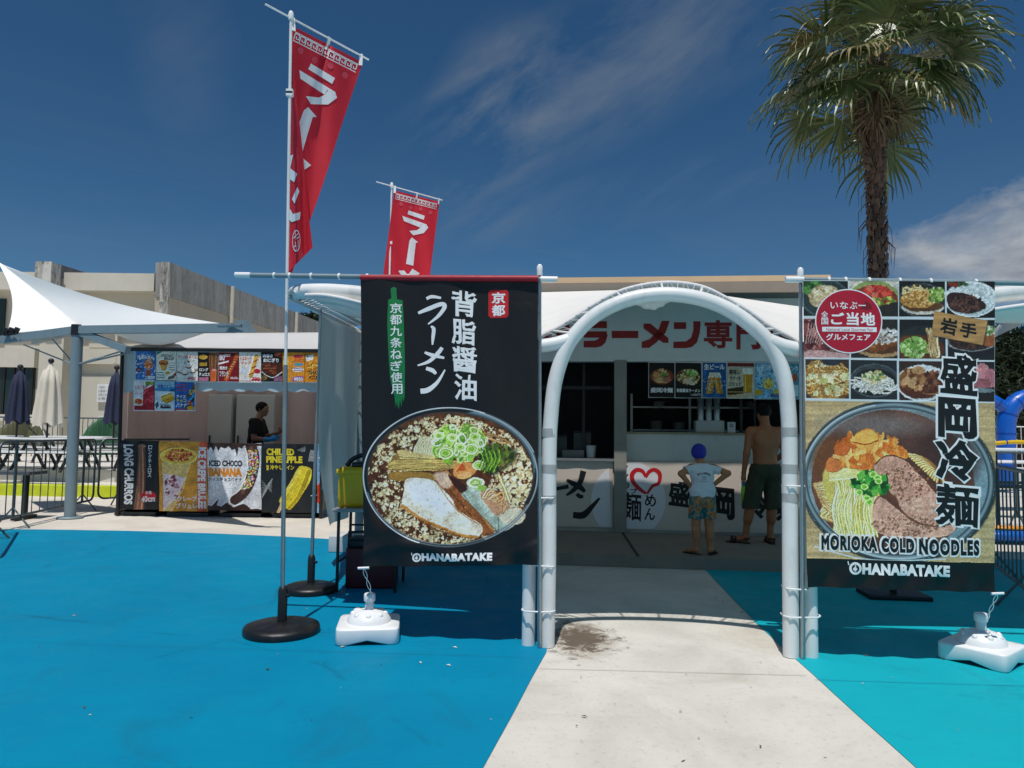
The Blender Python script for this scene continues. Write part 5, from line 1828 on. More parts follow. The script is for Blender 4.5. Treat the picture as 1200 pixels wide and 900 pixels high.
# roof: eave to ridge and down the back
e0, e1 = pb(143, 407.5, -0.04), pb(379, 409, -0.04)
r0, r1 = P(236, 390.5, BD + 1.3), P(384, 389.5, BD + 1.3)
b0_, b1_ = P(150, 411, BD + 3), P(374, 413, BD + 3)
rf = MB()
def roofp(u, v):
    if v < 0.5:
        a, b = e0.lerp(e1, u), r0.lerp(r1, u); t = v * 2
    else:
        a, b = r0.lerp(r1, u), b0_.lerp(b1_, u); t = v * 2 - 1
    p = a.lerp(b, t)
    p.z -= 0.05 * math.sin(math.pi * t) * (0.6 + 0.4 * math.sin(u * 20))
    return p
rf.grid(roofp, 40, 16)
rf.add([e0, r0, b0_], [(0, 1, 2)]).add([e1, r1, b1_], [(0, 1, 2)])
rf.build('roof', mat('tent_white', 'f0efec', 0.55, var=0.02, bump=0.06, bscale=4, transl=0.35), booth)
# header sheet with a scalloped valance
hd = MB()
def header(u, v):
    yb_ = 455.5 + 2.5 * abs(math.sin(u * math.pi * 11))
    if u < 0.08: yb_ = 461 - u * 60
    return pb(145 + 232 * u, 411 + 2 * u + (yb_ - 411) * v, 0.06 + 0.02 * math.sin(u * 40) * v)
hd.grid(header, 132, 6)
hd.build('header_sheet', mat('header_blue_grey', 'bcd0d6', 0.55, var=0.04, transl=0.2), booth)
# back wall sheet, side sheets
bw = MB()
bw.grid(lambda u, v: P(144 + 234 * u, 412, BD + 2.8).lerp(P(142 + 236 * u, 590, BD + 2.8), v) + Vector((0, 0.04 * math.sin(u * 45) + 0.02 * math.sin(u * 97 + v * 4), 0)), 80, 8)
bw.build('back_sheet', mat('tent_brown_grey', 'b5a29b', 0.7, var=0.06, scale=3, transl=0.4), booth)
for sx in (0, 1):
    sw = MB()
    if sx == 0:
        q = [pb(144, 411, 0.1), P(151, 411, BD + 2.8), P(146, 592, BD + 2.8), pb(138, 604, 0.1)]
    else:
        q = [pb(378, 411, 0.1), P(373, 411, BD + 2.8), P(373, 592, BD + 2.8), pb(377, 606, 0.1)]
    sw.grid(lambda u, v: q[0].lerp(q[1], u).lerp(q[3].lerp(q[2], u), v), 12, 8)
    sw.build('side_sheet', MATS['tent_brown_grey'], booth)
# counter box behind the hanging banners, on a low black plinth
cbx = MB()
a, b = pb(140, 517, 0.10), pb(377, 520, 0.10)
cz = (a.z + b.z) / 2 - 0.02
cbx.box(((a.x + b.x) / 2, BD + 0.4, cz / 2 + 0.05), (b.x - a.x, 0.56, cz - 0.1))
cbx.build('counter', M_BLACK, booth)
for i in range(4):
    x = a.x + 0.35 + i * 0.9
    MB().box((x, BD + 0.3, 0.03), (0.7, 0.5, 0.06)).build('pallet', mat('pallet_grey', '3d3e3e', 0.7, var=0.2), booth)
for x, lab, w_ in ((255, 'narrow white fridge at the back of the snack booth, left of the worker', 0.50), (297, 'wide white fridge standing behind the snack booth worker', 0.80)):
    c = P(x, 560, BD + 2.35); 
    f = thing('fridge', lab, 'fridge', (c.x, c.y, 0))
    zt = P(x, 462, BD + 2.35).z
    MB().box((c.x, c.y + 0.3, zt / 2), (w_, 0.58, zt), bev=0.015).build('body', mat('fridge_white', 'b9b8b2', 0.4, var=0.04), f)
    MB().box((c.x, c.y - 0.015, zt / 2 + 0.05), (w_ - 0.02, 0.03, zt - 0.14), bev=0.008).build('door', mat('fridge_door', 'c4c3bd', 0.4, var=0.04), f)
    MB().box((c.x - w_ / 2 + 0.07, c.y - 0.045, zt * 0.55), (0.025, 0.03, 0.3), bev=0.006).build('handle', M_BLACK, f)

CZ = lambda sub, L: sub.a.rs
def gibber(s, x0, y0, x1, y1, rows, col, w=3.0):
    for r_ in range(rows):
        y = y0 + (y1 - y0) * (r_ + 0.5) / rows
        x = x0
        while x < x1 - 2:
            l = 3 + s.a.rs.rand() * 5
            s.line([(x, y), (min(x1, x + l), y + (s.a.rs.rand() - .5) * 1.5)], w, col)
            x += l + 3.2


PG = 'menu posters on the snack booth header'
P5 = lambda x0, y0, x1, y1: (140 + x0 / 9.6, 400 + y0 / 9.6, 140 + x1 / 9.6, 400 + y1 / 9.6)
P6 = lambda x0, y0, x1, y1: (255 + x0 / 9.23, 400 + y0 / 9.23, 255 + x1 / 9.23, 400 + y1 / 9.23)


def pt_ice(s, A):
    s.poly([(0, 0), (100, 0), (100, 100), (0, 100)], A.shadefield('3f78bd', 0.35, A.noise(3, 3, 4)))
    s.scatter(50, 50, 60, 60, 60, 4, ['8fb6dd', '2b5ea3', 'cfe0ee'])
    s.poly([(50, 66), (78, 66), (70, 96), (56, 96)], 'b5562a').ell(65, 52, 24, 16, 'd97a4c').ell(66, 40, 18, 13, 'e08c5e').ell(68, 31, 9, 10, 'e89a6e').scatter(65, 50, 20, 20, 30, 4, ['f0b48c', 'c2612f'])
    s.ell(16, 66, 13, 11, '1c3f7a').ell(16, 66, 8, 6, 'c96a3a').line([(8, 48), (36, 42)], 4, 'c9b48c'); gibber(s, 50, 86, 98, 98, 2, 'e6edf4')
def pt_choc(s, A):
    s.poly([(0, 0), (30, 0), (0, 12)], '2f8f86').ell(36, 40, 24, 14, 'a54a1c').ell(36, 36, 22, 9, 'c96a2c').poly([(16, 46), (56, 46), (46, 66), (28, 66)], 'd9a04c').ell(56, 74, 12, 8, 'd8a82c').scatter(36, 40, 20, 10, 30, 3, ['8a3412', 'e08c3c'])
    gibber(s, 66, 36, 92, 66, 4, '6d6a60', 2.2); gibber(s, 4, 70, 40, 92, 3, '3d7f8a', 4); s.poly([(84, 78), (100, 72), (100, 84), (86, 84)], 'b92a20').poly([(60, 88), (92, 80), (92, 92), (58, 98)], '6a6560')
def pt_donut(s, A):
    s.scatter(55, 30, 40, 20, 40, 2.5, ['7d8a86', 'b8c0bc'])
    for (x, y, z) in ((18, 62, 17), (55, 46, 15), (76, 62, 16), (40, 68, 17), (95, 55, 12)):
        s.ell(x, y + 4, z, z * 0.72, '7d4f2c').ell(x, y, z, z * 0.66, 'cfc8c4').ell(x - 3, y - 3, z * .6, z * .4, 'e6e2e0')
    s.ell(58, 34, 5, 3, '9a2c24')
def pt_churro(s, A):
    for i in range(7):
        s.line([(58 + i * 6.5, 0), (62 + i * 4.5, 84)], 5, ['8a5530', '6d3d20', 'a36a3e'][i % 3])
    s.poly([(64, 62), (96, 58), (94, 100), (62, 100)], 'd2642c').ell(82, 60, 12, 6, 'e08a90').ell(26, 16, 22, 13, 'c79a3c').poly([(6, 36), (46, 34), (46, 46), (6, 48)], 'a8842c').poly([(2, 86), (52, 84), (52, 98), (2, 98)], 'b06a86')
def pt_frank(s, A):
    s.poly([(0, 36), (50, 28), (50, 34), (0, 43)], 'e6ded8').poly([(0, 92), (100, 90), (100, 100), (0, 100)], '8a1014')
    s.line([(38, 92), (58, 60), (78, 34), (90, 10)], 24, '7a2c10').line([(38, 92), (58, 60), (78, 34), (90, 10)], 18, 'c2602c').line([(40, 88), (60, 56), (80, 30)], 5, 'e59a5c')
    for i in range(8): s.line([(40 + i * 6.2, 76 - i * 8), (55 + i * 6, 78 - i * 8)], 3.5, '5a1f0c')
    gibber(s, 60, 84, 96, 92, 2, 'eeeeee', 3)
def pt_dog(s, A):
    s.line([(48, 92), (58, 66), (72, 30), (82, 8)], 4, 'c9a878').line([(52, 78), (58, 66), (72, 30), (78, 12)], 17, 'd9a23a')
    for i in range(6): s.line([(46 + i * 5.5, 74 - i * 11), (66 + i * 5, 68 - i * 11)], 5, ['b5301c', 'e8c04c'][i % 2])
    s.ell(82, 62, 15, 11, 'c81f3a'); s.ell(26, 62, 20, 12, 'd8dde8'); gibber(s, 60, 86, 98, 96, 1, 'c8202c', 8); gibber(s, 6, 92, 60, 98, 1, 'b03040', 3)
def pt_niku(s, A):
    s.poly([(0, 36), (100, 34), (100, 66), (60, 84), (0, 66)], '4a2014')
    for i in range(12): s.line([(4 + (i * 37) % 60, 42 + i * 2.6), (40 + (i * 29) % 58, 38 + i * 3)], 6, ['7a3820', '5c2614', '94502c'][i % 3])
    s.line([(0, 66), (30, 82), (60, 85), (100, 66)], 4, 'e6e0d8').scatter(82, 8, 16, 7, 30, 5, ['b5482c', 'd0623c', '7a2414']).scatter(14, 88, 14, 9, 30, 5, ['7a6a2c', '5c4a2c', '8a3c1c']).poly([(60, 84), (98, 80), (98, 98), (58, 98)], '8a5a78')
def pt_set(s, A):
    s.poly([(0, 0), (24, 0), (24, 100), (0, 100)], 'e0a818').scatter(12, 40, 10, 36, 30, 6, ['f2d040', 'c96a1c', 'f0e8d0', 'a8341c']).ell(70, 14, 22, 7, 'd24a7c').ell(70, 58, 26, 10, 'e8d8dc').poly([(46, 82), (96, 80), (94, 96), (44, 98)], '8f4a9c').poly([(52, 36), (96, 36), (90, 46), (54, 46)], '5aa0b8')
    gibber(s, 52, 20, 96, 32, 2, 'e06a1c', 6); gibber(s, 52, 52, 92, 64, 2, '5a7ab0', 3)
def pt_potato(s, A):
    for i in range(40):
        x, y = 10 + A.rs.rand() * 80, 22 + A.rs.rand() * 50
        b = A.rs.rand() * 3
        s.line([(x, y), (x + 22 * math.cos(b), y + 12 * math.sin(b))], 5, ['e8b040', 'd08a1c', 'f2cc70', 'b5700f'][A.rs.randint(4)])
    s.poly([(4, 12), (44, 6), (46, 24), (6, 30)], 'eef0f2')
def pt_berry(s, A):
    s.poly([(46, 30), (100, 10), (100, 100), (40, 100)], 'b02434').scatter(80, 55, 22, 42, 36, 10, ['c8303c', '9c1824', 'd9525a', 'a82030']).scatter(78, 6, 22, 8, 24, 6, ['6d8a2c', '8aa844']).ell(22, 70, 20, 15, 'd8962c').scatter(22, 70, 16, 11, 16, 4, ['b02a20', 'e8c04c']).poly([(0, 84), (60, 84), (60, 100), (0, 100)], 'a02028')
    gibber(s, 6, 34, 52, 44, 2, 'd8a0a8', 3)
def pt_pine(s, A):
    s.poly([(0, 0), (100, 0), (100, 34), (0, 34)], '8cb8cf').poly([(0, 24), (100, 20), (100, 36), (0, 32)], '3a8fc0').ell(85, 30, 10, 8, '1d5a90')
    s.poly([(28, 52), (82, 40), (98, 62), (62, 78), (34, 68)], 'd8a424').line([(34, 60), (84, 46)], 5, 'f0d070').line([(44, 68), (92, 56)], 4, 'b57f10').poly([(0, 80), (14, 70), (20, 84), (8, 96)], '3a5a6a')
    gibber(s, 30, 84, 74, 98, 1, '4a3a2a', 8)
def pt_banana(s, A):
    s.poly([(0, 0), (100, 0), (100, 100), (0, 100)], A.shadefield('1d63b0', 0.3, A.noise(4, 3, 8))).line([(66, 50), (84, 34), (96, 14)], 16, '6a4a2c').line([(62, 92), (80, 76), (90, 60)], 14, '3c2418').scatter(84, 34, 12, 18, 40, 3, ['d9a040', '2a1810', 'c8c040', '2ca0c0']).scatter(76, 76, 12, 14, 30, 3, ['d9a040', 'c83a5a', '8a5a2c']).line([(78, 62), (94, 48)], 6, '2cb0d8').ell(80, 92, 20, 10, 'e0a020').poly([(0, 94), (60, 96), (60, 100), (0, 100)], 'b02c28')
    gibber(s, 10, 4, 60, 34, 3, 'b03a68', 5)


W_, K_ = M_LWHITE, M_LBLACK
plist = [
    (P5(180, 100, 405, 432), 'blue poster with an orange soft ice sundae', '4a80bf', pt_ice, [('冷凍みかん', (8, 16, 92, 30), W_), ('¥550', (60, 86, 96, 97), W_)]),
    (P5(415, 112, 636, 436), 'pale poster with a chocolate topped crepe cup, second in the top row', 'dfe2d6', pt_choc, [('CHOCOLATE', (24, 10, 88, 19), K_), ('BRULEE', (40, 20, 90, 30), K_)]),
    (P5(641, 114, 882, 442), 'grey white poster with a heap of sugared doughnut balls', 'd3d8d4', pt_donut, [('ドーナツボール', (10, 12, 94, 24), M_LRED), ('¥450', (52, 86, 90, 97), M_LRED)]),
    (P5(886, 122, 1102, 450), 'black poster with a fan of brown churro sticks', '15120f', pt_churro, [('ロング', (6, 54, 52, 66), W_), ('チュロス', (4, 70, 60, 82), W_)]),
    (P6(8, 118, 229, 432), 'dark red poster with a big grilled sausage', '7f1418', pt_frank, [('BIG', (6, 8, 30, 28), W_), ('JUICY', (28, 6, 60, 18), W_), ('粗挽き', (6, 48, 44, 60), W_), ('フランク', (6, 64, 48, 84), W_)]),
    (P6(233, 118, 470, 442), 'white poster with a spiral sausage on a stick and a red disc', 'e8e2d6', pt_dog, [('トルネード', (6, 14, 56, 28), M_LRED), ('ドッグ', (12, 30, 54, 42), M_LRED), ('700', (58, 82, 94, 97), M_LRED)]),
    (P6(476, 118, 701, 434), 'black poster with dark glazed meat skewers', '17120f', pt_niku, [('肉巻き', (6, 6, 54, 18), W_), ('おにぎり', (8, 20, 82, 34), W_)]),
    (P6(705, 118, 940, 438), 'orange and yellow set menu poster, partly hidden by the flag pole', 'e6962c', pt_set, [('唐揚げ', (52, 8, 92, 20), M_LRED), ('¥850', (50, 84, 92, 96), W_)]),
    (P6(945, 118, 1142, 440), 'orange poster heaped with fries, rightmost of the header', 'e08c18', pt_potato, [('揚げたて', (8, 12, 42, 18), K_), ('SHAKE', (22, 62, 92, 75), K_), ('POTATO', (22, 78, 96, 92), K_)]),
    (P5(165, 452, 391, 772), 'red and white poster with candied strawberries, first of the lower row', 'dcdde0', pt_berry, [('いちごあめ', (6, 12, 66, 28), M_LRED), ('¥500', (6, 62, 40, 78), M_LRED)]),
    (P5(397, 446, 626, 772), 'pale blue poster with yellow pineapple slices, middle of the lower row', 'cfe0ea', pt_pine, [('冷凍パイン', (12, 12, 84, 26), M_LBLUE), ('¥700', (26, 80, 78, 94), K_)]),
    (P5(620, 458, 846, 772), 'blue poster with chocolate bananas in colourful lettering, last of the lower row', '1d63b0', pt_banana, [('アイス', (8, 46, 56, 58), W_), ('チョコ', (8, 60, 58, 72), M_YEL), ('バナナ', (8, 75, 60, 90), W_)]),
]
for i, (bx, lb, bg, pt, tx) in enumerate(plist):
    th, s, sf = poster(bx, lb, bg, pt, tx, BP, 0.0, PG, 3.2, i + 3)
    x0, y0, x1, y1 = bx
    # white paper margin behind
    mb = MB()
    c = [BP.pix(x0 - 0.8, y0 - 0.8, 0.006), BP.pix(x1 + 0.8, y0 - 0.6, 0.006), BP.pix(x1 + 0.8, y1 + 1.3, 0.006), BP.pix(x0 - 0.8, y1 + 1.1, 0.006)]
    mb.add(c, [(0, 1, 2, 3)])
    mb.build('paper', mat('poster_paper', 'e8eaea', 0.5), th)

# wide banners hung along the booth counter
wb = lambda s, t: 0.02 * np.sin(t * 5 + s * 9) * np.sin(s * 5) + 0.012 * np.sin(s * 23 + t * 6) + 0.015 * np.exp(-((t - 0.06) / 0.05) ** 2) * np.sin(s * 14)
B2 = lambda x0, y0, x1, y1: (140 + x0 / 4.8, 500 + y0 / 4.8, 140 + x1 / 4.8, 500 + y1 / 4.8)
BG = 'dessert banners along the snack booth counter'
def mk(box):
    return lambda x, y: ((x - box[0]) / (box[2] - box[0]) * 100, (y - box[1]) / (box[3] - box[1]) * 100)
bxA, bxB, bxC, bxD = (5, 76, 222, 464), (222, 82, 496, 474), (496, 90, 798, 470), (798, 95, 1108, 482)
def pA(s, A):
    m = mk(bxA)
    for i in range(5):
        x = 104 + i * 9
        s.line([m(x, 108), m(x + 1, 300), m(x - 14 + i * 2, 462)], 4.6, ['6d4a38', '8f6650', '7a523e', 'a67a60', '5f3e2e'][i])
    for (x, y) in ((110, 108), (120, 103), (132, 104), (140, 108)): s.ell(*m(x, y), 4, 3, '9a7058')
    x, y = m(163, 388); s.ell(x, y, 20.5, 12.4, 'cc1430')
def pB(s, A):
    m = mk(bxB)
    s.poly([(0, 0), (100, 0), (100, 100), (0, 100)], A.shadefield('d99a34', 0.16, A.noise(9, 3, 5)))
    s.poly([m(448, 82), m(498, 82), m(486, 476), m(434, 474)], 'd8593a')
    s.poly([m(236, 200), m(400, 200), m(360, 350), m(300, 474), m(244, 474)], 'e6c87c').poly([m(244, 262), m(372, 285), m(330, 380), m(254, 466), m(246, 466)], 'ead6dc')
    s.scatter(*m(300, 340), 18, 24, 40, 3.4, ['c88a98', 'b5707c', 'e6ccd0', '8a3a4a'])
    s.ell(*m(332, 165), 38, 18, 'f4dc78').ell(*m(332, 163), 35, 16, 'f0cc48', wob=.05).ell(*m(335, 160), 29, 13, 'c9702c', wob=.1).scatter(*m(335, 160), 27, 12, 150, 2.6, ['b5301c', 'd8562c', 'e8a044', '9c2814', 'f0c860'])
def pC(s, A):
    m = mk(bxC)
    s.poly([(0, 0), (100, 0), (100, 100), (0, 100)], A.shadefield('dcdee2', 0.1, A.noise(12, 3, 7)))
    s.poly([m(*q) for q in ((490, 86), (800, 92), (800, 108), (770, 104), (740, 112), (700, 104), (690, 122), (672, 112), (662, 165), (648, 124), (628, 130), (610, 108), (590, 122), (570, 112), (556, 138), (544, 108), (530, 140), (518, 112), (500, 130), (490, 110))], '38211a')
    s.poly([m(*q) for q in ((490, 478), (490, 440), (520, 446), (556, 406), (546, 440), (570, 448), (610, 424), (640, 452), (700, 430), (716, 440), (740, 462), (776, 456), (800, 466), (800, 490))], '3a231c')
    s.line([m(740, 112), m(756, 190), m(740, 290), m(700, 370), m(650, 412)], 22, '452a22', w2=17).line([m(738, 116), m(750, 190), m(732, 290), m(694, 366)], 7, '6a4638')
    pts = [m(742, 130), m(754, 190), m(742, 280), m(708, 350)]
    for p_, q_ in zip(pts[:-1], pts[1:]):
        for i in range(75):
            t = A.rs.rand()
            s.ell(p_[0] + (q_[0] - p_[0]) * t + (A.rs.rand() - .5) * 17, p_[1] + (q_[1] - p_[1]) * t, 1.6, 1.3, ['e6b8c8', 'd8d24c', '8fc04c', 'e0e0e0', 'c83a6a', 'e08a30', '5aa0c8'][A.rs.randint(7)])
def pD(s, A):
    m = mk(bxD)
    s.poly([(0, 0), (100, 0), (100, 100), (0, 100)], A.shadefield('1b1e21', 0.3, A.noise(8, 3, 9)))
    s.blob([m(*q) for q in ((1000, 232), (1040, 220), (1078, 236), (1074, 300), (1020, 390), (960, 462), (920, 440), (900, 410), (950, 340))], A.shadefield('d8c52c', 0.12, A.noise(5, 2, 9))).line([m(1010, 240), m(960, 330), m(915, 415)], 6, 'e9da5c').line([m(1066, 250), m(1010, 390), m(955, 455)], 7, 'b09a14').line([m(915, 435), m(895, 480)], 6, 'c9a878')
    for i in range(8):
        s.line([m(800 + i * 3, 400 - i * 8), m(830 + i * 4, 350 - i * 8)], 1.6, '8a9090').line([m(800, 390 - i * 12), m(856, 300 + i * 10)], 1.2, '7a8080')
    for i in range(6): s.line([m(1064 + i * 6, 190), m(1074 + i * 5, 130)], 1.4, 'a0a4a4')
    for i in range(6): s.line([m(1000 + i * 4, 130 + i), m(1040, 110 + i * 5)], 1.4, '6a7070')
tA, _, _ = poster(B2(*bxA), 'black banner with a long churro and a red price disc', '17171a', pA, [('LONG CHURROS', (9.5, 6, 33, 93), mat('lettering_grey', 'c9ced2', .5), dict(rot=90, bold=0.05)), ('ロングチュロス', (71, 7, 81, 54), W_, dict(v=1, bold=0.02)), ('全長', (65, 73, 82, 78), W_, dict(bold=0.02)), ('40cm', (55, 80, 91, 89), W_, dict(bold=0.03, shear=0.15))], BP, -0.02, BG, 3.4, 21, 'hanging_banner', 'banner', wb)
tB, _, _ = poster(B2(*bxB), 'orange banner with a sugar crusted crepe cone', 'd99a34', pB, [('ICE CREPE BRULEE', (80, 8, 97, 96), W_, dict(rot=90, bold=0.05)), ('アイスクレープ', (10, 78, 78, 86), W_, dict(bold=0.04)), ('ブリュレ', (36, 88, 79, 96), W_, dict(bold=0.04))], BP, -0.02, BG, 3.4, 22, 'hanging_banner', 'banner', wb)
tC, _, _ = poster(B2(*bxC), 'white banner with a sprinkled chocolate banana', 'dcdee2', pC, [('ICED CHOCO', (3, 26, 64, 35), K_, dict(bold=0.05)), ('BANANA', (2, 37, 64, 50), M_ORANGE, dict(bold=0.07)), ('アイスチョコバナナ', (1, 51.5, 64, 57), K_, dict(bold=0.03))], BP, -0.02, BG, 3.4, 23, 'hanging_banner', 'banner', wb)
tD, _, _ = poster(B2(*bxD), 'black banner with a yellow pineapple stick', '1b1e21', pD, [('CHILLED', (10, 7, 60, 17), M_YEL, dict(bold=0.05)), ('PINEAPPLE', (9, 18, 74, 28), M_YEL, dict(bold=0.05)), ('冷やしパイン', (16, 31, 60, 38), M_YEL, dict(bold=0.03)), ('旨', (9, 31, 13.5, 39), M_YEL, dict(bold=0.03))], BP, -0.02, BG, 3.4, 24, 'hanging_banner', 'banner', wb)
def pE(s, A):
    s.poly([(0, 60), (60, 55), (100, 70), (100, 90), (0, 85)], 'd8452c').ell(50, 20, 40, 14, 'e8f2f8')
poster((371.4, 520, 378, 601), 'narrow pale blue banner at the right end of the booth counter', '8fb8d8', pE, [], BP, 0.0, BG, 3, 25, 'hanging_banner', 'banner', wb)

# ------------------------------------------------------------------ menus under the shop fascia
P7 = lambda x0, y0, x1, y1: (620 + x0 / 3.75, 320 + y0 / 3.75, 620 + x1 / 3.75, 320 + y1 / 3.75)
def ramenA(s, A):
    s.ell(50, 42, 52, 36, '1c1410').ell(50, 40, 46, 31, '8a3a24').ell(48, 40, 36, 23, 'b0643a').scatter(48, 36, 30, 20, 90, 5, ['d8a060', 'e0c084', '9a4424', 'c07a54', '5a2a18']).scatter(58, 34, 10, 8, 16, 4, ['5a8a3c', '8ab050'])
    for i in range(14): s.line([(18 + i * 4, 46), (30 + i * 3, 56), (46 + i * 2, 58)], 2.4, ['e0cc94', 'c8a868'][i % 2])
    s.ell(70, 48, 16, 10, 'b0705c')
def ramenB(s, A):
    s.ell(50, 42, 52, 36, '16120e').ell(50, 40, 46, 31, '6d4420').scatter(50, 40, 42, 28, 140, 4.5, ['d8c48c', 'a8803c', '5c3414', 'e6d8ac']).scatter(64, 30, 20, 10, 50, 5, ['8fb850', '5c8a2c', 'c4dc94']).blob([(30, 48), (50, 44), (76, 58), (66, 64), (40, 58)], 'dcc8a8').line([(18, 42), (56, 40)], 6, 'c2a055')
def beerA(s, A):
    s.poly([(0, 0), (100, 0), (100, 100), (0, 100)], A.shadefield('1c5a96', 0.4, A.noise(3, 3, 3)))
    for (x, t) in ((36, 8), (66, -8)): s.poly([(x - 14 + t, 30), (x + 14 + t, 30), (x + 13 - t, 88), (x - 15 - t, 88)], 'c98a20').poly([(x - 15 + t, 28), (x + 15 + t, 28), (x + 14, 42), (x - 14, 42)], 'e6e2d4').line([(x - 5 + t, 44), (x - 6 - t, 84)], 4, 'e8b84c').line([(x + 8 + t, 44), (x + 6 - t, 84)], 3, '9a5f10')
    s.scatter(50, 60, 50, 45, 40, 2.2, ['8fc0e0', 'd8eaf4'])
def beerB(s, A):
    s.poly([(0, 0), (100, 0), (100, 10), (0, 10)], '7a1a1a').poly([(58, 20), (92, 20), (90, 84), (62, 84)], 'd0921c').poly([(56, 14), (94, 14), (93, 32), (57, 32)], 'f0ead8').line([(66, 36), (67, 80)], 5, 'eec05c').poly([(0, 74), (60, 66), (60, 86), (0, 92)], '3a2a14')
    gibber(s, 4, 78, 60, 96, 2, 'd8b060', 3)
def lemon(s, A):
    s.poly([(0, 0), (100, 0), (100, 100), (0, 100)], A.shadefield('7fb4d4', 0.35, A.noise(3, 3, 5))).scatter(50, 50, 50, 45, 60, 4, ['d8ecf6', '3a86b8', 'b8dcec']).ell(50, 58, 22, 22, 'd8b430').ring(50, 58, 17, 17, 3, 'f2e6a8').ell(14, 82, 14, 12, 'd8a81c').ell(84, 80, 15, 12, 'e0c040').scatter(50, 56, 18, 18, 20, 4, ['f0dc70', 'c89a1c', 'f6efc0'])
def teal(s, A):
    s.poly([(0, 0), (100, 0), (100, 100), (0, 100)], A.shadefield('5a9ab0', 0.2, A.noise(4, 3, 5))).ell(70, 40, 14, 24, 'c8502c').poly([(10, 60), (90, 60), (90, 92), (10, 92)], 'b8d8e0')
mn = [((527, 393, 639, 545), 'dark menu poster with red cold noodles, leftmost under the red sign', '0f0d0c', ramenA, [('盛岡冷麺', (6, 72, 94, 87), W_)]),
      ((643, 394, 757, 547), 'dark menu poster with brown pork fat ramen, second under the red sign', '0f0d0c', ramenB, [('背脂醤油ラーメン', (4, 74, 96, 85), W_), ('1,000円', (60, 88, 96, 95), W_, dict(bold=0.0))]),
      ((763, 393, 866, 547), 'blue poster with two clinking beer mugs', '1c5a96', beerA, [('生ビール', (6, 4, 94, 20), W_)]),
      ((872, 394, 989, 549), 'cream poster with a single tall glass of beer', 'c9bca4', beerB, [('美味い', (6, 18, 48, 34), K_), ('サワーを', (8, 38, 50, 50), K_), ('ゴクッと', (4, 54, 52, 66), K_)]),
      ((993, 394, 1108, 552), 'light blue poster with lemon slices in ice', '7fb4d4', lemon, [('レモンサワー', (8, 6, 92, 22), W_), ('¥600', (58, 84, 96, 96), M_LBLUE)]),
      ((1113, 396, 1190, 552), 'teal drink poster, rightmost under the red sign and behind the arch', '5a9ab0', teal, [('ドリンク', (10, 8, 90, 22), W_)])]
for i, (bx, lb, bg, pt, tx) in enumerate(mn):
    th, s, sf = poster(P7(*bx), lb, bg, pt, tx, SHOP, -0.07, 'menu posters under the red noodle sign', 3.0, 50 + i)
    b = P7(*bx)
    MB().add([SHOP.pix(b[0] - .7, b[1] - .7, -0.062), SHOP.pix(b[2] + .7, b[1] - .7, -0.062), SHOP.pix(b[2] + .7, b[3] + .7, -0.062), SHOP.pix(b[0] - .7, b[3] + .7, -0.062)], [(0, 1, 2, 3)]).build('paper', MATS['poster_paper'], th)

# ------------------------------------------------------------------ things on the shop counter
def on_shop(px, b, z):
    a = sa(px, 480, b)[0]
    return SHOP.at(a, b, z)
KX = lambda x: 640 + x / 3.75
zs = zp + 0.032
c = on_shop(KX(714), 0.35, zs)
ds = thing('cup_rack', 'white box on the counter under three steel cup tubes', 'cup rack', c)
MB().box(c + Vector((0, 0, 0.085)), (0.40, 0.22, 0.17), rz, 0.01).build('box', mat('rack_white', 'b5b8b6', 0.4), ds)
for dx in (-0.115, 0, 0.115):
    MB().lathe([(0.048, 0.17), (0.048, 0.50), (0.042, 0.505), (0.04, 0.40)], c + SHOP.u * dx, 18).build('cup_tube', mat('tube_steel', 'aeb2b2', 0.3, 0.7), ds)
c = on_shop(KX(813), 0.22, zs)
cd = thing('counter_sign', 'small white card stand on the counter, beside the cup rack', 'sign', c)
MB().box(c + Vector((0, 0, 0.075)), (0.11, 0.03, 0.15), rz, 0.004).build('card', mat('card_white', 'c9cccc', 0.4), cd)
L = Letters().text('注文', (-0.03, -0.05, 0.03, -0.02), 0.03).rect(-0.03, -0.01, 0.03, 0.0)
L.place(lambda x, y: (c + SHOP.u * x + Vector((0, 0, 0.08 - y)) - SHOP.b * 0.016, -SHOP.b), 0.001, 'lettering', M_LBLACK, cd)
zt = zc + 0.037
c = on_shop(KX(198), 0.3, zt)
MB().lathe([(0.062, 0), (0.075, 0.17), (0.079, 0.175), (0.07, 0.17), (0.06, 0.02), (0.0, 0.02)], c, 20).build('white_tub', M_WPLAST, None, 'white plastic tub on the dark counter, left of the pillar', 'tub')
c = on_shop(KX(120), 0.34, zt)
tr = MB()
tr.box(c + Vector((0, 0, 0.01)), (0.3, 0.2, 0.02), rz)
for dx, dy, sx, sy in ((0, .1, .3, .012), (0, -.1, .3, .012), (.15, 0, .012, .2), (-.15, 0, .012, .2)):
    tr.box(c + SHOP.u * dx + SHOP.b * dy + Vector((0, 0, 0.055)), (sx, sy, 0.1), rz)
tr.build('serving_tray', mat('tray_grey', '6f7272', 0.4, 0.4), None, 'grey steel tray on the counter, left of the white tub', 'tray')
for px, h, lab in ((55, 0.30, 'dark bottle crate at the far left of the open counter'), (160, 0.36, 'dark kitchen box behind the white tub')):
    c = on_shop(KX(px), 0.48, zt)
    bb = thing('kitchen_box', lab, 'box', c)
    MB().box(c + Vector((0, 0, h / 2)), (0.26, 0.2, h), rz, 0.01).build('body', mat('box_dark', '3a3c3e', 0.5), bb)
    MB().box(c + Vector((0, 0, h + 0.012)), (0.27, 0.21, 0.022), rz, 0.006).build('lid', M_BLACK, bb)
M_BOWL = mat('bowl_white', '9a9a96', 0.4)
shelf_z = {1.15: 1.165, 1.55: 1.565, 1.95: 1.965}
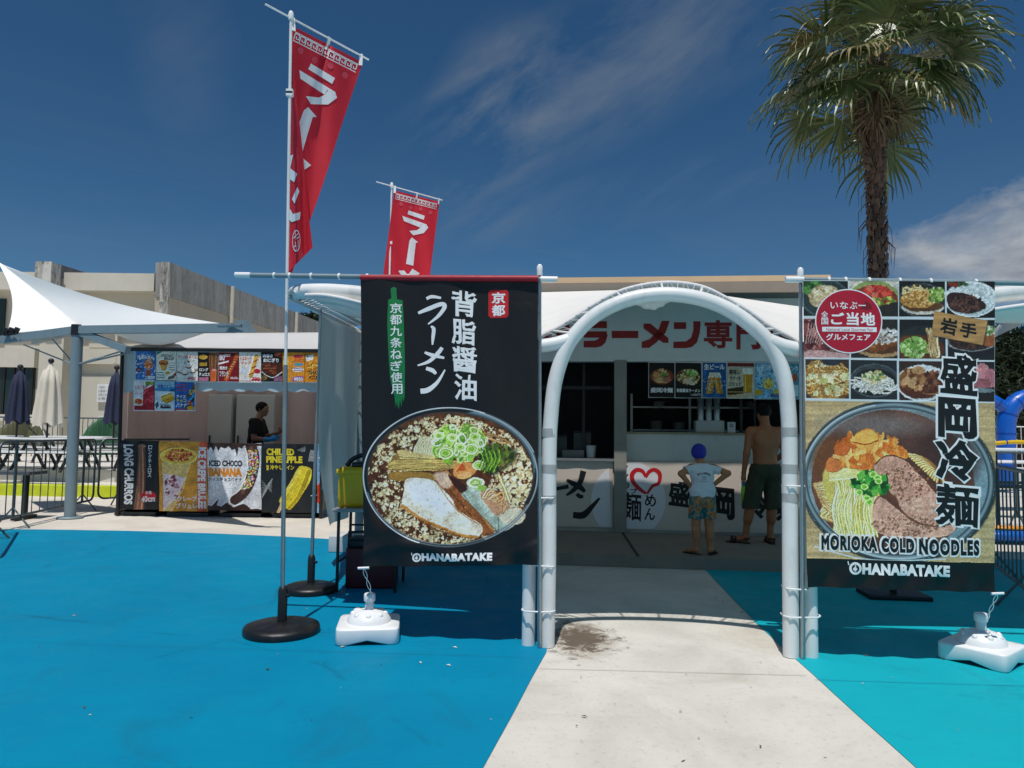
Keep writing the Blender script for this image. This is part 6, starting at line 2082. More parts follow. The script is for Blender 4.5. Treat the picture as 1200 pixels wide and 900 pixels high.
for i, (a, zz, n_) in enumerate(((0.75, 1.565, 5), (1.15, 1.565, 4), (0.8, 1.965, 3), (1.55, 1.165, 6), (1.6, 1.565, 3), (2.9, 1.565, 4), (2.4, 1.965, 3))):
    c = SHOP.at(a, 2.7, zz)
    for k in range(n_):
        MB().lathe([(0.05, 0.0), (0.06, 0.008), (0.12, 0.052), (0.115, 0.052), (0.056, 0.014), (0.0, 0.012)], c + Vector((0, 0, k * 0.028)), 16).build('noodle_bowl', M_BOWL, None, 'pale noodle bowl stacked on the dark kitchen shelf', 'bowl', 'bowls stacked on the kitchen shelf')

# ------------------------------------------------------------------ water weights of the banners
c = SHOP.at(1.75, 2.66, 1.565)
for k, (da, h_, col_) in enumerate(((0, .27, '3a2a1c'), (.1, .24, '6a1c14'), (.19, .29, '2c3a20'), (.3, .26, '8a7a50'))):
    q_ = c + SHOP.u * da
    MB().lathe([(0.032, 0), (0.035, 0.01), (0.035, h_ * .62), (0.013, h_ * .8), (0.013, h_), (0.0, h_)], q_, 14).build('sauce_bottle', mat('sauce_' + col_, col_, 0.25), None, 'sauce bottle in the row on the middle kitchen shelf', 'bottle', 'sauce bottles on the kitchen shelf')
for k, (a_, r_q, h_, lab) in enumerate(((0.55, 0.17, 0.26, 'small steel stock pot low on the kitchen shelf'), (2.05, 0.21, 0.32, 'large steel stock pot low on the kitchen shelf, near the man'))):
    q_ = SHOP.at(a_, 2.68, 1.165)
    th_ = thing('stock_pot', lab, 'pot', q_)
    MB().lathe([(r_q * .96, 0), (r_q, .02), (r_q, h_), (r_q * 1.04, h_ + .01), (r_q * .97, h_ + .012), (r_q * .95, .03), (0, .03)], q_, 26).build('body', MATS['tube_steel'], th_)
    MB().lathe([(r_q, h_ + .014), (r_q * .7, h_ + .05), (0.03, h_ + .06), (0.03, h_ + .09), (0, h_ + .09)], q_, 22).build('lid', MATS['tube_steel'], th_)

# ------------------------------------------------------------------ water weights of the banners
def water_weight(label, c, ang, w_, hgt, corner):
    th = thing('water_weight', label, 'flag base', c)
    n = 48
    def ring_(k, z, notch=False):
        out = []
        for i in range(n):
            a = 2 * math.pi * i / n
            ca, sa_ = math.cos(a), math.sin(a)
            e = 0.2
            x = math.copysign(abs(ca) ** e, ca) * w_ / 2 * k
            y = math.copysign(abs(sa_) ** e, sa_) * w_ / 2 * k
            z2 = z
            if notch:
                d = min(abs(math.atan2(y, x) - t) for t in (0, math.pi / 2, math.pi, -math.pi / 2, -math.pi))
                z2 = z + 0.03 * max(0, 1 - (d / 0.2) ** 2)
            p = Matrix.Rotation(ang, 3, 'Z') @ Vector((x, y, 0))
            out.append(c + p + Vector((0, 0, z2)))
        return out
    mb = MB()
    rings = [ring_(0.985, 0.003, True), ring_(1.0, 0.009, True), ring_(0.99, hgt - 0.012), ring_(0.982, hgt - 0.004), ring_(0.96, hgt), ring_(0.78, hgt + 0.004)]
    vs = [v for r_ in rings for v in r_]
    fs = [(i * n + k, i * n + (k + 1) % n, (i + 1) * n + (k + 1) % n, (i + 1) * n + k) for i in range(len(rings) - 1) for k in range(n)]
    mb.add(vs, fs, True)
    mb.add(rings[-1], [tuple(range(n))])
    r0 = w_ * 0.36
    mb.lathe([(r0, hgt), (r0 * 0.98, hgt + 0.02), (r0 * 0.86, hgt + 0.05), (r0 * 0.62, hgt + 0.075), (r0 * 0.3, hgt + 0.088), (0.001, hgt + 0.09)], c, 32)
    for i in range(8):
        a = ang + math.pi / 4 * i
        mb.ball(c + Vector((math.cos(a) * r0 * 0.72, math.sin(a) * r0 * 0.72, hgt + 0.055)), 0.022, 8)
    mb.build('tank', M_WPLAST, th)
    MB().lathe([(0.032, hgt + 0.07), (0.032, hgt + 0.15), (0.029, hgt + 0.155)], c, 18).build('neck', M_WPLAST, th)
    MB().lathe([(0.040, hgt + 0.145), (0.042, hgt + 0.15), (0.042, hgt + 0.19), (0.036, hgt + 0.20), (0.02, hgt + 0.2)], c, 12).build('screw_collar', M_WPLAST, th)
    fc = c + Vector((w_ * 0.22, -w_ * 0.12, hgt + 0.04))
    MB().lathe([(0.03, 0), (0.03, 0.035), (0.02, 0.04)], c + Vector((-w_ * 0.2, 0.02, hgt + 0.045)), 12).build('filler_cap', M_WPLAST, th)
    # tie loop up to the banner's corner
    a = c + Vector((0.03, 0, hgt + 0.14))
    b = Vector(corner)
    for s_ in (-1, 1):
        pts = [a.lerp(b, t) + Vector((s_ * 0.012 * math.sin(t * math.pi * 3), 0, 0)) for t in [i / 14 for i in range(15)]]
        MB().tube(pts, 0.0024, 6).build('tie_cord', M_TIE, th)
    MB().tube([b - Vector((0.04, 0, 0)), b + Vector((0.04, 0, 0.004))], 0.009, 8).build('toggle', M_WPLAST, th)
    return th


cw = G(432, 746)
water_weight('square white water weight on the blue floor under the black banner', cw, R(8), 0.445, 0.11, ARCH.pix(426, 666, -0.09))
cw2 = G(1151, 773)
water_weight('white water weight turned cornerwise on the turquoise floor at right', cw2, R(38), 0.42, 0.11, ARCH.pix(1169, 696, -0.10))

# flat black foot behind the food photo banner
c = G(1047, 699)
bf = thing('flag_pole', 'black flat footed pole mostly hidden behind the food photo banner', 'flag pole', c)
MB().box(c + Vector((0, 0, 0.02)), (0.55, 0.36, 0.04), R(-6), 0.012).build('foot', M_BLACK, bf)
MB().tube([c + Vector((0, 0, 0.03)), c + Vector((0, 0, 0.3))], 0.03, 12).build('pole_socket', M_BLACK, bf)
MB().tube([c + Vector((0, 0, 0.25)), c + Vector((0, 0, 2.1))], 0.014, 10).build('pole', M_STEEL, bf)

# ------------------------------------------------------------------ folding table with a yellow tank beside the black banner
tb = G(420, 694)
tz = P(420, 596, tb.y).z
xl_, xr_ = P(391, 597, tb.y).x, P(470, 597, tb.y).x
tbl = thing('folding_table', 'narrow folding table with black legs beside the side sheet', 'table', ((xl_ + xr_) / 2, tb.y + 0.25, 0))
MB().box(((xl_ + xr_) / 2, tb.y + 0.25, tz - 0.015), (xr_ - xl_, 0.6, 0.03), 0, 0.008).build('tabletop', mat('table_grey', '9a9a98', 0.5, stain=0.2), tbl)
for x in (xl_ + 0.05, xr_ - 0.04):
    for y in (tb.y, tb.y + 0.5):
        MB().tube([(x, y, 0), (x, y, tz - 0.03)], 0.015, 8).build('leg', M_BLACK, tbl)
    MB().tube([(x, tb.y, tz * 0.35), (x, tb.y + 0.5, tz * 0.35)], 0.01, 8).build('leg_brace', M_BLACK, tbl)
MB().tube([(xl_ + 0.05, tb.y + 0.5, tz * 0.72), (xr_ - 0.04, tb.y + 0.5, tz * 0.72)], 0.01, 8).build('leg_brace', M_BLACK, tbl)
c = Vector((P(430, 596, tb.y + 0.25).x - 0.0, tb.y + 0.25, tz))
M_YTANK = mat('tank_yellow', 'e0b400', 0.45, var=0.06, stain=0.15, stain_col='8a6a10')
tk = thing('water_jug', 'yellow drinks tank with a black lid on the folding table', 'drinks jug', c)
wt = 0.50
mb = MB()
mb.box(c + Vector((0, 0, 0.19)), (wt, 0.34, 0.38), 0, 0.035)
mb.box(c + Vector((0, 0, 0.335)), (wt + 0.03, 0.37, 0.05), 0, 0.015)
mb.build('body', M_YTANK, tk)
mb = MB()
mb.box(c + Vector((0.06, 0, 0.40)), (wt * 0.75, 0.3, 0.05), 0, 0.02)
mb.tube(smooth_path([c + Vector((-0.2, -0.02, 0.385)), c + Vector((-0.13, -0.02, 0.46)), c + Vector((0.05, -0.02, 0.52)), c + Vector((0.22, -0.02, 0.56))], 4), 0.022, 8)
mb.build('lid', M_BLACK, tk)
c = Vector((P(436, 690, tb.y + 0.3).x, tb.y + 0.3, 0))
cl = thing('cooler_box', 'dark red cooler box on the floor under the folding table', 'cooler box', c)
MB().box(c + Vector((0, 0, 0.19)), (0.46, 0.3, 0.38), 0, 0.02).build('body', mat('cooler_red', '5a1016', 0.5, var=0.1), cl)
MB().box(c + Vector((0, 0, 0.42)), (0.44, 0.32, 0.08), R(0), 0.025).build('lid', M_BLACK, cl)
MB().tube([c + Vector((-0.2, -0.16, 0.40)), c + Vector((-0.22, -0.1, 0.52)), c + Vector((0.2, -0.1, 0.54)), c + Vector((0.2, -0.16, 0.42))], 0.012, 8).build('handle', M_BLACK, cl)
c = G(404, 648)
MB().box(c + Vector((0.06, 0.2, 0.1)), (0.5, 0.4, 0.2), R(-6), 0.012).build('concrete_block', mat('block_white', 'c9c9c6', 0.7, stain=0.3), None, 'pale concrete block on the blue floor behind the folding table', 'block')
c = G(413, 646)
gp = thing('canopy_post', 'grey blue steel post on the pale block behind the folding table', 'post', (c.x + 0.03, c.y + 0.2, 0.2))
MB().tube([(c.x + 0.03, c.y + 0.2, 0.2), (c.x + 0.03, c.y + 0.2, 2.75)], 0.055, 14).build('tube', M_GREYP, gp)
MB().lathe([(0.09, 0.2), (0.09, 0.215), (0.056, 0.22)], (c.x + 0.03, c.y + 0.2, 0.0), 14).build('foot_plate', M_GREYP, gp)

# ------------------------------------------------------------------ crowd barriers
def barrier(label, A, B, top=1.27, bot=0.16, bars=13, name='crowd_barrier', group='steel crowd barriers'):
    A, B = Vector((A[0], A[1], 0)), Vector((B[0], B[1], 0))
    d = (B - A).normalized()
    l = (B - A).length
    n = Vector((-d.y, d.x, 0))
    th = thing(name, label, 'barrier', (A + B) / 2, group)
    r_ = 0.13
    up = Vector((0, 0, 1))
    pts = []
    for (ox, oz, a0) in ((l - r_, top - r_, 90), (l - r_, bot + r_, 0), (r_, bot + r_, -90), (r_, top - r_, -180)):
        for k in range(6):
            a = R(a0 - 18 * k)
            pts.append(A + d * (ox + r_ * math.cos(a)) + up * (oz + r_ * math.sin(a)))
    MB().tube(pts, 0.019, 10, closed=True).build('frame', M_BARR, th)
    for i in range(1, bars):
        p = A + d * (l * i / bars)
        MB().tube([p + up * bot, p + up * top], 0.0085, 6, cap=False).build('bar', M_BARR, th)
    for k in (0.14, 0.86):
        p = A + d * (l * k)
        mb = MB()
        mb.tube([p + up * bot, p + up * top], 0.016, 8)
        mb.tube([p - n * 0.24, p + up * 0.3, p + n * 0.24], 0.015, 8)
        mb.build('leg', M_BARR, th)
    return th


M_BARR = mat('barrier_steel', '566366', 0.42, 0.5, 0.08, 10, stain=0.1)
barrier('steel crowd barrier standing beside the sail post, left of the snack booth', (-7.28, 10.15), (-7.72, 13.25))
barrier('short run of steel barrier between the sail post and the snack booth', (-7.72, 13.4), (-6.3, 15.9), bars=12)
barrier('steel barrier on the blue floor at the far left edge of the photo', (-5.85, 7.75), (-7.05, 9.75))
barrier('nearer steel barrier beyond the right banner on the turquoise floor', (5.35, 8.1), (4.45, 6.1), top=1.2)
barrier('farther steel barrier before the white table at the far right', (6.6, 12.6), (9.0, 12.2), top=1.25)
barrier('left one of the farther steel barriers at the far right', (4.2, 13.0), (6.45, 12.65), top=1.25)

# ------------------------------------------------------------------ shade sail with its steel frame
SD = 12.1
sail = thing('shade_sail', 'peaked white shade sail on a single grey post left of the booth', 'shade sail', Vector((G(82, 607).x, G(82, 607).y, 0)))
pbase = G(82, 607)
SD = pbase.y
ptop = P(91, 386, SD)
MB().tube([pbase, ptop], 0.088, 22).build('post', M_GREYP, sail)
MB().lathe([(0.2, 0), (0.2, 0.02), (0.09, 0.025)], pbase, 20).build('foot_plate', M_GREYP, sail)
arm = MB()
bl, bm_, br_ = P(2, 398.5, SD - 0.15), P(92, 386.5, SD), P(272, 384.5, SD - 1.7)
bw_ = [(bl, bm_), (bm_, br_)]
for a, b in bw_:
    arm.bar(a, b + (b - a).normalized() * 0.02, 0.10, 0.13)
arm.build('beam', M_GREYP, sail)
for a, b in ((P(93, 389, SD), P(150, 410, SD - 0.6)), (P(90, 388, SD), P(40, 400, SD + 1.5))):
    MB().bar(a, b, 0.09, 0.11).build('brace', M_GREYP, sail)
for (x, y, dd) in ((62, 398, 0.5), (28, 404, 0.3), (112, 420, -0.2), (148, 410, -0.5), (148, 414, -0.3)):
    MB().tube([P(88, 428, SD), P(x, y, SD + dd)], 0.013, 6).build('tie_rod', M_GREYP, sail)
MB().lathe([(0.1, -0.09), (0.1, 0.09)], P(91, 387, SD), 16).build('head_joint', M_BLACK, sail)
# anchor lug at the tip
lug = MB()
pp = [(0, 0), (0.42, 0), (0.30, 0.26), (0.2, 0.30), (0.12, 0.26), (0.05, 0.05)]
o_ = P(266, 389, SD - 1.75)
lug.prism(pp, lambda x, y: (o_ + Vector((x, 0, y * 0.62)), Vector((0, -1, 0))), 0.03)
lug.build('tip_lug', M_GREYP, sail)
MB().tube([P(255, 382, SD - 1.75), P(283, 381.5, SD - 1.8)], 0.025, 8).build('tip_tensioner', M_STEEL, sail)
peak, tip, lc = P(-3, 306, SD + 1.2), P(268, 380.5, SD - 1.72), P(8, 391, SD - 0.2)
def sailp(u, v):
    b = lc.lerp(bm_ + Vector((0, -0.02, 0.05)), min(1, u / 0.36)) if u < 0.36 else (bm_ + Vector((0, -0.02, 0.05))).lerp(tip, (u - 0.36) / 0.64)
    pw = P(-3 + 6 * u, 306 + 4 * u, SD + 1.2)
    p = b.lerp(pw, v)
    # hollow between peak and edge, concave outer edge
    k = math.sin(math.pi * v)
    p = p + Vector((0, 0.15 * k, -0.13 * k * u ** 1.5))
    if u < 0.15:
        p.x += 0.07 * k * (1 - u / 0.15)
    return p
ms = MB()
ms.grid(sailp, 50, 30)
ms.build('canvas', mat('sail_white', 'f1f1ee', 0.55, var=0.015, bump=0.03, bscale=3), sail)
far_ = MB()
fa = [P(120, 388, SD - 0.3), P(262, 383, SD - 1.6), P(200, 404, SD + 1.2), P(150, 396, SD + 1.6)]
far_.grid(lambda u, v: fa[0].lerp(fa[1], u).lerp(fa[3].lerp(fa[2], u), v) + Vector((0, 0, -0.15 * math.sin(math.pi * v) * math.sin(math.pi * u))), 16, 10)
far_.build('canvas', MATS['sail_white'], sail)
far_ = MB()
fa = [P(8, 391, SD - 0.2), P(40, 388, SD), P(42, 394, SD + 1.8), P(-10, 399, SD + 1.5)]
far_.grid(lambda u, v: fa[0].lerp(fa[1], u).lerp(fa[3].lerp(fa[2], u), v), 6, 6)
far_.build('canvas', MATS['sail_white'], sail)
ck = MB()
for i in range(5):
    ck.bar(P(4 + i * 3.5, 393 - i * 0.6, SD - 0.25), P(7 + i * 3.5, 384 + (i % 2) * 3, SD - 0.25), 0.05, 0.06)
ck.build('corner_clamp', M_BLACK, sail)

# ------------------------------------------------------------------ concrete building
def mat_weathered(name, col, streak=0.7):
    m = bpy.data.materials.new(name)
    m.use_nodes = True
    t = NT(m.node_tree)
    bs = m.node_tree.nodes['Principled BSDF']
    co = t.n('ShaderNodeTexCoord').outputs['Object']
    l = lin(col)
    c = t.ramp(t.noise(co, 0.5, 8, 0.65), [(0.3, tuple(v * 0.82 for v in l) + (1,)), (0.7, tuple(v * 1.1 for v in l) + (1,))])
    st = t.noise(t.mapping(co, scale=(2.4, 2.4, 0.22)), 1.0, 9, 0.7, 0.4)
    c = t.mix(t.math('MULTIPLY', t.ramp(st, [(0.44, 0), (0.60, 1)]), streak), c, lin('3b3a36') + (1,))
    sp = t.noise(t.mapping(co, scale=(2, 2, 0.8)), 2.6, 10, 0.8)
    c = t.mix(t.math('MULTIPLY', t.ramp(sp, [(0.52, 0), (0.60, 1)]), streak), c, lin('242422') + (1,))
    m.node_tree.links.new(c, bs.inputs['Base Color'])
    bs.inputs['Roughness'].default_value = 0.9
    bp = t.n('ShaderNodeBump', i={'Strength': 0.3, 'Distance': 0.05, 'Height': t.noise(co, 5, 6)})
    m.node_tree.links.new(bp.outputs[0], bs.inputs['Normal'])
    return m


BY = 29.0
bld = thing('concrete_building', 'long cream concrete building with stained roof piers behind the booth', 'building', (P(100, 500, BY).x, BY, 0))
M_CREAM = mat('wall_cream', 'cbc5b6', 0.85, var=0.05, scale=0.6, stain=0.1, stain_col='9a8e7a')
M_WEATH = mat_weathered('stained_concrete', 'd2d0c8', 0.7)
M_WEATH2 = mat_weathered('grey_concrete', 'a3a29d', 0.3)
def bx(name, x0, x1, y0, y1, D, depth, m, parent=bld):
    a, b = P(x0, y1, D), P(x1, y0, D)
    if y1 >= 500: a.z = -0.1
    mb = MB().box(((a.x + b.x) / 2, D + depth / 2, (a.z + b.z) / 2), (b.x - a.x, depth, b.z - a.z))
    return mb.build(name, m, parent)
bx('wall', -160, 182, 322, 500, BY, 1.0, M_CREAM)
bx('parapet_beam', -160, 181, 320.5, 337, BY - 0.75, 1.0, mat('beam_light', 'd0cbbd', 0.85, var=0.06, scale=1, stain=0.25, stain_col='8a857a'))
bx('floor_beam', -160, 41, 408, 428, BY - 0.3, 0.5, MATS['beam_light'])
bx('wall_panel', 78, 182, 409.5, 426, BY - 0.28, 0.4, M_CREAM)
bx('wall_panel', 78, 182, 441, 500, BY - 0.10, 0.2, M_CREAM)
bx('wall_panel', 104, 182, 345, 364, BY - 0.04, 0.2, M_CREAM)
bx('wall_panel', 104, 182, 366, 407, BY - 0.04, 0.2, M_CREAM)
for x in (136,):
    bx('wall_seam', x, x + 0.6, 366, 425, BY - 0.30, 0.3, MATS['wall_cream'])
wn = bx('window', -160, 40.5, 429.5, 486, BY - 0.12, 0.1, mat('window_dark', '22302e', 0.15, var=0.2, scale=1))
for x in (3, 14, 25, 36):
    bx('mullion', x, x + 0.8, 430, 486, BY - 0.16, 0.05, M_BLACK, wn)
bx('sill', -160, 41, 486, 491, BY - 0.3, 0.3, MATS['beam_light'], wn)
wn = bx('window', -160, 6, 350, 400, BY - 0.12, 0.1, MATS['window_dark'])
bx('notice_board', 113, 129.5, 450, 471, BY - 0.22, 0.08, mat('notice_white', 'e4e4e2', 0.5), bld)
L = Letters()
for i, (t_, w_) in enumerate((('ご利用の', 8), ('お客様へ', 11), ('お知らせ', 10), ('お願い', 12))):
    L.text(t_, (115, 452.5 + i * 4.4, 115 + w_, 455 + i * 4.4), 0.0)
L.place(lambda x, y: (P(x, y, BY - 0.235), Vector((0, -1, 0))), 0.002, 'lettering', mat('lettering_dim', '4a5260', .5), bld)
bx('pier', 39.5, 60.5, 306.5, 340, BY - 1.6, 0.6, M_WEATH)
bx('pier', 41, 78, 340, 500, BY - 0.9, 0.9, M_CREAM)
bx('pier', 180, 199, 307, 500, BY - 1.6, 0.9, M_WEATH)
# the long side walls running back from both piers
def sidewall(name, x0, D0, ytop0, ybot0, vx, Dlen, m, th=0.6):
    a = P(x0, ytop0, D0); b = P(x0, ybot0, D0)
    if ybot0 >= 495: b.z = -0.1
    d = Vector((vx, 1, 0)).normalized()
    e = d * Dlen
    n = Vector((d.y, -d.x, 0)) * th
    vs = [a, a + e, b + e, b, a - n, a + e - n, b + e - n, b - n]
    return MB().add(vs, [(0, 1, 2, 3), (4, 7, 6, 5), (0, 4, 5, 1), (3, 2, 6, 7), (0, 3, 7, 4), (1, 5, 6, 2)]).build(name, m, bld)
dv = (P(372, 375, 42.0) - P(198.5, 307.5, BY - 1.6)); vx = dv.x / dv.y
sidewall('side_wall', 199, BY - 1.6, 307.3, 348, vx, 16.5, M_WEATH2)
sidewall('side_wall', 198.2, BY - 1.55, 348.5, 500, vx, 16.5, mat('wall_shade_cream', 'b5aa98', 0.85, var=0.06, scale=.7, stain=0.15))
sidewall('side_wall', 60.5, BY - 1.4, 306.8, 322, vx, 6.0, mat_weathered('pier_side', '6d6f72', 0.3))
for t in (4.6, 11.5):
    o = P(199.5, 348, BY - 1.6)
    d = Vector((vx, 1, 0)).normalized() * t + Vector((0.03, 0, 0))
    zt_ = P(199, 307.3, BY - 1.6).z
    MB().tube([(o.x + d.x, o.y + d.y, 3.0), (o.x + d.x, o.y + d.y, zt_)], 0.09, 8).build('drainpipe', mat('pipe_cream', 'c9c4b4', 0.6), bld)

# ------------------------------------------------------------------ closed parasols, picnic tables, railing, tents
def parasol(label, px, ytop, ybot, yt, D, wtop, wbot, m, zg=0.5):
    t, b = P(px, ytop, D), P(px, ybot, D)
    th = thing('closed_parasol', label, 'parasol', (t.x, D, zg))
    k = D / F
    MB().tube([(t.x, D, zg), (t.x, D, t.z - 0.02)], 0.022, 8).build('pole', M_BLACK, th)
    MB().ball((t.x, D, t.z), 0.065, 10).build('finial', M_BLACK, th)
    mb = MB()
    n = 64
    prof = [(0.16, 0.03), (0.62, 0.13), (0.5, 0.15), (0.68, 0.35), (0.86, 0.7), (1.0, 1.0)]
    rings = []
    for r_, h in prof:
        z = t.z + (b.z - t.z) * h
        rad = 0.84 * r_ * wbot * k / 2 * (1 if h > 0.14 else wtop)
        rings.append([Vector((t.x + rad * math.cos(2 * math.pi * i / n) * (1 + 0.22 * math.sin(8 * 2 * math.pi * i / n + h) * min(1, h * 3)), D + rad * math.sin(2 * math.pi * i / n) * (1 + 0.22 * math.sin(8 * 2 * math.pi * i / n + h) * min(1, h * 3)), z + (0.06 * math.sin(5 * 2 * math.pi * i / n + 1) if h == 1.0 else 0))) for i in range(n)])
    vs = [v for r_ in rings for v in r_]
    mb.add(vs, [(i * n + j, i * n + (j + 1) % n, (i + 1) * n + (j + 1) % n, (i + 1) * n + j) for i in range(len(rings) - 1) for j in range(n)], True)
    mb.build('fabric', m, th)
    return th


M_NAVY = mat('parasol_navy', '262d48', 0.8, var=0.12, scale=4)
M_BEIGE = mat('parasol_beige', 'd6cfbf', 0.8, var=0.06, scale=4)
parasol('closed navy parasol at the far left, before a dark window', 24, 430, 495, 505, 17.2, 0.55, 26, M_NAVY)
parasol('closed cream parasol between the navy one and the sail post', 60, 423, 498, 510, 16.8, 0.5, 34, M_BEIGE)
parasol('closed navy parasol half hidden by the snack booth', 137, 431, 496, 505, 17.6, 0.45, 24, M_NAVY)


M_TTOP = mat('picnic_top', 'e9ebeb', 0.4, var=0.03)


def picnic(x, y, rz_=0.0, z=0.5, w_=1.9, label=''):
    th = thing('picnic_table', label, 'table', (x, y, z), 'white picnic tables on the terrace')
    o = Vector((x, y, z))
    q = Matrix.Rotation(rz_, 3, 'Z')
    def B(name, c, s_, m):
        MB().box(o + q @ Vector(c), s_, rz_).build(name, m, th)
    B('tabletop', (0, 0, 0.72), (w_, 0.8, 0.035), M_TTOP)
    for sy in (-1, 1):
        B('bench', (0, sy * 0.72, 0.43), (w_, 0.28, 0.035), M_TTOP)
    for sx in (-1, 1):
        mb = MB()
        for sy in (-1, 1):
            mb.bar(o + q @ Vector((sx * w_ * 0.36, sy * 0.75, 0)), o + q @ Vector((sx * w_ * 0.36, sy * 0.22, 0.70)), 0.05)
        mb.bar(o + q @ Vector((sx * w_ * 0.36, -0.82, 0.40)), o + q @ Vector((sx * w_ * 0.36, 0.82, 0.40)), 0.05)
        mb.build('leg_frame', M_BLACK, th)
    return th


zl_ = 0.5
for i, (px, D, lab) in enumerate(((10, 16.9, 'white picnic table around the navy parasol at the far left'), (62, 16.5, 'white picnic table under the closed cream parasol'), (120, 17.3, 'white picnic table between the sail post and the booth'), (-25, 19.8, 'white picnic table at the back left corner of the terrace'), (85, 20.4, 'white picnic table in the back row, behind the sail post'))):
    p = P(px, 520, D)
    picnic(p.x, D, R(-4 + 3 * i), 0.5, 1.9, lab)
# a black standing table by the barrier
c = P(-14, 560, 11.6)
bt = thing('bench_table', 'dark framed bench table just behind the left barrier', 'table', (c.x, c.y, 0))
MB().box((c.x, 11.7, 0.74), (1.5, 0.45, 0.05)).build('tabletop', mat('bench_grey', '55585a', 0.5), bt)
for dx in (-0.62, 0.62):
    mb = MB()
    mb.box((c.x + dx, 11.6, 0.36), (0.07, 0.07, 0.72))
    mb.box((c.x + dx, 11.6, 0.03), (0.09, 0.5, 0.05))
    mb.build('leg', M_BLACK, bt)
rl = thing('railing', 'pale steel railing at the back of the terrace', 'railing', (P(70, 500, 24).x, 24, 0.5))
a, b = P(-60, 488, 24), P(150, 489, 24)
for z in (a.z, 0.95):
    MB().tube([(a.x, 24, z), (b.x, 24, z)], 0.025, 8).build('rail', M_BARR, rl)
nb = 36
for i in range(nb + 1):
    x = a.x + (b.x - a.x) * i / nb
    MB().tube([(x, 24, 0.5), (x, 24, a.z)], 0.014, 6).build('baluster', M_BARR, rl)
def dome(label, px, ytop, D, w_, m):
    t = P(px, ytop, D)
    th = thing('popup_tent', label, 'tent', (t.x, D, 0.5))
    h = t.z - 0.5
    mb = MB()
    mb.grid(lambda u, v: Vector((t.x + w_ / 2 * math.cos(math.pi * u) * math.cos(math.pi / 2 * v) ** 0.6, D + w_ * 0.4 * math.sin(2 * math.pi * u + 0.3) * math.cos(math.pi / 2 * v), 0.5 + h * math.sin(math.pi / 2 * max(v, 0.001)) * max(0.02, math.sin(math.pi * u)) ** 0.4)), 24, 10)
    mb.build('fabric', m, th)
    MB().tube([Vector((t.x + w_ / 2 * math.cos(math.pi * u), D - 0.05, 0.5 + h * max(0, math.sin(math.pi * u)) ** 0.75)) for u in [i / 16 for i in range(17)]], 0.02, 6).build('pole', mat('tent_pole', 'd8dcd8', 0.5), th)
dome('dark green popup tent behind the railing, beside the booth', 124, 488, 26, 1.6, mat('tent_green', '1f5a32', 0.7, var=0.15))
dome('olive popup tent behind the railing, between two parasols', 27, 489, 26, 1.9, mat('tent_olive', '5c5a38', 0.7, var=0.15))

# ------------------------------------------------------------------ trees
def mat_leaf(name, cols, rough=0.5):
    m = bpy.data.materials.new(name)
    m.use_nodes = True
    t = NT(m.node_tree)
    bs = m.node_tree.nodes['Principled BSDF']
    g = t.n('ShaderNodeNewGeometry')
    c = t.ramp(g.outputs['Random Per Island'], [(i / (len(cols) - 1), lin(c) + (1,)) for i, c in enumerate(cols)])
    m.node_tree.links.new(c, bs.inputs['Base Color'])
    bs.inputs['Roughness'].default_value = rough
    return m


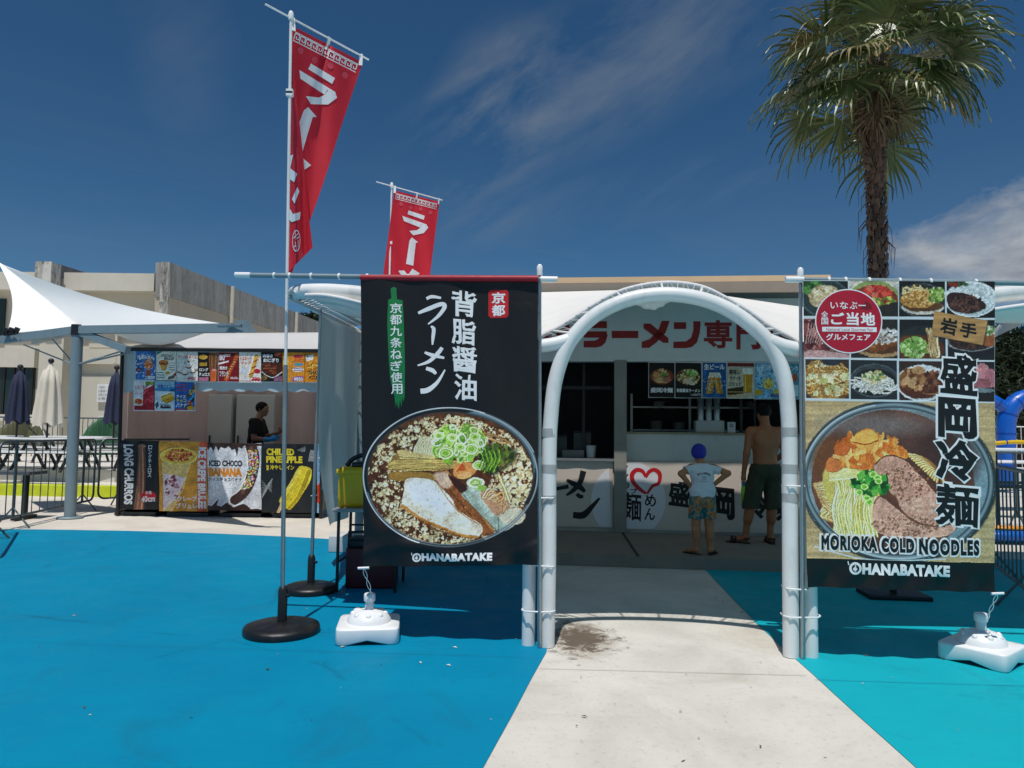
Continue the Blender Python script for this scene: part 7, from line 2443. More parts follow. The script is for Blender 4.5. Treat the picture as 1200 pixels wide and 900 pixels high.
def palm(label, base, top, crown_r):
    th = thing('palm_tree', label, 'palm tree', base)
    rs = random.Random(5)
    n = 46
    tr = MB()
    pts, rad = [], []
    for i in range(n + 1):
        t = i / n
        p = base.lerp(top, t) + Vector((0.06 * math.sin(t * 5), 0, 0))
        pts.append(p)
        rad.append(0.155 + 0.02 * math.sin(i * 2.1) - 0.035 * math.sin(t * 3.1) + (0.10 * max(0, (t - 0.72) / 0.28) if t < 0.97 else 0.0))
    tr.tube(pts, rad, 18)
    trunk = tr.build('trunk', mat_weathered('palm_bark', '5d463a', 0.55), th)
    # leaf-base boots and loose fibre
    bo = MB()
    for i in range(420):
        t = 0.28 + 0.72 * (i / 420) ** 0.95
        p = base.lerp(top, t) + Vector((0.06 * math.sin(t * 5), 0, 0))
        a = i * 2.399 + rs.random() * 0.5
        r_ = 0.15 + (0.10 * max(0, (t - 0.72) / 0.28)) - 0.02
        o = Vector((math.cos(a), math.sin(a), 0))
        s_ = Vector((-o.y, o.x, 0))
        l, w_ = 0.08 + 0.10 * rs.random() + (0.16 if t > 0.82 else 0), 0.05 + 0.03 * rs.random()
        q = p + o * r_
        up = Vector((0, 0, 1))
        out = 0.03 + 0.05 * rs.random() + (0.04 if t > 0.82 else 0)
        bo.add([q - s_ * w_ - up * 0.05, q + s_ * w_ - up * 0.05, q + s_ * w_ * 0.5 + o * out + up * l, q - s_ * w_ * 0.5 + o * out + up * l, q + o * 0.07], [(0, 1, 4), (1, 2, 4), (2, 3, 4), (3, 0, 4)])
    bo.build('leaf_boots', mat_leaf('palm_boot', ['2c2019', '553b2d', '6d523f', '402e23', '634a38']), th)
    hs = MB()
    for i in range(60):
        t = 0.55 + 0.4 * rs.random()
        p = base.lerp(top, t) + Vector((0.06 * math.sin(t * 5), 0, 0))
        a = rs.random() * 6.28
        o = Vector((math.cos(a), math.sin(a), 0))
        q = p + o * 0.2
        hs.tube([q, q + o * 0.12 - Vector((0, 0, 0.15)), q + o * 0.12 - Vector((rs.uniform(-.05, .05), 0, 0.4 + 0.4 * rs.random()))], [0.012, 0.008, 0.002], 4)
    hs.build('husk', mat_leaf('palm_husk', ['5a4636', '8a7058', '3a2c22']), th)
    def fan(mb_b, mb_p, a, el, plen, blade, droop, nseg, ragged):
        o = Vector((math.cos(a) * math.cos(el), math.sin(a) * math.cos(el), math.sin(el)))
        st = top + Vector((math.cos(a) * 0.1, math.sin(a) * 0.1, rs.uniform(-0.5, 0.3)))
        # arching petiole
        pet = []
        d = o.copy()
        p = st.copy()
        for k in range(7):
            pet.append(p.copy())
            p = p + d * (plen / 6)
            d = (d + Vector((0, 0, -0.075 * (1 + droop)))).normalized()
        mb_p.tube(pet, [0.026, 0.022, 0.018, 0.016, 0.014, 0.013, 0.012], 5)
        hub = pet[-1]
        f = d
        side = f.cross(Vector((0, 0, 1)))
        if side.length < 0.1:
            side = Vector((1, 0, 0))
        side.normalize()
        side = (side + Vector((rs.uniform(-.3, .3), rs.uniform(-.3, .3), rs.uniform(-.25, .25)))).normalized()
        up = side.cross(f).normalized()
        spread = R(118)
        for k in range(nseg):
            t = k / (nseg - 1)
            b = -spread + 2 * spread * t
            dirn = (f * math.cos(b) + side * math.sin(b)).normalized()
            L_ = blade * (0.70 + 0.30 * math.cos(b * 0.62)) * rs.uniform(0.75, 1.12)
            if rs.random() < 0.06 * ragged: continue
            w0 = L_ * 0.021
            wd = dirn.cross(up).normalized()
            fold = up * (0.012 if k % 2 else -0.012)
            dd, q = dirn.copy(), hub.copy()
            prev = None
            base_i = len(mb_b.v)
            vs = []
            steps = 6
            for j in range(steps + 1):
                s_ = j / steps
                ww = w0 * (0.5 + 2.2 * s_ if s_ < 0.35 else 1.27 * (1 - (s_ - 0.35) / 0.65) + 0.12)
                vs += [q - wd * ww + fold * s_, q + wd * ww - fold * s_]
                g_ = droop * (0.02 + (1.05 if s_ > 0.55 else 0.05) * s_)
                dd = (dd + Vector((0, 0, -g_)) + Vector((rs.uniform(-1, 1), rs.uniform(-1, 1), 0)) * 0.05 * ragged * s_).normalized()
                q = q + dd * (L_ / steps)
            mb_b.add(vs, [(2 * j, 2 * j + 1, 2 * j + 3, 2 * j + 2) for j in range(steps)])
    mg, my, md, mp = MB(), MB(), MB(), MB()
    for i in range(46):
        a = i * 2.39996 + rs.uniform(-0.5, 0.5)
        f = i / 46
        el = R(80 - 96 * f ** 0.9 + rs.uniform(-15, 15))
        plen = crown_r * (0.46 + 0.16 * rs.random())
        bl_ = crown_r * (0.47 + 0.14 * rs.random())
        tgt = mg if rs.random() < 0.8 or f < 0.5 else my
        fan(tgt, mp, a, el, plen, bl_, 0.5 + 0.42 * f, 34, 0.9 + 0.9 * f)
    for i in range(11):
        fan(md, mp, rs.random() * 6.28, R(-50 - 25 * rs.random()), crown_r * 0.30, crown_r * 0.32, 1.5, 20, 2.8)
    mg.build('crown', mat_leaf('palm_leaf', ['44522a', '58683a', '38451f', '6f7c48', '4b5a2c', '7d8452'], 0.38), th, fix=False)
    my.build('crown', mat_leaf('palm_leaf_yellow', ['7a6f3c', '8a7d50', '5f582c'], 0.5), th, fix=False)
    md.build('dead_fronds', mat_leaf('palm_dead', ['6a5c44', '85745a', '4f4434'], 0.7), th, fix=False)
    mp.build('leaf_stalks', mat_leaf('palm_stalk', ['5d6a34', '7a7a48', '8a8458'], 0.5), th, fix=False)
    st = MB()
    for i in range(7):
        a = rs.random() * 6.28
        o = Vector((math.cos(a), math.sin(a) * .6, 0.5)).normalized()
        q = top + Vector((0, 0, 0.3))
        st.tube(smooth_path([q, q + o * 0.9 + Vector((0, 0, .25)), q + o * 1.6, q + o * 2.0 - Vector((0, 0, 0.7))], 4), [0.02] * 8 + [0.012] * 5, 5)
        for k in range(22):
            e_ = q + o * (0.9 + 1.0 * k / 22) + Vector((0, 0, 0.2 - 0.7 * (k / 22) ** 2))
            st.tube([e_, e_ + Vector((rs.uniform(-.2, .2), rs.uniform(-.2, .2), -0.25 - 0.2 * rs.random()))], 0.006, 4)
    st.build('flower_stalks', mat_leaf('palm_flower', ['a8895c', '8a6c44', 'c2a878']), th)
    return th


PD = 14.0
pb_, pt_ = P(1024, 480, PD), P(1029, 84, PD)
palm('tall shaggy palm tree rising behind the food photo banner', Vector((pb_.x - 0.03, PD, 0)), pt_, 2.35)


def pine(label, base, h, cr, seed, cols):
    rs = random.Random(seed)
    th = thing('pine_tree', label, 'tree', base, 'dark pines beyond the pool side')
    tr = MB()
    tr.tube([base, base + Vector((0.2, 0, h * 0.5)), base + Vector((0.0, 0, h * 0.95))], [0.25, 0.17, 0.05], 10)
    lf = MB()
    for i in range(60):
        f = rs.random() ** 0.8
        z = h * (0.22 + 0.78 * f)
        rr = cr * (1 - 0.72 * f) * (0.35 + 0.65 * rs.random())
        a = rs.random() * 6.28
        c = base + Vector((math.cos(a) * rr, math.sin(a) * rr, z))
        tr.tube([base + Vector((0.1, 0, z - 0.4)), c], [0.05, 0.02], 5)
        sz = cr * (0.20 + 0.12 * rs.random())
        for k in range(110):
            o = Vector((rs.gauss(0, 1), rs.gauss(0, 1), rs.gauss(0, 0.55))) * sz * 0.62
            d = Vector((rs.gauss(0, 1), rs.gauss(0, 1), rs.gauss(0.35, 0.6))).normalized()
            s_ = d.cross(Vector((rs.random(), rs.random(), rs.random()))).normalized()
            l, w_ = 0.22 + 0.2 * rs.random(), 0.055
            q = c + o
            lf.add([q - s_ * w_, q + s_ * w_, q + d * l], [(0, 1, 2)])
    tr.build('trunk', mat('pine_bark', '4a3d32', 0.9, var=0.3), th)
    lf.build('crown', mat_leaf('pine_needles' + str(seed), cols, 0.6), th, fix=False)


PC = ['16240f', '22331a', '2c3f20', '1a2a14']
for i, (px, D, yt, cr) in enumerate(((1196, 34, 385, 2.6), (1150, 36, 398, 2.6), (1245, 33, 392, 2.8), (1290, 36, 380, 3.0), (1100, 40, 405, 2.8))):
    p = P(px, 500, D)
    t = P(px, yt, D)
    pine(['dark pine right of the food photo banner, above the blue inflatable', 'dark pine half hidden behind the food photo banner', 'dark pine just outside the right edge', 'tall dark pine outside the right edge', 'dark pine hidden behind the food photo banner'][i], Vector((p.x, D, 0)), t.z, cr, 30 + i, PC)
for i, (px, D, yt, cr) in enumerate(((366, 46, 369, 1.6), (352, 47, 371, 1.3))):
    p = P(px, 500, D)
    t = P(px, yt, D)
    pine(['small dark treetop over the end of the concrete wall', 'lower dark treetop left of it over the concrete wall'][i], Vector((p.x, D, 0)), t.z, cr, 60 + i, PC)

# ------------------------------------------------------------------ right-hand background
iw = 20.0
def inflatable(label, pts, rr, m, name='inflatable_arch', seam=True):
    w_ = [P(x, y, iw) for x, y in pts]
    w_[0].z = max(w_[0].z, 0.0)
    th = thing(name, label, 'inflatable', (w_[0].x, iw, 0))
    sp = smooth_path(w_, 6)
    MB().tube(sp, [rr * (1 + 0.03 * math.cos(i * math.pi)) for i in range(len(sp))], 18).build('tube', m, th)
    for i in range(3, len(sp) - 2, 5):
        d = (sp[i + 1] - sp[i - 1]).normalized()
        MB().tube([sp[i] - d * 0.02, sp[i] + d * 0.02], rr * 1.035, 18).build('seam_band', mat('band_blue', '0a3fa0', 0.4), th)
M_IBLUE = mat('inflatable_blue', '0a5cc0', 0.35, var=0.06, coat=0.2)
inflatable('big blue inflatable arch at the right edge below the pines', [(1180, 568), (1179, 520), (1180, 490), (1190, 472), (1212, 465), (1240, 472), (1252, 495), (1253, 570)], 0.24, M_IBLUE)
inflatable('blue inflatable beam sloping behind the food photo banner', [(1120, 570), (1130, 500), (1150, 468), (1168, 472), (1178, 480)], 0.17, M_IBLUE)
iw = 18.0
inflatable('low yellow inflatable ring before the blue inflatable', [(1150, 521), (1172, 519), (1195, 518), (1230, 520), (1260, 526)], 0.05, mat('inflatable_yellow', 'd8b400', 0.4), 'inflatable_ring')
# white terrace and tables at right
p1, p2 = P(1176, 525, 11.0), P(1240, 527, 11.0)
def white_table(label, px, py, D, w_, d_):
    c = P(px, py, D)
    th = thing('outdoor_table', label, 'table', (c.x, D, 0), 'white outdoor tables at the right')
    MB().box((c.x, D, c.z), (w_, d_, 0.04), 0, 0.01).build('tabletop', M_TTOP, th)
    for sx in (-1, 1):
        for sy in (-1, 1):
            MB().tube([(c.x + sx * w_ * 0.42, D + sy * d_ * 0.38, 0), (c.x + sx * w_ * 0.42, D + sy * d_ * 0.38, c.z - 0.02)], 0.022, 8).build('leg', M_BLACK, th)
    MB().box((c.x, D + d_ * .3, c.z * 0.55), (w_ * 0.8, 0.04, 0.06)).build('stretcher', M_BLACK, th)
white_table('white outdoor table behind the steel barrier at the right edge', 1192, 527, 11.2, 1.3, 0.8)
white_table('white outdoor table farther back under the blue inflatable', 1186, 541, 15.0, 1.8, 0.8)
bgk = thing('float_board', 'blue and orange float lying under the right hand tables', 'float', P(1185, 610, 10.2))
c = P(1182, 612, 10.4); c.z = 0
MB().lathe([(0.001, 0.02), (0.34, 0.04), (0.42, 0.10), (0.36, 0.17), (0.001, 0.18)], c, 24, sx=1.5, sy=0.7).build('body', M_IBLUE, bgk)
MB().lathe([(0.001, 0.18), (0.18, 0.185), (0.20, 0.20), (0.17, 0.225), (0.001, 0.23)], c, 24, sx=1.5, sy=0.7).build('pad', mat('float_orange', 'e0901c', 0.45), bgk)
# white poolside wall and railing further away
wl_ = MB()
a, b = P(1120, 540, 22), P(1420, 545, 22)
wl_.box(((a.x + b.x) / 2, 22.2, 0.3), (b.x - a.x, 0.3, 0.6))
tag(wl_.build('low_wall', mat('lowwall_white', 'd4d4d0', 0.7), None), 'low white poolside wall below the blue inflatable', 'wall')
rl = thing('railing', 'white mesh railing behind the blue inflatable at right', 'railing', ((a.x + b.x) / 2, 23, 0))
za = P(1180, 500, 23).z
for z in (0.7, za):
    MB().tube([(a.x, 23, z), (b.x, 23, z)], 0.022, 6).build('rail', M_WHITEP, rl)
for i in range(41):
    x = a.x + (b.x - a.x) * i / 40
    MB().tube([(x, 23, 0), (x, 23, za)], 0.012, 5).build('baluster', M_WHITEP, rl)

# ------------------------------------------------------------------ people: one smooth skin grown round a posed skeleton
class Field:
    def __init__(s, lo, hi, h):
        s.lo, s.h = np.array(lo, float), h
        s.n = np.ceil((np.array(hi) - s.lo) / h).astype(int) + 1
        s.D = np.full(s.n, 1.0)
        s.ax = [s.lo[i] + h * np.arange(s.n[i]) for i in range(3)]

    def _win(s, a, b):
        i0 = np.clip(np.floor((np.minimum(a, b) - s.lo) / s.h).astype(int), 0, s.n - 1)
        i1 = np.clip(np.ceil((np.maximum(a, b) - s.lo) / s.h).astype(int) + 1, 1, s.n)
        sl = tuple(slice(i0[i], i1[i]) for i in range(3))
        g = np.meshgrid(*[s.ax[i][sl[i]] for i in range(3)], indexing='ij')
        return sl, np.stack(g, -1)

    def _put(s, sl, d, k):
        c = s.D[sl]
        if k <= 0:
            s.D[sl] = np.minimum(c, d)
        else:
            h = np.clip(0.5 + 0.5 * (c - d) / k, 0, 1)
            s.D[sl] = c * (1 - h) + d * h - k * h * (1 - h)

    def cone(s, a, b, ra, rb, k=0.025, fl=(1, 1, 1), grow=0.0):
        a, b = np.array(a, float), np.array(b, float)
        ra, rb = ra + grow, rb + grow
        m = max(ra, rb) * 1.3 + k + 0.06
        sl, p = s._win(np.minimum(a, b) - m, np.maximum(a, b) + m)
        f = np.array(fl)
        pa, ba = (p - a) / f, (b - a) / f
        t = np.clip((pa @ ba) / max(1e-9, ba @ ba), 0, 1)
        d = np.linalg.norm(pa - t[..., None] * ba, axis=-1) - (ra + (rb - ra) * t)
        s._put(sl, d * min(fl), k)
        return s

    def ell(s, c, r, k=0.025, grow=0.0):
        c, r = np.array(c, float), np.array(r, float) + grow
        m = r.max() + k + 0.06
        sl, p = s._win(c - m, c + m)
        q = (p - c) / r
        k0 = np.linalg.norm(q, axis=-1)
        k1 = np.linalg.norm(q / r, axis=-1)
        d = k0 * (k0 - 1) / np.maximum(k1, 1e-6)
        s._put(sl, d, k)
        return s

    def cut(s, fn):
        """keep where fn(x, y, z) < 0"""
        g = np.meshgrid(*s.ax, indexing='ij')
        s.D = np.maximum(s.D, fn(*g))
        return s

    def mesh(s):
        D, n = s.D, s.n
        ins = D < 0
        nc = n - 1
        cnt = np.zeros(nc)
        pos = np.zeros(tuple(nc) + (3,))
        corners = [(i, j, k) for i in (0, 1) for j in (0, 1) for k in (0, 1)]
        C = {c: D[c[0]:c[0] + nc[0], c[1]:c[1] + nc[1], c[2]:c[2] + nc[2]] for c in corners}
        for a in corners:
            for ax in range(3):
                if a[ax] == 0:
                    b = list(a); b[ax] = 1; b = tuple(b)
                    da, db = C[a], C[b]
                    m = (da < 0) != (db < 0)
                    t = np.where(m, da / np.where(m, da - db, 1), 0)
                    e = np.zeros(tuple(nc) + (3,))
                    for q in range(3):
                        e[..., q] = a[q] + (t if q == ax else 0)
                    pos += e * m[..., None]
                    cnt += m
        act = cnt > 0
        idx = -np.ones(tuple(nc), int)
        idx[act] = np.arange(act.sum())
        gi = np.stack(np.nonzero(act), -1)
        V = s.lo + s.h * (gi + pos[act] / cnt[act][:, None])
        F_ = []
        for ax in range(3):
            u, v = (ax + 1) % 3, (ax + 2) % 3
            a = np.take(ins, range(0, n[ax] - 1), ax)
            b = np.take(ins, range(1, n[ax]), ax)
            e = np.stack(np.nonzero(a != b), -1)
            e = e[(e[:, u] > 0) & (e[:, v] > 0) & (e[:, u] < n[u] - 1) & (e[:, v] < n[v] - 1)]
            flip = a[tuple(e.T)]
            du, dv_ = np.zeros(3, int), np.zeros(3, int)
            du[u], dv_[v] = 1, 1
            q = np.stack([idx[tuple((e - du - dv_).T)], idx[tuple((e - dv_).T)], idx[tuple(e.T)], idx[tuple((e - du).T)]], -1)
            q[~flip] = q[~flip][:, ::-1]
            F_.append(q)
        return V, np.concatenate(F_)


def skin(name, fld, org, rot, scale, material, parent):
    V, Fc = fld.mesh()
    q = np.array(Matrix.Rotation(rot, 3, 'Z'))
    V = (V * scale) @ q.T + np.array(org)
    mb = MB()
    mb.v = [tuple(v) for v in V]
    mb.f = [list(map(int, f)) for f in Fc]
    mb.sm = [True] * len(mb.f)
    return mb.build(name, material, parent, fix=False)


def hand(f, w, d, side, inward, sz=1.0, curl=0.5):
    """palm from wrist w along d; inward = palm direction; thumb on the given side"""
    w, d, n = Vector(w), Vector(d).normalized(), Vector(inward).normalized()
    sd_ = Vector(side).normalized()
    pm = w + d * 0.075 * sz
    f.cone(w, pm, 0.026 * sz, 0.034 * sz, 0.015)
    f.cone(pm - sd_ * 0.02 * sz, pm + sd_ * 0.02 * sz, 0.018 * sz, 0.018 * sz, 0.015)
    for i, l in enumerate((0.068, 0.078, 0.072, 0.056)):
        b = w + d * 0.095 * sz + sd_ * (0.030 - 0.020 * i) * sz
        m1 = b + (d * math.cos(curl * 0.5) + n * math.sin(curl * 0.5)) * l * 0.45 * sz
        m2 = m1 + (d * math.cos(curl * 1.6) + n * math.sin(curl * 1.6)) * l * 0.33 * sz
        m3 = m2 + (d * math.cos(curl * 2.6) + n * math.sin(curl * 2.6)) * l * 0.27 * sz
        f.cone(b, m1, 0.0092 * sz, 0.0085 * sz, 0.004)
        f.cone(m1, m2, 0.0085 * sz, 0.0078 * sz, 0.003)
        f.cone(m2, m3, 0.0078 * sz, 0.0068 * sz, 0.003)
    t0 = w + d * 0.028 * sz + sd_ * 0.026 * sz
    t1 = t0 + (d * 0.7 + sd_ * 0.75 + n * 0.3).normalized() * 0.035 * sz
    t2 = t1 + (d * 0.9 + sd_ * 0.2 + n * 0.5).normalized() * 0.032 * sz
    f.cone(t0, t1, 0.014 * sz, 0.011 * sz, 0.008)
    f.cone(t1, t2, 0.011 * sz, 0.009 * sz, 0.004)


def head(f, c, s=1.0, face=(0, 1, 0)):
    c, fv = Vector(c), Vector(face).normalized()
    r = Vector((fv.y, -fv.x, 0))
    up = Vector((0, 0, 1))
    f.ell(c + up * 0.02 * s, (0.076 * s, 0.088 * s, 0.098 * s) if abs(fv.y) > 0.7 else (0.088 * s, 0.076 * s, 0.098 * s), 0.02)
    f.cone(c + fv * 0.035 * s - up * 0.02 * s, c + fv * 0.045 * s - up * 0.078 * s, 0.055 * s, 0.034 * s, 0.03)
    f.cone(c + fv * 0.085 * s + up * 0.0 * s, c + fv * 0.104 * s - up * 0.03 * s, 0.009 * s, 0.013 * s, 0.012)     # nose
    f.cone(c + fv * 0.082 * s - up * 0.055 * s - r * 0.018 * s, c + fv * 0.082 * s - up * 0.055 * s + r * 0.018 * s, 0.009 * s, 0.009 * s, 0.008)  # lips
    f.cone(c + fv * 0.078 * s + up * 0.028 * s - r * 0.035 * s, c + fv * 0.078 * s + up * 0.028 * s + r * 0.035 * s, 0.012 * s, 0.012 * s, 0.015)  # brow
    for q in (-1, 1):
        e = c + r * 0.077 * s * q - up * 0.004 * s - fv * 0.005 * s
        f.cone(e + up * 0.018 * s, e - up * 0.02 * s - fv * 0.004 * s, 0.013 * s, 0.009 * s, 0.006)


def foot(f, heel, d, s=1.0, z0=0.0):
    h, d = Vector(heel), Vector(d).normalized()
    h.z = z0
    up = Vector((0, 0, 1))
    sd_ = Vector((d.y, -d.x, 0))
    f.cone(h + up * 0.045 * s, h + d * 0.13 * s + up * 0.038 * s, 0.036 * s, 0.034 * s, 0.02)
    f.cone(h + d * 0.11 * s + up * 0.03 * s - sd_ * .012 * s, h + d * 0.18 * s + up * 0.022 * s, 0.032 * s, 0.026 * s, 0.02)
    for i in range(5):
        a = h + d * (0.185 - 0.008 * i) * s + sd_ * (-0.028 + 0.015 * i) * s + up * 0.016 * s
        f.cone(a, a + d * (0.034 - 0.004 * i) * s - up * 0.003 * s, 0.011 * s, 0.009 * s, 0.004)


def sandal(name, heel, d, s, m, parent, org, rot, strap='slide'):
    h, d = Vector(heel), Vector(d).normalized()
    sd_ = Vector((d.y, -d.x, 0))
    q = Matrix.Rotation(rot, 3, 'Z')
    o = Vector(org)
    outl = [(-0.045, 0.0), (-0.03, 0.035), (0.05, 0.036), (0.14, 0.05), (0.2, 0.048), (0.235, 0.025), (0.24, 0.0), (0.225, -0.035), (0.15, -0.045), (0.05, -0.034), (-0.03, -0.033)]
    pts = [tuple(p[:2]) for p in smooth_path([(x * s, y * s, 0) for x, y in outl], 4, True)]
    mb = MB()
    mb.prism(pts, lambda x, y: (o + q @ (Vector((h.x, h.y, 0.012 * s)) + d * x + sd_ * y), Vector((0, 0, 1))), 0.022 * s)
    mb.build('sandal_sole', m, parent)
    mb = MB()
    if strap == 'slide':
        for x0 in (0.12, 0.165):
            mb.tube([o + q @ (h + d * x0 * s + sd_ * (0.05 * math.cos(a) * s) + Vector((0, 0, 0.008 + 0.062 * math.sin(a) * s))) for a in [math.pi * i / 10 for i in range(11)]], 0.014 * s, 8)
        mb.tube([o + q @ (h - d * 0.0 * s + d * (0.02 - 0.05 * math.sin(a)) * s + sd_ * (0.045 * math.cos(a) * s) + Vector((0, 0, 0.06 * s))) for a in [math.pi * i / 10 for i in range(11)]], 0.010 * s, 8)
    else:
        for y in (-1, 1):
            mb.tube(smooth_path([o + q @ (h + d * 0.17 * s + Vector((0, 0, 0.016 * s))), o + q @ (h + d * 0.13 * s + sd_ * y * 0.02 * s + Vector((0, 0, 0.068 * s))), o + q @ (h + d * 0.07 * s + sd_ * y * 0.045 * s + Vector((0, 0, 0.012 * s)))], 5), 0.007 * s, 6)
    mb.build('sandal_strap', m, parent)


def mat_skin(name, col):
    return mat(name, col, 0.5, var=0.08, scale=5, bump=0.03, bscale=60)


# ---- the man at the counter
mo = G(898, 636.5, 0.13)
man = thing('person', 'shirtless man in dark olive shorts at the counter, seen from behind', 'person', mo)
def man_arms_legs(f, grow=0.0, legs=True, arms=True):
    if legs:
        f.cone((-0.09, 0, 0.90), (-0.20, 0.01, 0.50), 0.098, 0.062, 0.04, grow=grow)
        f.cone((-0.20, 0.01, 0.50), (-0.265, -0.01, 0.10), 0.058, 0.037, 0.03, grow=grow)
        f.cone((-0.215, -0.025, 0.40), (-0.235, -0.025, 0.30), 0.058, 0.05, 0.04, grow=grow)
        f.cone((0.09, 0, 0.90), (0.075, 0.01, 0.50), 0.098, 0.062, 0.04, grow=grow)
        f.cone((0.075, 0.01, 0.50), (0.045, -0.01, 0.10), 0.058, 0.037, 0.03, grow=grow)
        f.cone((0.07, -0.025, 0.40), (0.06, -0.025, 0.30), 0.058, 0.05, 0.04, grow=grow)
def man_torso(f, grow=0.0):
    f.ell((0, 0, 0.93), (0.165, 0.118, 0.13), 0.03, grow)
    f.ell((-0.07, -0.05, 0.90), (0.09, 0.085, 0.10), 0.03, grow).ell((0.07, -0.05, 0.90), (0.09, 0.085, 0.10), 0.03, grow)
    f.ell((0, 0.015, 1.08), (0.152, 0.112, 0.17), 0.05, grow)
    f.ell((0, 0.0, 1.27), (0.182, 0.118, 0.20), 0.05, grow)
    f.cone((-0.155, -0.01, 1.415), (0.155, -0.01, 1.415), 0.062, 0.062, 0.05, grow=grow)
    f.ell((-0.09, -0.075, 1.33), (0.075, 0.04, 0.10), 0.03, grow).ell((0.09, -0.075, 1.33), (0.075, 0.04, 0.10), 0.03, grow)
    f.cone((0, -0.01, 1.42), (0.0, 0.01, 1.58), 0.068, 0.056, 0.04, grow=grow)
f = Field((-0.55, -0.35, -0.02), (0.45, 0.45, 1.86), 0.0075)
man_torso(f)
man_arms_legs(f)
head(f, (-0.005, 0.03, 1.645), 1.02, (-0.35, 0.94, 0))
f.cone((-0.195, -0.005, 1.415), (-0.245, -0.02, 1.13), 0.056, 0.043, 0.03)
f.cone((-0.245, -0.02, 1.13), (-0.272, 0.015, 0.885), 0.043, 0.029, 0.02)
hand(f, (-0.272, 0.015, 0.885), (-0.02, 0.12, -1), (0.15, 1, 0.1), (1, -0.15, 0), 1.0, 0.62)
f.cone((0.195, -0.005, 1.415), (0.25, 0.0, 1.14), 0.056, 0.043, 0.03)
f.cone((0.25, 0.0, 1.14), (0.20, 0.22, 1.03), 0.043, 0.029, 0.02)
hand(f, (0.20, 0.22, 1.03), (-0.3, 1, -0.1), (-1, -0.2, 0.3), (0, 0, -1), 1.0, 0.4)
lf_d, rf_d = (-0.9, 0.45, 0), (0.2, 0.98, 0)
foot(f, (-0.262, -0.04, 0), lf_d, 1.0, 0.014)
foot(f, (0.042, -0.06, 0), rf_d, 1.0, 0.014)
skin('body', f, mo, 0, 1.0, mat_skin('skin_tan', 'a4623c'), man)
f = Field((-0.4, -0.3, 0.38), (0.4, 0.35, 1.08), 0.0085)
man_torso(f, 0.014)
f.cone((-0.09, 0, 0.92), (-0.205, 0.0, 0.42), 0.112, 0.105, 0.03)
f.cone((0.09, 0, 0.92), (0.085, 0.0, 0.42), 0.112, 0.105, 0.03)
f.cut(lambda x, y, z: np.maximum(np.maximum(z - 1.0, 0.44 + 0.01 * np.sin(x * 40 + y * 30) - z), 0.0 * z - 1) )
g_ = np.meshgrid(*f.ax, indexing='ij')
f.D += 0.004 * np.sin(g_[0] * 60 + g_[2] * 25) * np.sin(g_[2] * 34 + g_[1] * 20)
skin('shorts', f, mo, 0, 1.0, mat('shorts_olive', '3a3d2a', 0.85, var=0.1, scale=8, bump=0.1, bscale=40), man)
f = Field((-0.16, -0.14, 1.55), (0.16, 0.2, 1.84), 0.006)
f.ell((-0.003, 0.018, 1.68), (0.090, 0.102, 0.098), 0.0)
g_ = np.meshgrid(*f.ax, indexing='ij')
f.D += 0.003 * np.sin(g_[0] * 160 + g_[2] * 50) * np.sin(g_[1] * 140 - g_[2] * 90)
f.cut(lambda x, y, z: np.maximum(1.615 + 0.55 * np.maximum(0, y - 0.01) - z, y - 0.11))
skin('hair', f, mo, 0, 1.0, mat('hair_black', '0b0908', 0.65, spec=0.2, var=0.3, scale=60, bump=0.3, bscale=140), man)
M_SAND = mat('sandal_black', '131212', 0.6)
sandal('s', (-0.262, -0.04, 0), lf_d, 1.08, M_SAND, man, mo, 0)
sandal('s', (0.042, -0.06, 0), rf_d, 1.08, M_SAND, man, mo, 0)
# the bottle in his left hand
bo_ = mo + Vector((-0.262, 0.045, 0.50))
bt_ = thing('drink_bottle', 'green bottle with a teal cap held in the man\'s left hand', 'bottle', bo_)
MB().lathe([(0.03, 0.0), (0.036, 0.01), (0.036, 0.19), (0.028, 0.215)], bo_, 20).build('body', mat('bottle_green', '8ac828', 0.35, var=0.05), bt_)
MB().lathe([(0.030, 0.212), (0.031, 0.265), (0.024, 0.272)], bo_, 18).build('cap', mat('bottle_teal', '1c7f96', 0.4), bt_)
MB().tube([bo_ + Vector((math.cos(a) * 0.03, 0, 0.268 + math.sin(a) * 0.045)) for a in [math.pi * i / 10 for i in range(11)]], 0.006, 6).build('carry_loop', mat('loop_blue', '1c6fd0', 0.5), bt_)
bo2 = mo + Vector((-0.205, 0.12, 0.50))
mbb = MB().lathe([(0.028, 0.0), (0.034, 0.01), (0.033, 0.2), (0.02, 0.235), (0.02, 0.262)], bo2, 18)
mbb.build('drink_bottle', mat('bottle_blue', '1e5fd6', 0.35), None, 'blue bottle hanging beside the green one in the man\'s hand', 'bottle')

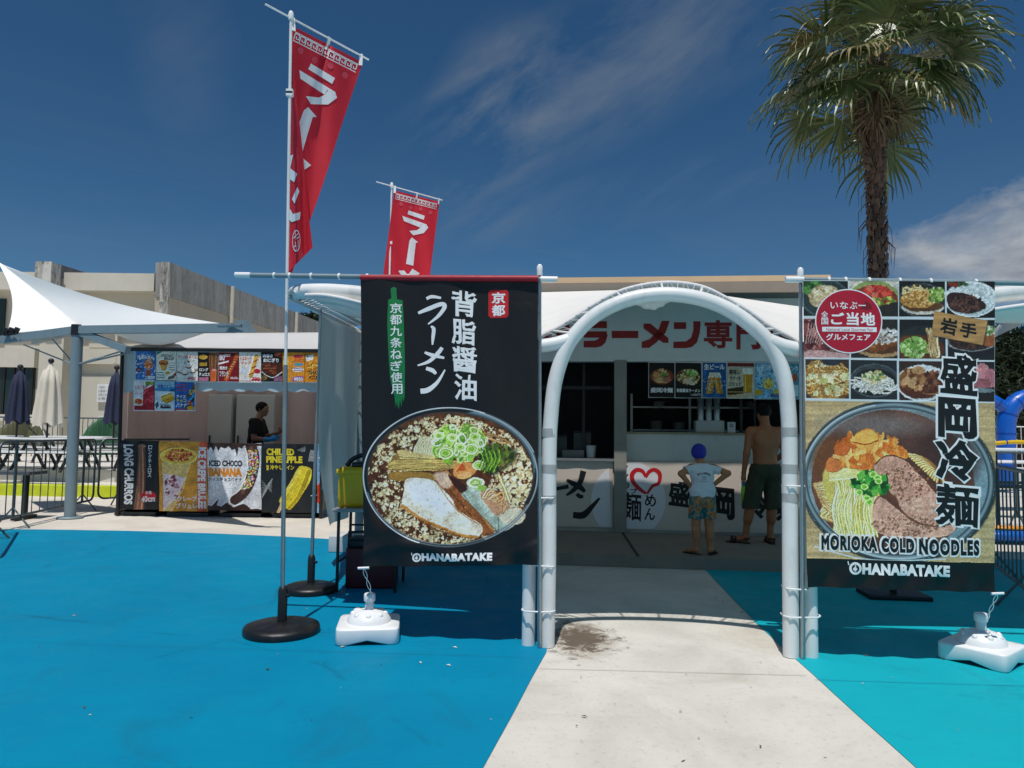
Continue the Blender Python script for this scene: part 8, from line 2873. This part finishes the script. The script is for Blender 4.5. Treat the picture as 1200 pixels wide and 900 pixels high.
# ---- the child with hands on hips
co_ = G(823.5, 649.5, 0.13)
kid = thing('person', 'child in a blue cap, white T-shirt and patterned shorts with hands on hips', 'person', co_)
K1 = lambda px, py, y=0.0: ((px - 823.5) / 106.0, y, (649.5 - py) / 106.0)
def kid_legs(f, grow=0.0):
    for s_, kx, ax_ in ((-1, -0.075, -0.07), (1, 0.075, 0.08)):
        f.cone((s_ * 0.062, 0, 0.62), (kx, 0.0, 0.345), 0.074, 0.048, 0.03, grow=grow)
        f.cone((kx, 0.0, 0.345), (ax_, -0.01, 0.075), 0.046, 0.030, 0.025, grow=grow)
        f.cone((kx, -0.018, 0.27), (ax_, -0.018, 0.20), 0.045, 0.04, 0.03, grow=grow)
def kid_torso(f, grow=0.0):
    f.ell((0, 0, 0.645), (0.122, 0.092, 0.09), 0.03, grow).ell((0, -0.03, 0.62), (0.11, 0.075, 0.08), 0.03, grow)
    f.ell((0, 0.005, 0.77), (0.112, 0.085, 0.13), 0.04, grow)
    f.ell((0, 0, 0.90), (0.125, 0.085, 0.13), 0.04, grow)
    f.cone((-0.105, 0, 0.985), (0.105, 0, 0.985), 0.044, 0.044, 0.035, grow=grow)
    f.cone((0, 0, 0.98), (-0.02, 0.01, 1.09), 0.046, 0.040, 0.03, grow=grow)
el, er = (-0.255, -0.04, 0.915), (0.285, -0.04, 0.925)
wl_k, wr_k = (-0.125, 0.0, 0.76), (0.125, 0.0, 0.785)
f = Field((-0.42, -0.25, -0.02), (0.42, 0.3, 1.3), 0.0062)
kid_torso(f)
kid_legs(f)
head(f, (-0.035, 0.02, 1.145), 0.88, (-0.1, 0.99, 0))
for s_, e_, w_k in ((-1, el, wl_k), (1, er, wr_k)):
    f.cone((s_ * 0.13, 0, 0.985), e_, 0.042, 0.034, 0.025)
    f.cone(e_, w_k, 0.034, 0.024, 0.015)
    hand(f, w_k, (-s_ * 0.55, 0.35, -0.75), (-s_ * 0.2, -1, 0), (-s_, 0.2, -0.2), 0.78, 0.3)
lk, rk = (-0.62, 0.78, 0), (0.55, 0.83, 0)
foot(f, (-0.068, -0.03, 0), lk, 0.78, 0.014)
foot(f, (0.078, -0.03, 0), rk, 0.78, 0.014)
skin('body', f, co_, 0, 1.0, mat_skin('skin_child', 'b47850'), kid)
f = Field((-0.3, -0.2, 0.6), (0.3, 0.25, 1.1), 0.006)
kid_torso(f, 0.012)
f.cone((-0.07, -0.01, 0.72), (0.07, -0.01, 0.72), 0.085, 0.085, 0.03)
for s_, e_ in ((-1, el), (1, er)):
    a = Vector((s_ * 0.13, 0, 0.985)); b = a.lerp(Vector(e_), 0.52)
    f.cone(a, b, 0.054, 0.056, 0.03)
def tcut(x, y, z):
    r_ = np.maximum(0.655 + 0.006 * np.sin(x * 50) - z, z - 1.035 + 0.25 * np.maximum(0, np.abs(x + 0.01) - 0.045))
    for s_, e_ in ((-1, el), (1, er)):
        a = Vector((s_ * 0.13, 0, 0.985)); d = (Vector(e_) - a).normalized(); c = a.lerp(Vector(e_), 0.5)
        side_ = (x * s_ > 0.15)
        r_ = np.maximum(r_, np.where(side_, (x - c.x) * d.x + (y - c.y) * d.y + (z - c.z) * d.z, -1))
    return r_
g_ = np.meshgrid(*f.ax, indexing='ij')
f.D += 0.0035 * np.sin(g_[0] * 45 + g_[2] * 30) * np.sin(g_[2] * 52 - g_[0] * 18)
f.cut(tcut)
shirt_f = f
skin('tshirt', f, co_, 0, 1.0, mat('cotton_white', 'd9dde4', 0.85, var=0.03, bump=0.08, bscale=40), kid)
f = Field((-0.25, -0.2, 0.36), (0.25, 0.22, 0.76), 0.006)
kid_torso(f, 0.010)
for s_ in (-1, 1):
    f.cone((s_ * 0.062, 0, 0.64), (s_ * 0.084, -0.005, 0.40), 0.086, 0.082, 0.025)
f.cut(lambda x, y, z: np.maximum(z - 0.70, 0.405 - z))
M_SHORT = bpy.data.materials.new('shorts_pattern')
M_SHORT.use_nodes = True
t = NT(M_SHORT.node_tree)
co = t.n('ShaderNodeTexCoord').outputs['Object']
cA = t.ramp(t.noise(t.mapping(co, scale=(1, 1, .6)), 9, 2, 0.5, 2.4), [(0.38, lin('245c66') + (1,)), (0.50, lin('3f8a88') + (1,)), (0.525, lin('c4743a') + (1,)), (0.58, lin('d88a44') + (1,)), (0.64, lin('8a4a2a') + (1,))])
M_SHORT.node_tree.links.new(cA, M_SHORT.node_tree.nodes['Principled BSDF'].inputs['Base Color'])
M_SHORT.node_tree.nodes['Principled BSDF'].inputs['Roughness'].default_value = 0.8
skin('shorts', f, co_, 0, 1.0, M_SHORT, kid)
f = Field((-0.18, -0.13, 1.02), (0.12, 0.17, 1.3), 0.005)
f.ell((-0.035, 0.012, 1.165), (0.087, 0.094, 0.098), 0.0)
f.cut(lambda x, y, z: np.maximum(1.09 + 0.55 * np.maximum(0, y + 0.01) - z, -1 + 0 * z))
skin('swim_cap', f, co_, 0, 1.0, mat('cap_blue', '16249c', 0.6, var=0.06), kid)
for h_, d_ in (((-0.068, -0.03, 0), lk), ((0.078, -0.03, 0), rk)):
    sandal('s', h_, d_, 0.82, M_SAND, kid, co_, 0, 'thong')
# printed lettering on the back of the shirt
def shirt_surf(x, y):
    """x, y: metres across and up on the back; walk in from behind to the cloth"""
    f = shirt_f
    i = int(np.clip(round((x - f.lo[0]) / f.h), 0, f.n[0] - 1))
    k = int(np.clip(round((y - f.lo[2]) / f.h), 0, f.n[2] - 1))
    col = f.D[i, :, k]
    j = int(np.argmax(col < 0)) if (col < 0).any() else int(f.n[1] / 2)
    return co_ + Vector((x, f.ax[1][j] - 0.006, y)), Vector((0, -1, 0))
L = Letters()
word = 'BILLABONG'
for i, ch in enumerate(word):
    a = R(122 - 64 * i / (len(word) - 1))
    cx, cz = -0.005 + 0.115 * math.cos(a) * 1.05, 0.815 + 0.112 * math.sin(a)
    V, T = text_geo(ch, 0.03)
    V = V[:, :2] - (V[:, :2].min(0) + V[:, :2].max(0)) / 2
    V = V * 0.030
    th_ = a - math.pi / 2
    V = np.stack([V[:, 0] * math.cos(th_) - V[:, 1] * math.sin(th_) + cx, V[:, 0] * math.sin(th_) + V[:, 1] * math.cos(th_) + cz], 1)
    L._add(V, T)
for wd, x0, x1, y0, y1 in (('SURF', -0.03, 0.02, 0.885, 0.872), ('1973', -0.027, 0.017, 0.862, 0.85)):
    V, T = text_geo(wd, 0.02)
    V = V[:, :2]
    q = (V - V.min(0)) / (V.max(0) - V.min(0))
    L._add(np.stack([x0 + q[:, 0] * (x1 - x0), y1 + q[:, 1] * (y0 - y1)], 1), T)
L.rect(-0.05, 0.833, 0.04, 0.836)
L.place(shirt_surf, 0.0, 'lettering', mat('shirt_ink', '20263c', 0.8), kid, step=0.012)

# ---- the worker inside the snack booth, in profile
wo = Vector((P(301, 505, BD + 1.15).x, BD + 1.15, 0.06))
wk = thing('person', 'snack booth worker in a black T-shirt holding a snack, seen in profile', 'person', wo)
WS = 1.13
f = Field((-0.3, -0.4, -0.02), (0.75, 0.45, 1.78), 0.008)
f.ell((-0.02, 0, 0.90), (0.115, 0.165, 0.13), 0.03).ell((-0.02, 0, 1.06), (0.11, 0.15, 0.17), 0.05).ell((0.0, 0, 1.24), (0.118, 0.175, 0.19), 0.05)
f.cone((0.0, -0.15, 1.39), (0.0, 0.15, 1.39), 0.06, 0.06, 0.05)
f.cone((0.0, 0, 1.40), (0.055, 0, 1.53), 0.064, 0.056, 0.04)
head(f, (0.085, 0, 1.60), 1.02, (0.96, -0.25, 0))
for s_ in (-1, 1):
    f.cone((-0.02, s_ * 0.09, 0.88), (0.0, s_ * 0.1, 0.48), 0.095, 0.06, 0.04).cone((0.0, s_ * 0.1, 0.48), (-0.02, s_ * 0.1, 0.09), 0.056, 0.037, 0.03)
    foot(f, (-0.05, s_ * 0.1, 0), (1, 0, 0), 1.0, 0.01)
f.cone((0.0, -0.185, 1.385), (0.04, -0.22, 1.12), 0.054, 0.042, 0.03).cone((0.04, -0.22, 1.12), (0.25, -0.15, 1.10), 0.042, 0.028, 0.02)
hand(f, (0.25, -0.15, 1.10), (1, 0.3, 0.25), (0, 0.2, 1), (0, 1, -0.1), 1.0, 0.6)
f.cone((0.0, 0.185, 1.385), (0.1, 0.20, 1.14), 0.054, 0.042, 0.03).cone((0.1, 0.20, 1.14), (0.35, 0.06, 1.22), 0.042, 0.028, 0.02)
hand(f, (0.35, 0.06, 1.22), (0.7, -0.3, 0.6), (-0.6, 0, 1), (0.2, -1, 0), 1.0, 0.7)
skin('body', f, wo, 0, WS, mat_skin('skin_worker', '9a6a4c'), wk)
f = Field((-0.3, -0.4, 0.75), (0.4, 0.4, 1.55), 0.009)
f.ell((-0.02, 0, 0.92), (0.132, 0.182, 0.13), 0.03).ell((-0.02, 0, 1.06), (0.128, 0.168, 0.17), 0.05).ell((0.0, 0, 1.24), (0.132, 0.19, 0.19), 0.05)
f.cone((0.0, -0.15, 1.39), (0.0, 0.15, 1.39), 0.074, 0.074, 0.05).cone((0.0, -0.185, 1.385), (0.03, -0.21, 1.19), 0.07, 0.068, 0.03).cone((0.0, 0.185, 1.385), (0.06, 0.20, 1.22), 0.07, 0.068, 0.03)
f.cut(lambda x, y, z: np.maximum(np.maximum(0.8 - z, z - 1.455), np.where(np.abs(y) > 0.155, 1.195 - z, -1)))
skin('tshirt', f, wo, 0, WS, mat('cotton_black', '0c0c0e', 0.85, var=0.1), wk)
f = Field((-0.2, -0.2, 0.3), (0.3, 0.2, 0.98), 0.009)
f.ell((-0.02, 0, 0.90), (0.125, 0.175, 0.13), 0.03)
for s_ in (-1, 1):
    f.cone((-0.02, s_ * 0.09, 0.88), (0.0, s_ * 0.1, 0.48), 0.105, 0.09, 0.03)
f.cut(lambda x, y, z: np.maximum(z - 0.95, 0.46 - z))
skin('shorts', f, wo, 0, WS, mat('shorts_black', '16171a', 0.85), wk)
f = Field((-0.08, -0.16, 1.48), (0.25, 0.16, 1.78), 0.006)
f.ell((0.068, 0.004, 1.632), (0.103, 0.092, 0.100), 0.0)
f.cut(lambda x, y, z: np.maximum(1.565 + 0.75 * np.maximum(0, x - 0.06) - z, x - 0.165))
skin('hair', f, wo, 0, WS, MATS['hair_black'], wk)
f = Field((0.1, -0.4, 1.0), (0.5, 0.2, 1.3), 0.006)
f.cone((0.20, -0.165, 1.105), (0.25, -0.15, 1.10), 0.044, 0.036, 0.0)
hand(f, (0.25, -0.15, 1.10), (1, 0.3, 0.25), (0, 0.2, 1), (0, 1, -0.1), 1.16, 0.6)
skin('glove', f, wo, 0, WS, mat('glove_blue', '2a8fc8', 0.5), wk)
sn = wo + Vector((0.42, 0.02, 1.27)) * WS
MB().tube(smooth_path([sn, sn + Vector((0.03, -0.02, 0.05)), sn + Vector((0.05, -0.02, 0.12))], 4), [0.022] * 5 + [0.026] * 3 + [0.01], 10).build('snack', mat('snack_tan', 'b98a4c', 0.7, bump=0.2, bscale=40), None, 'tan fried snack in the booth worker\'s raised hand', 'snack')
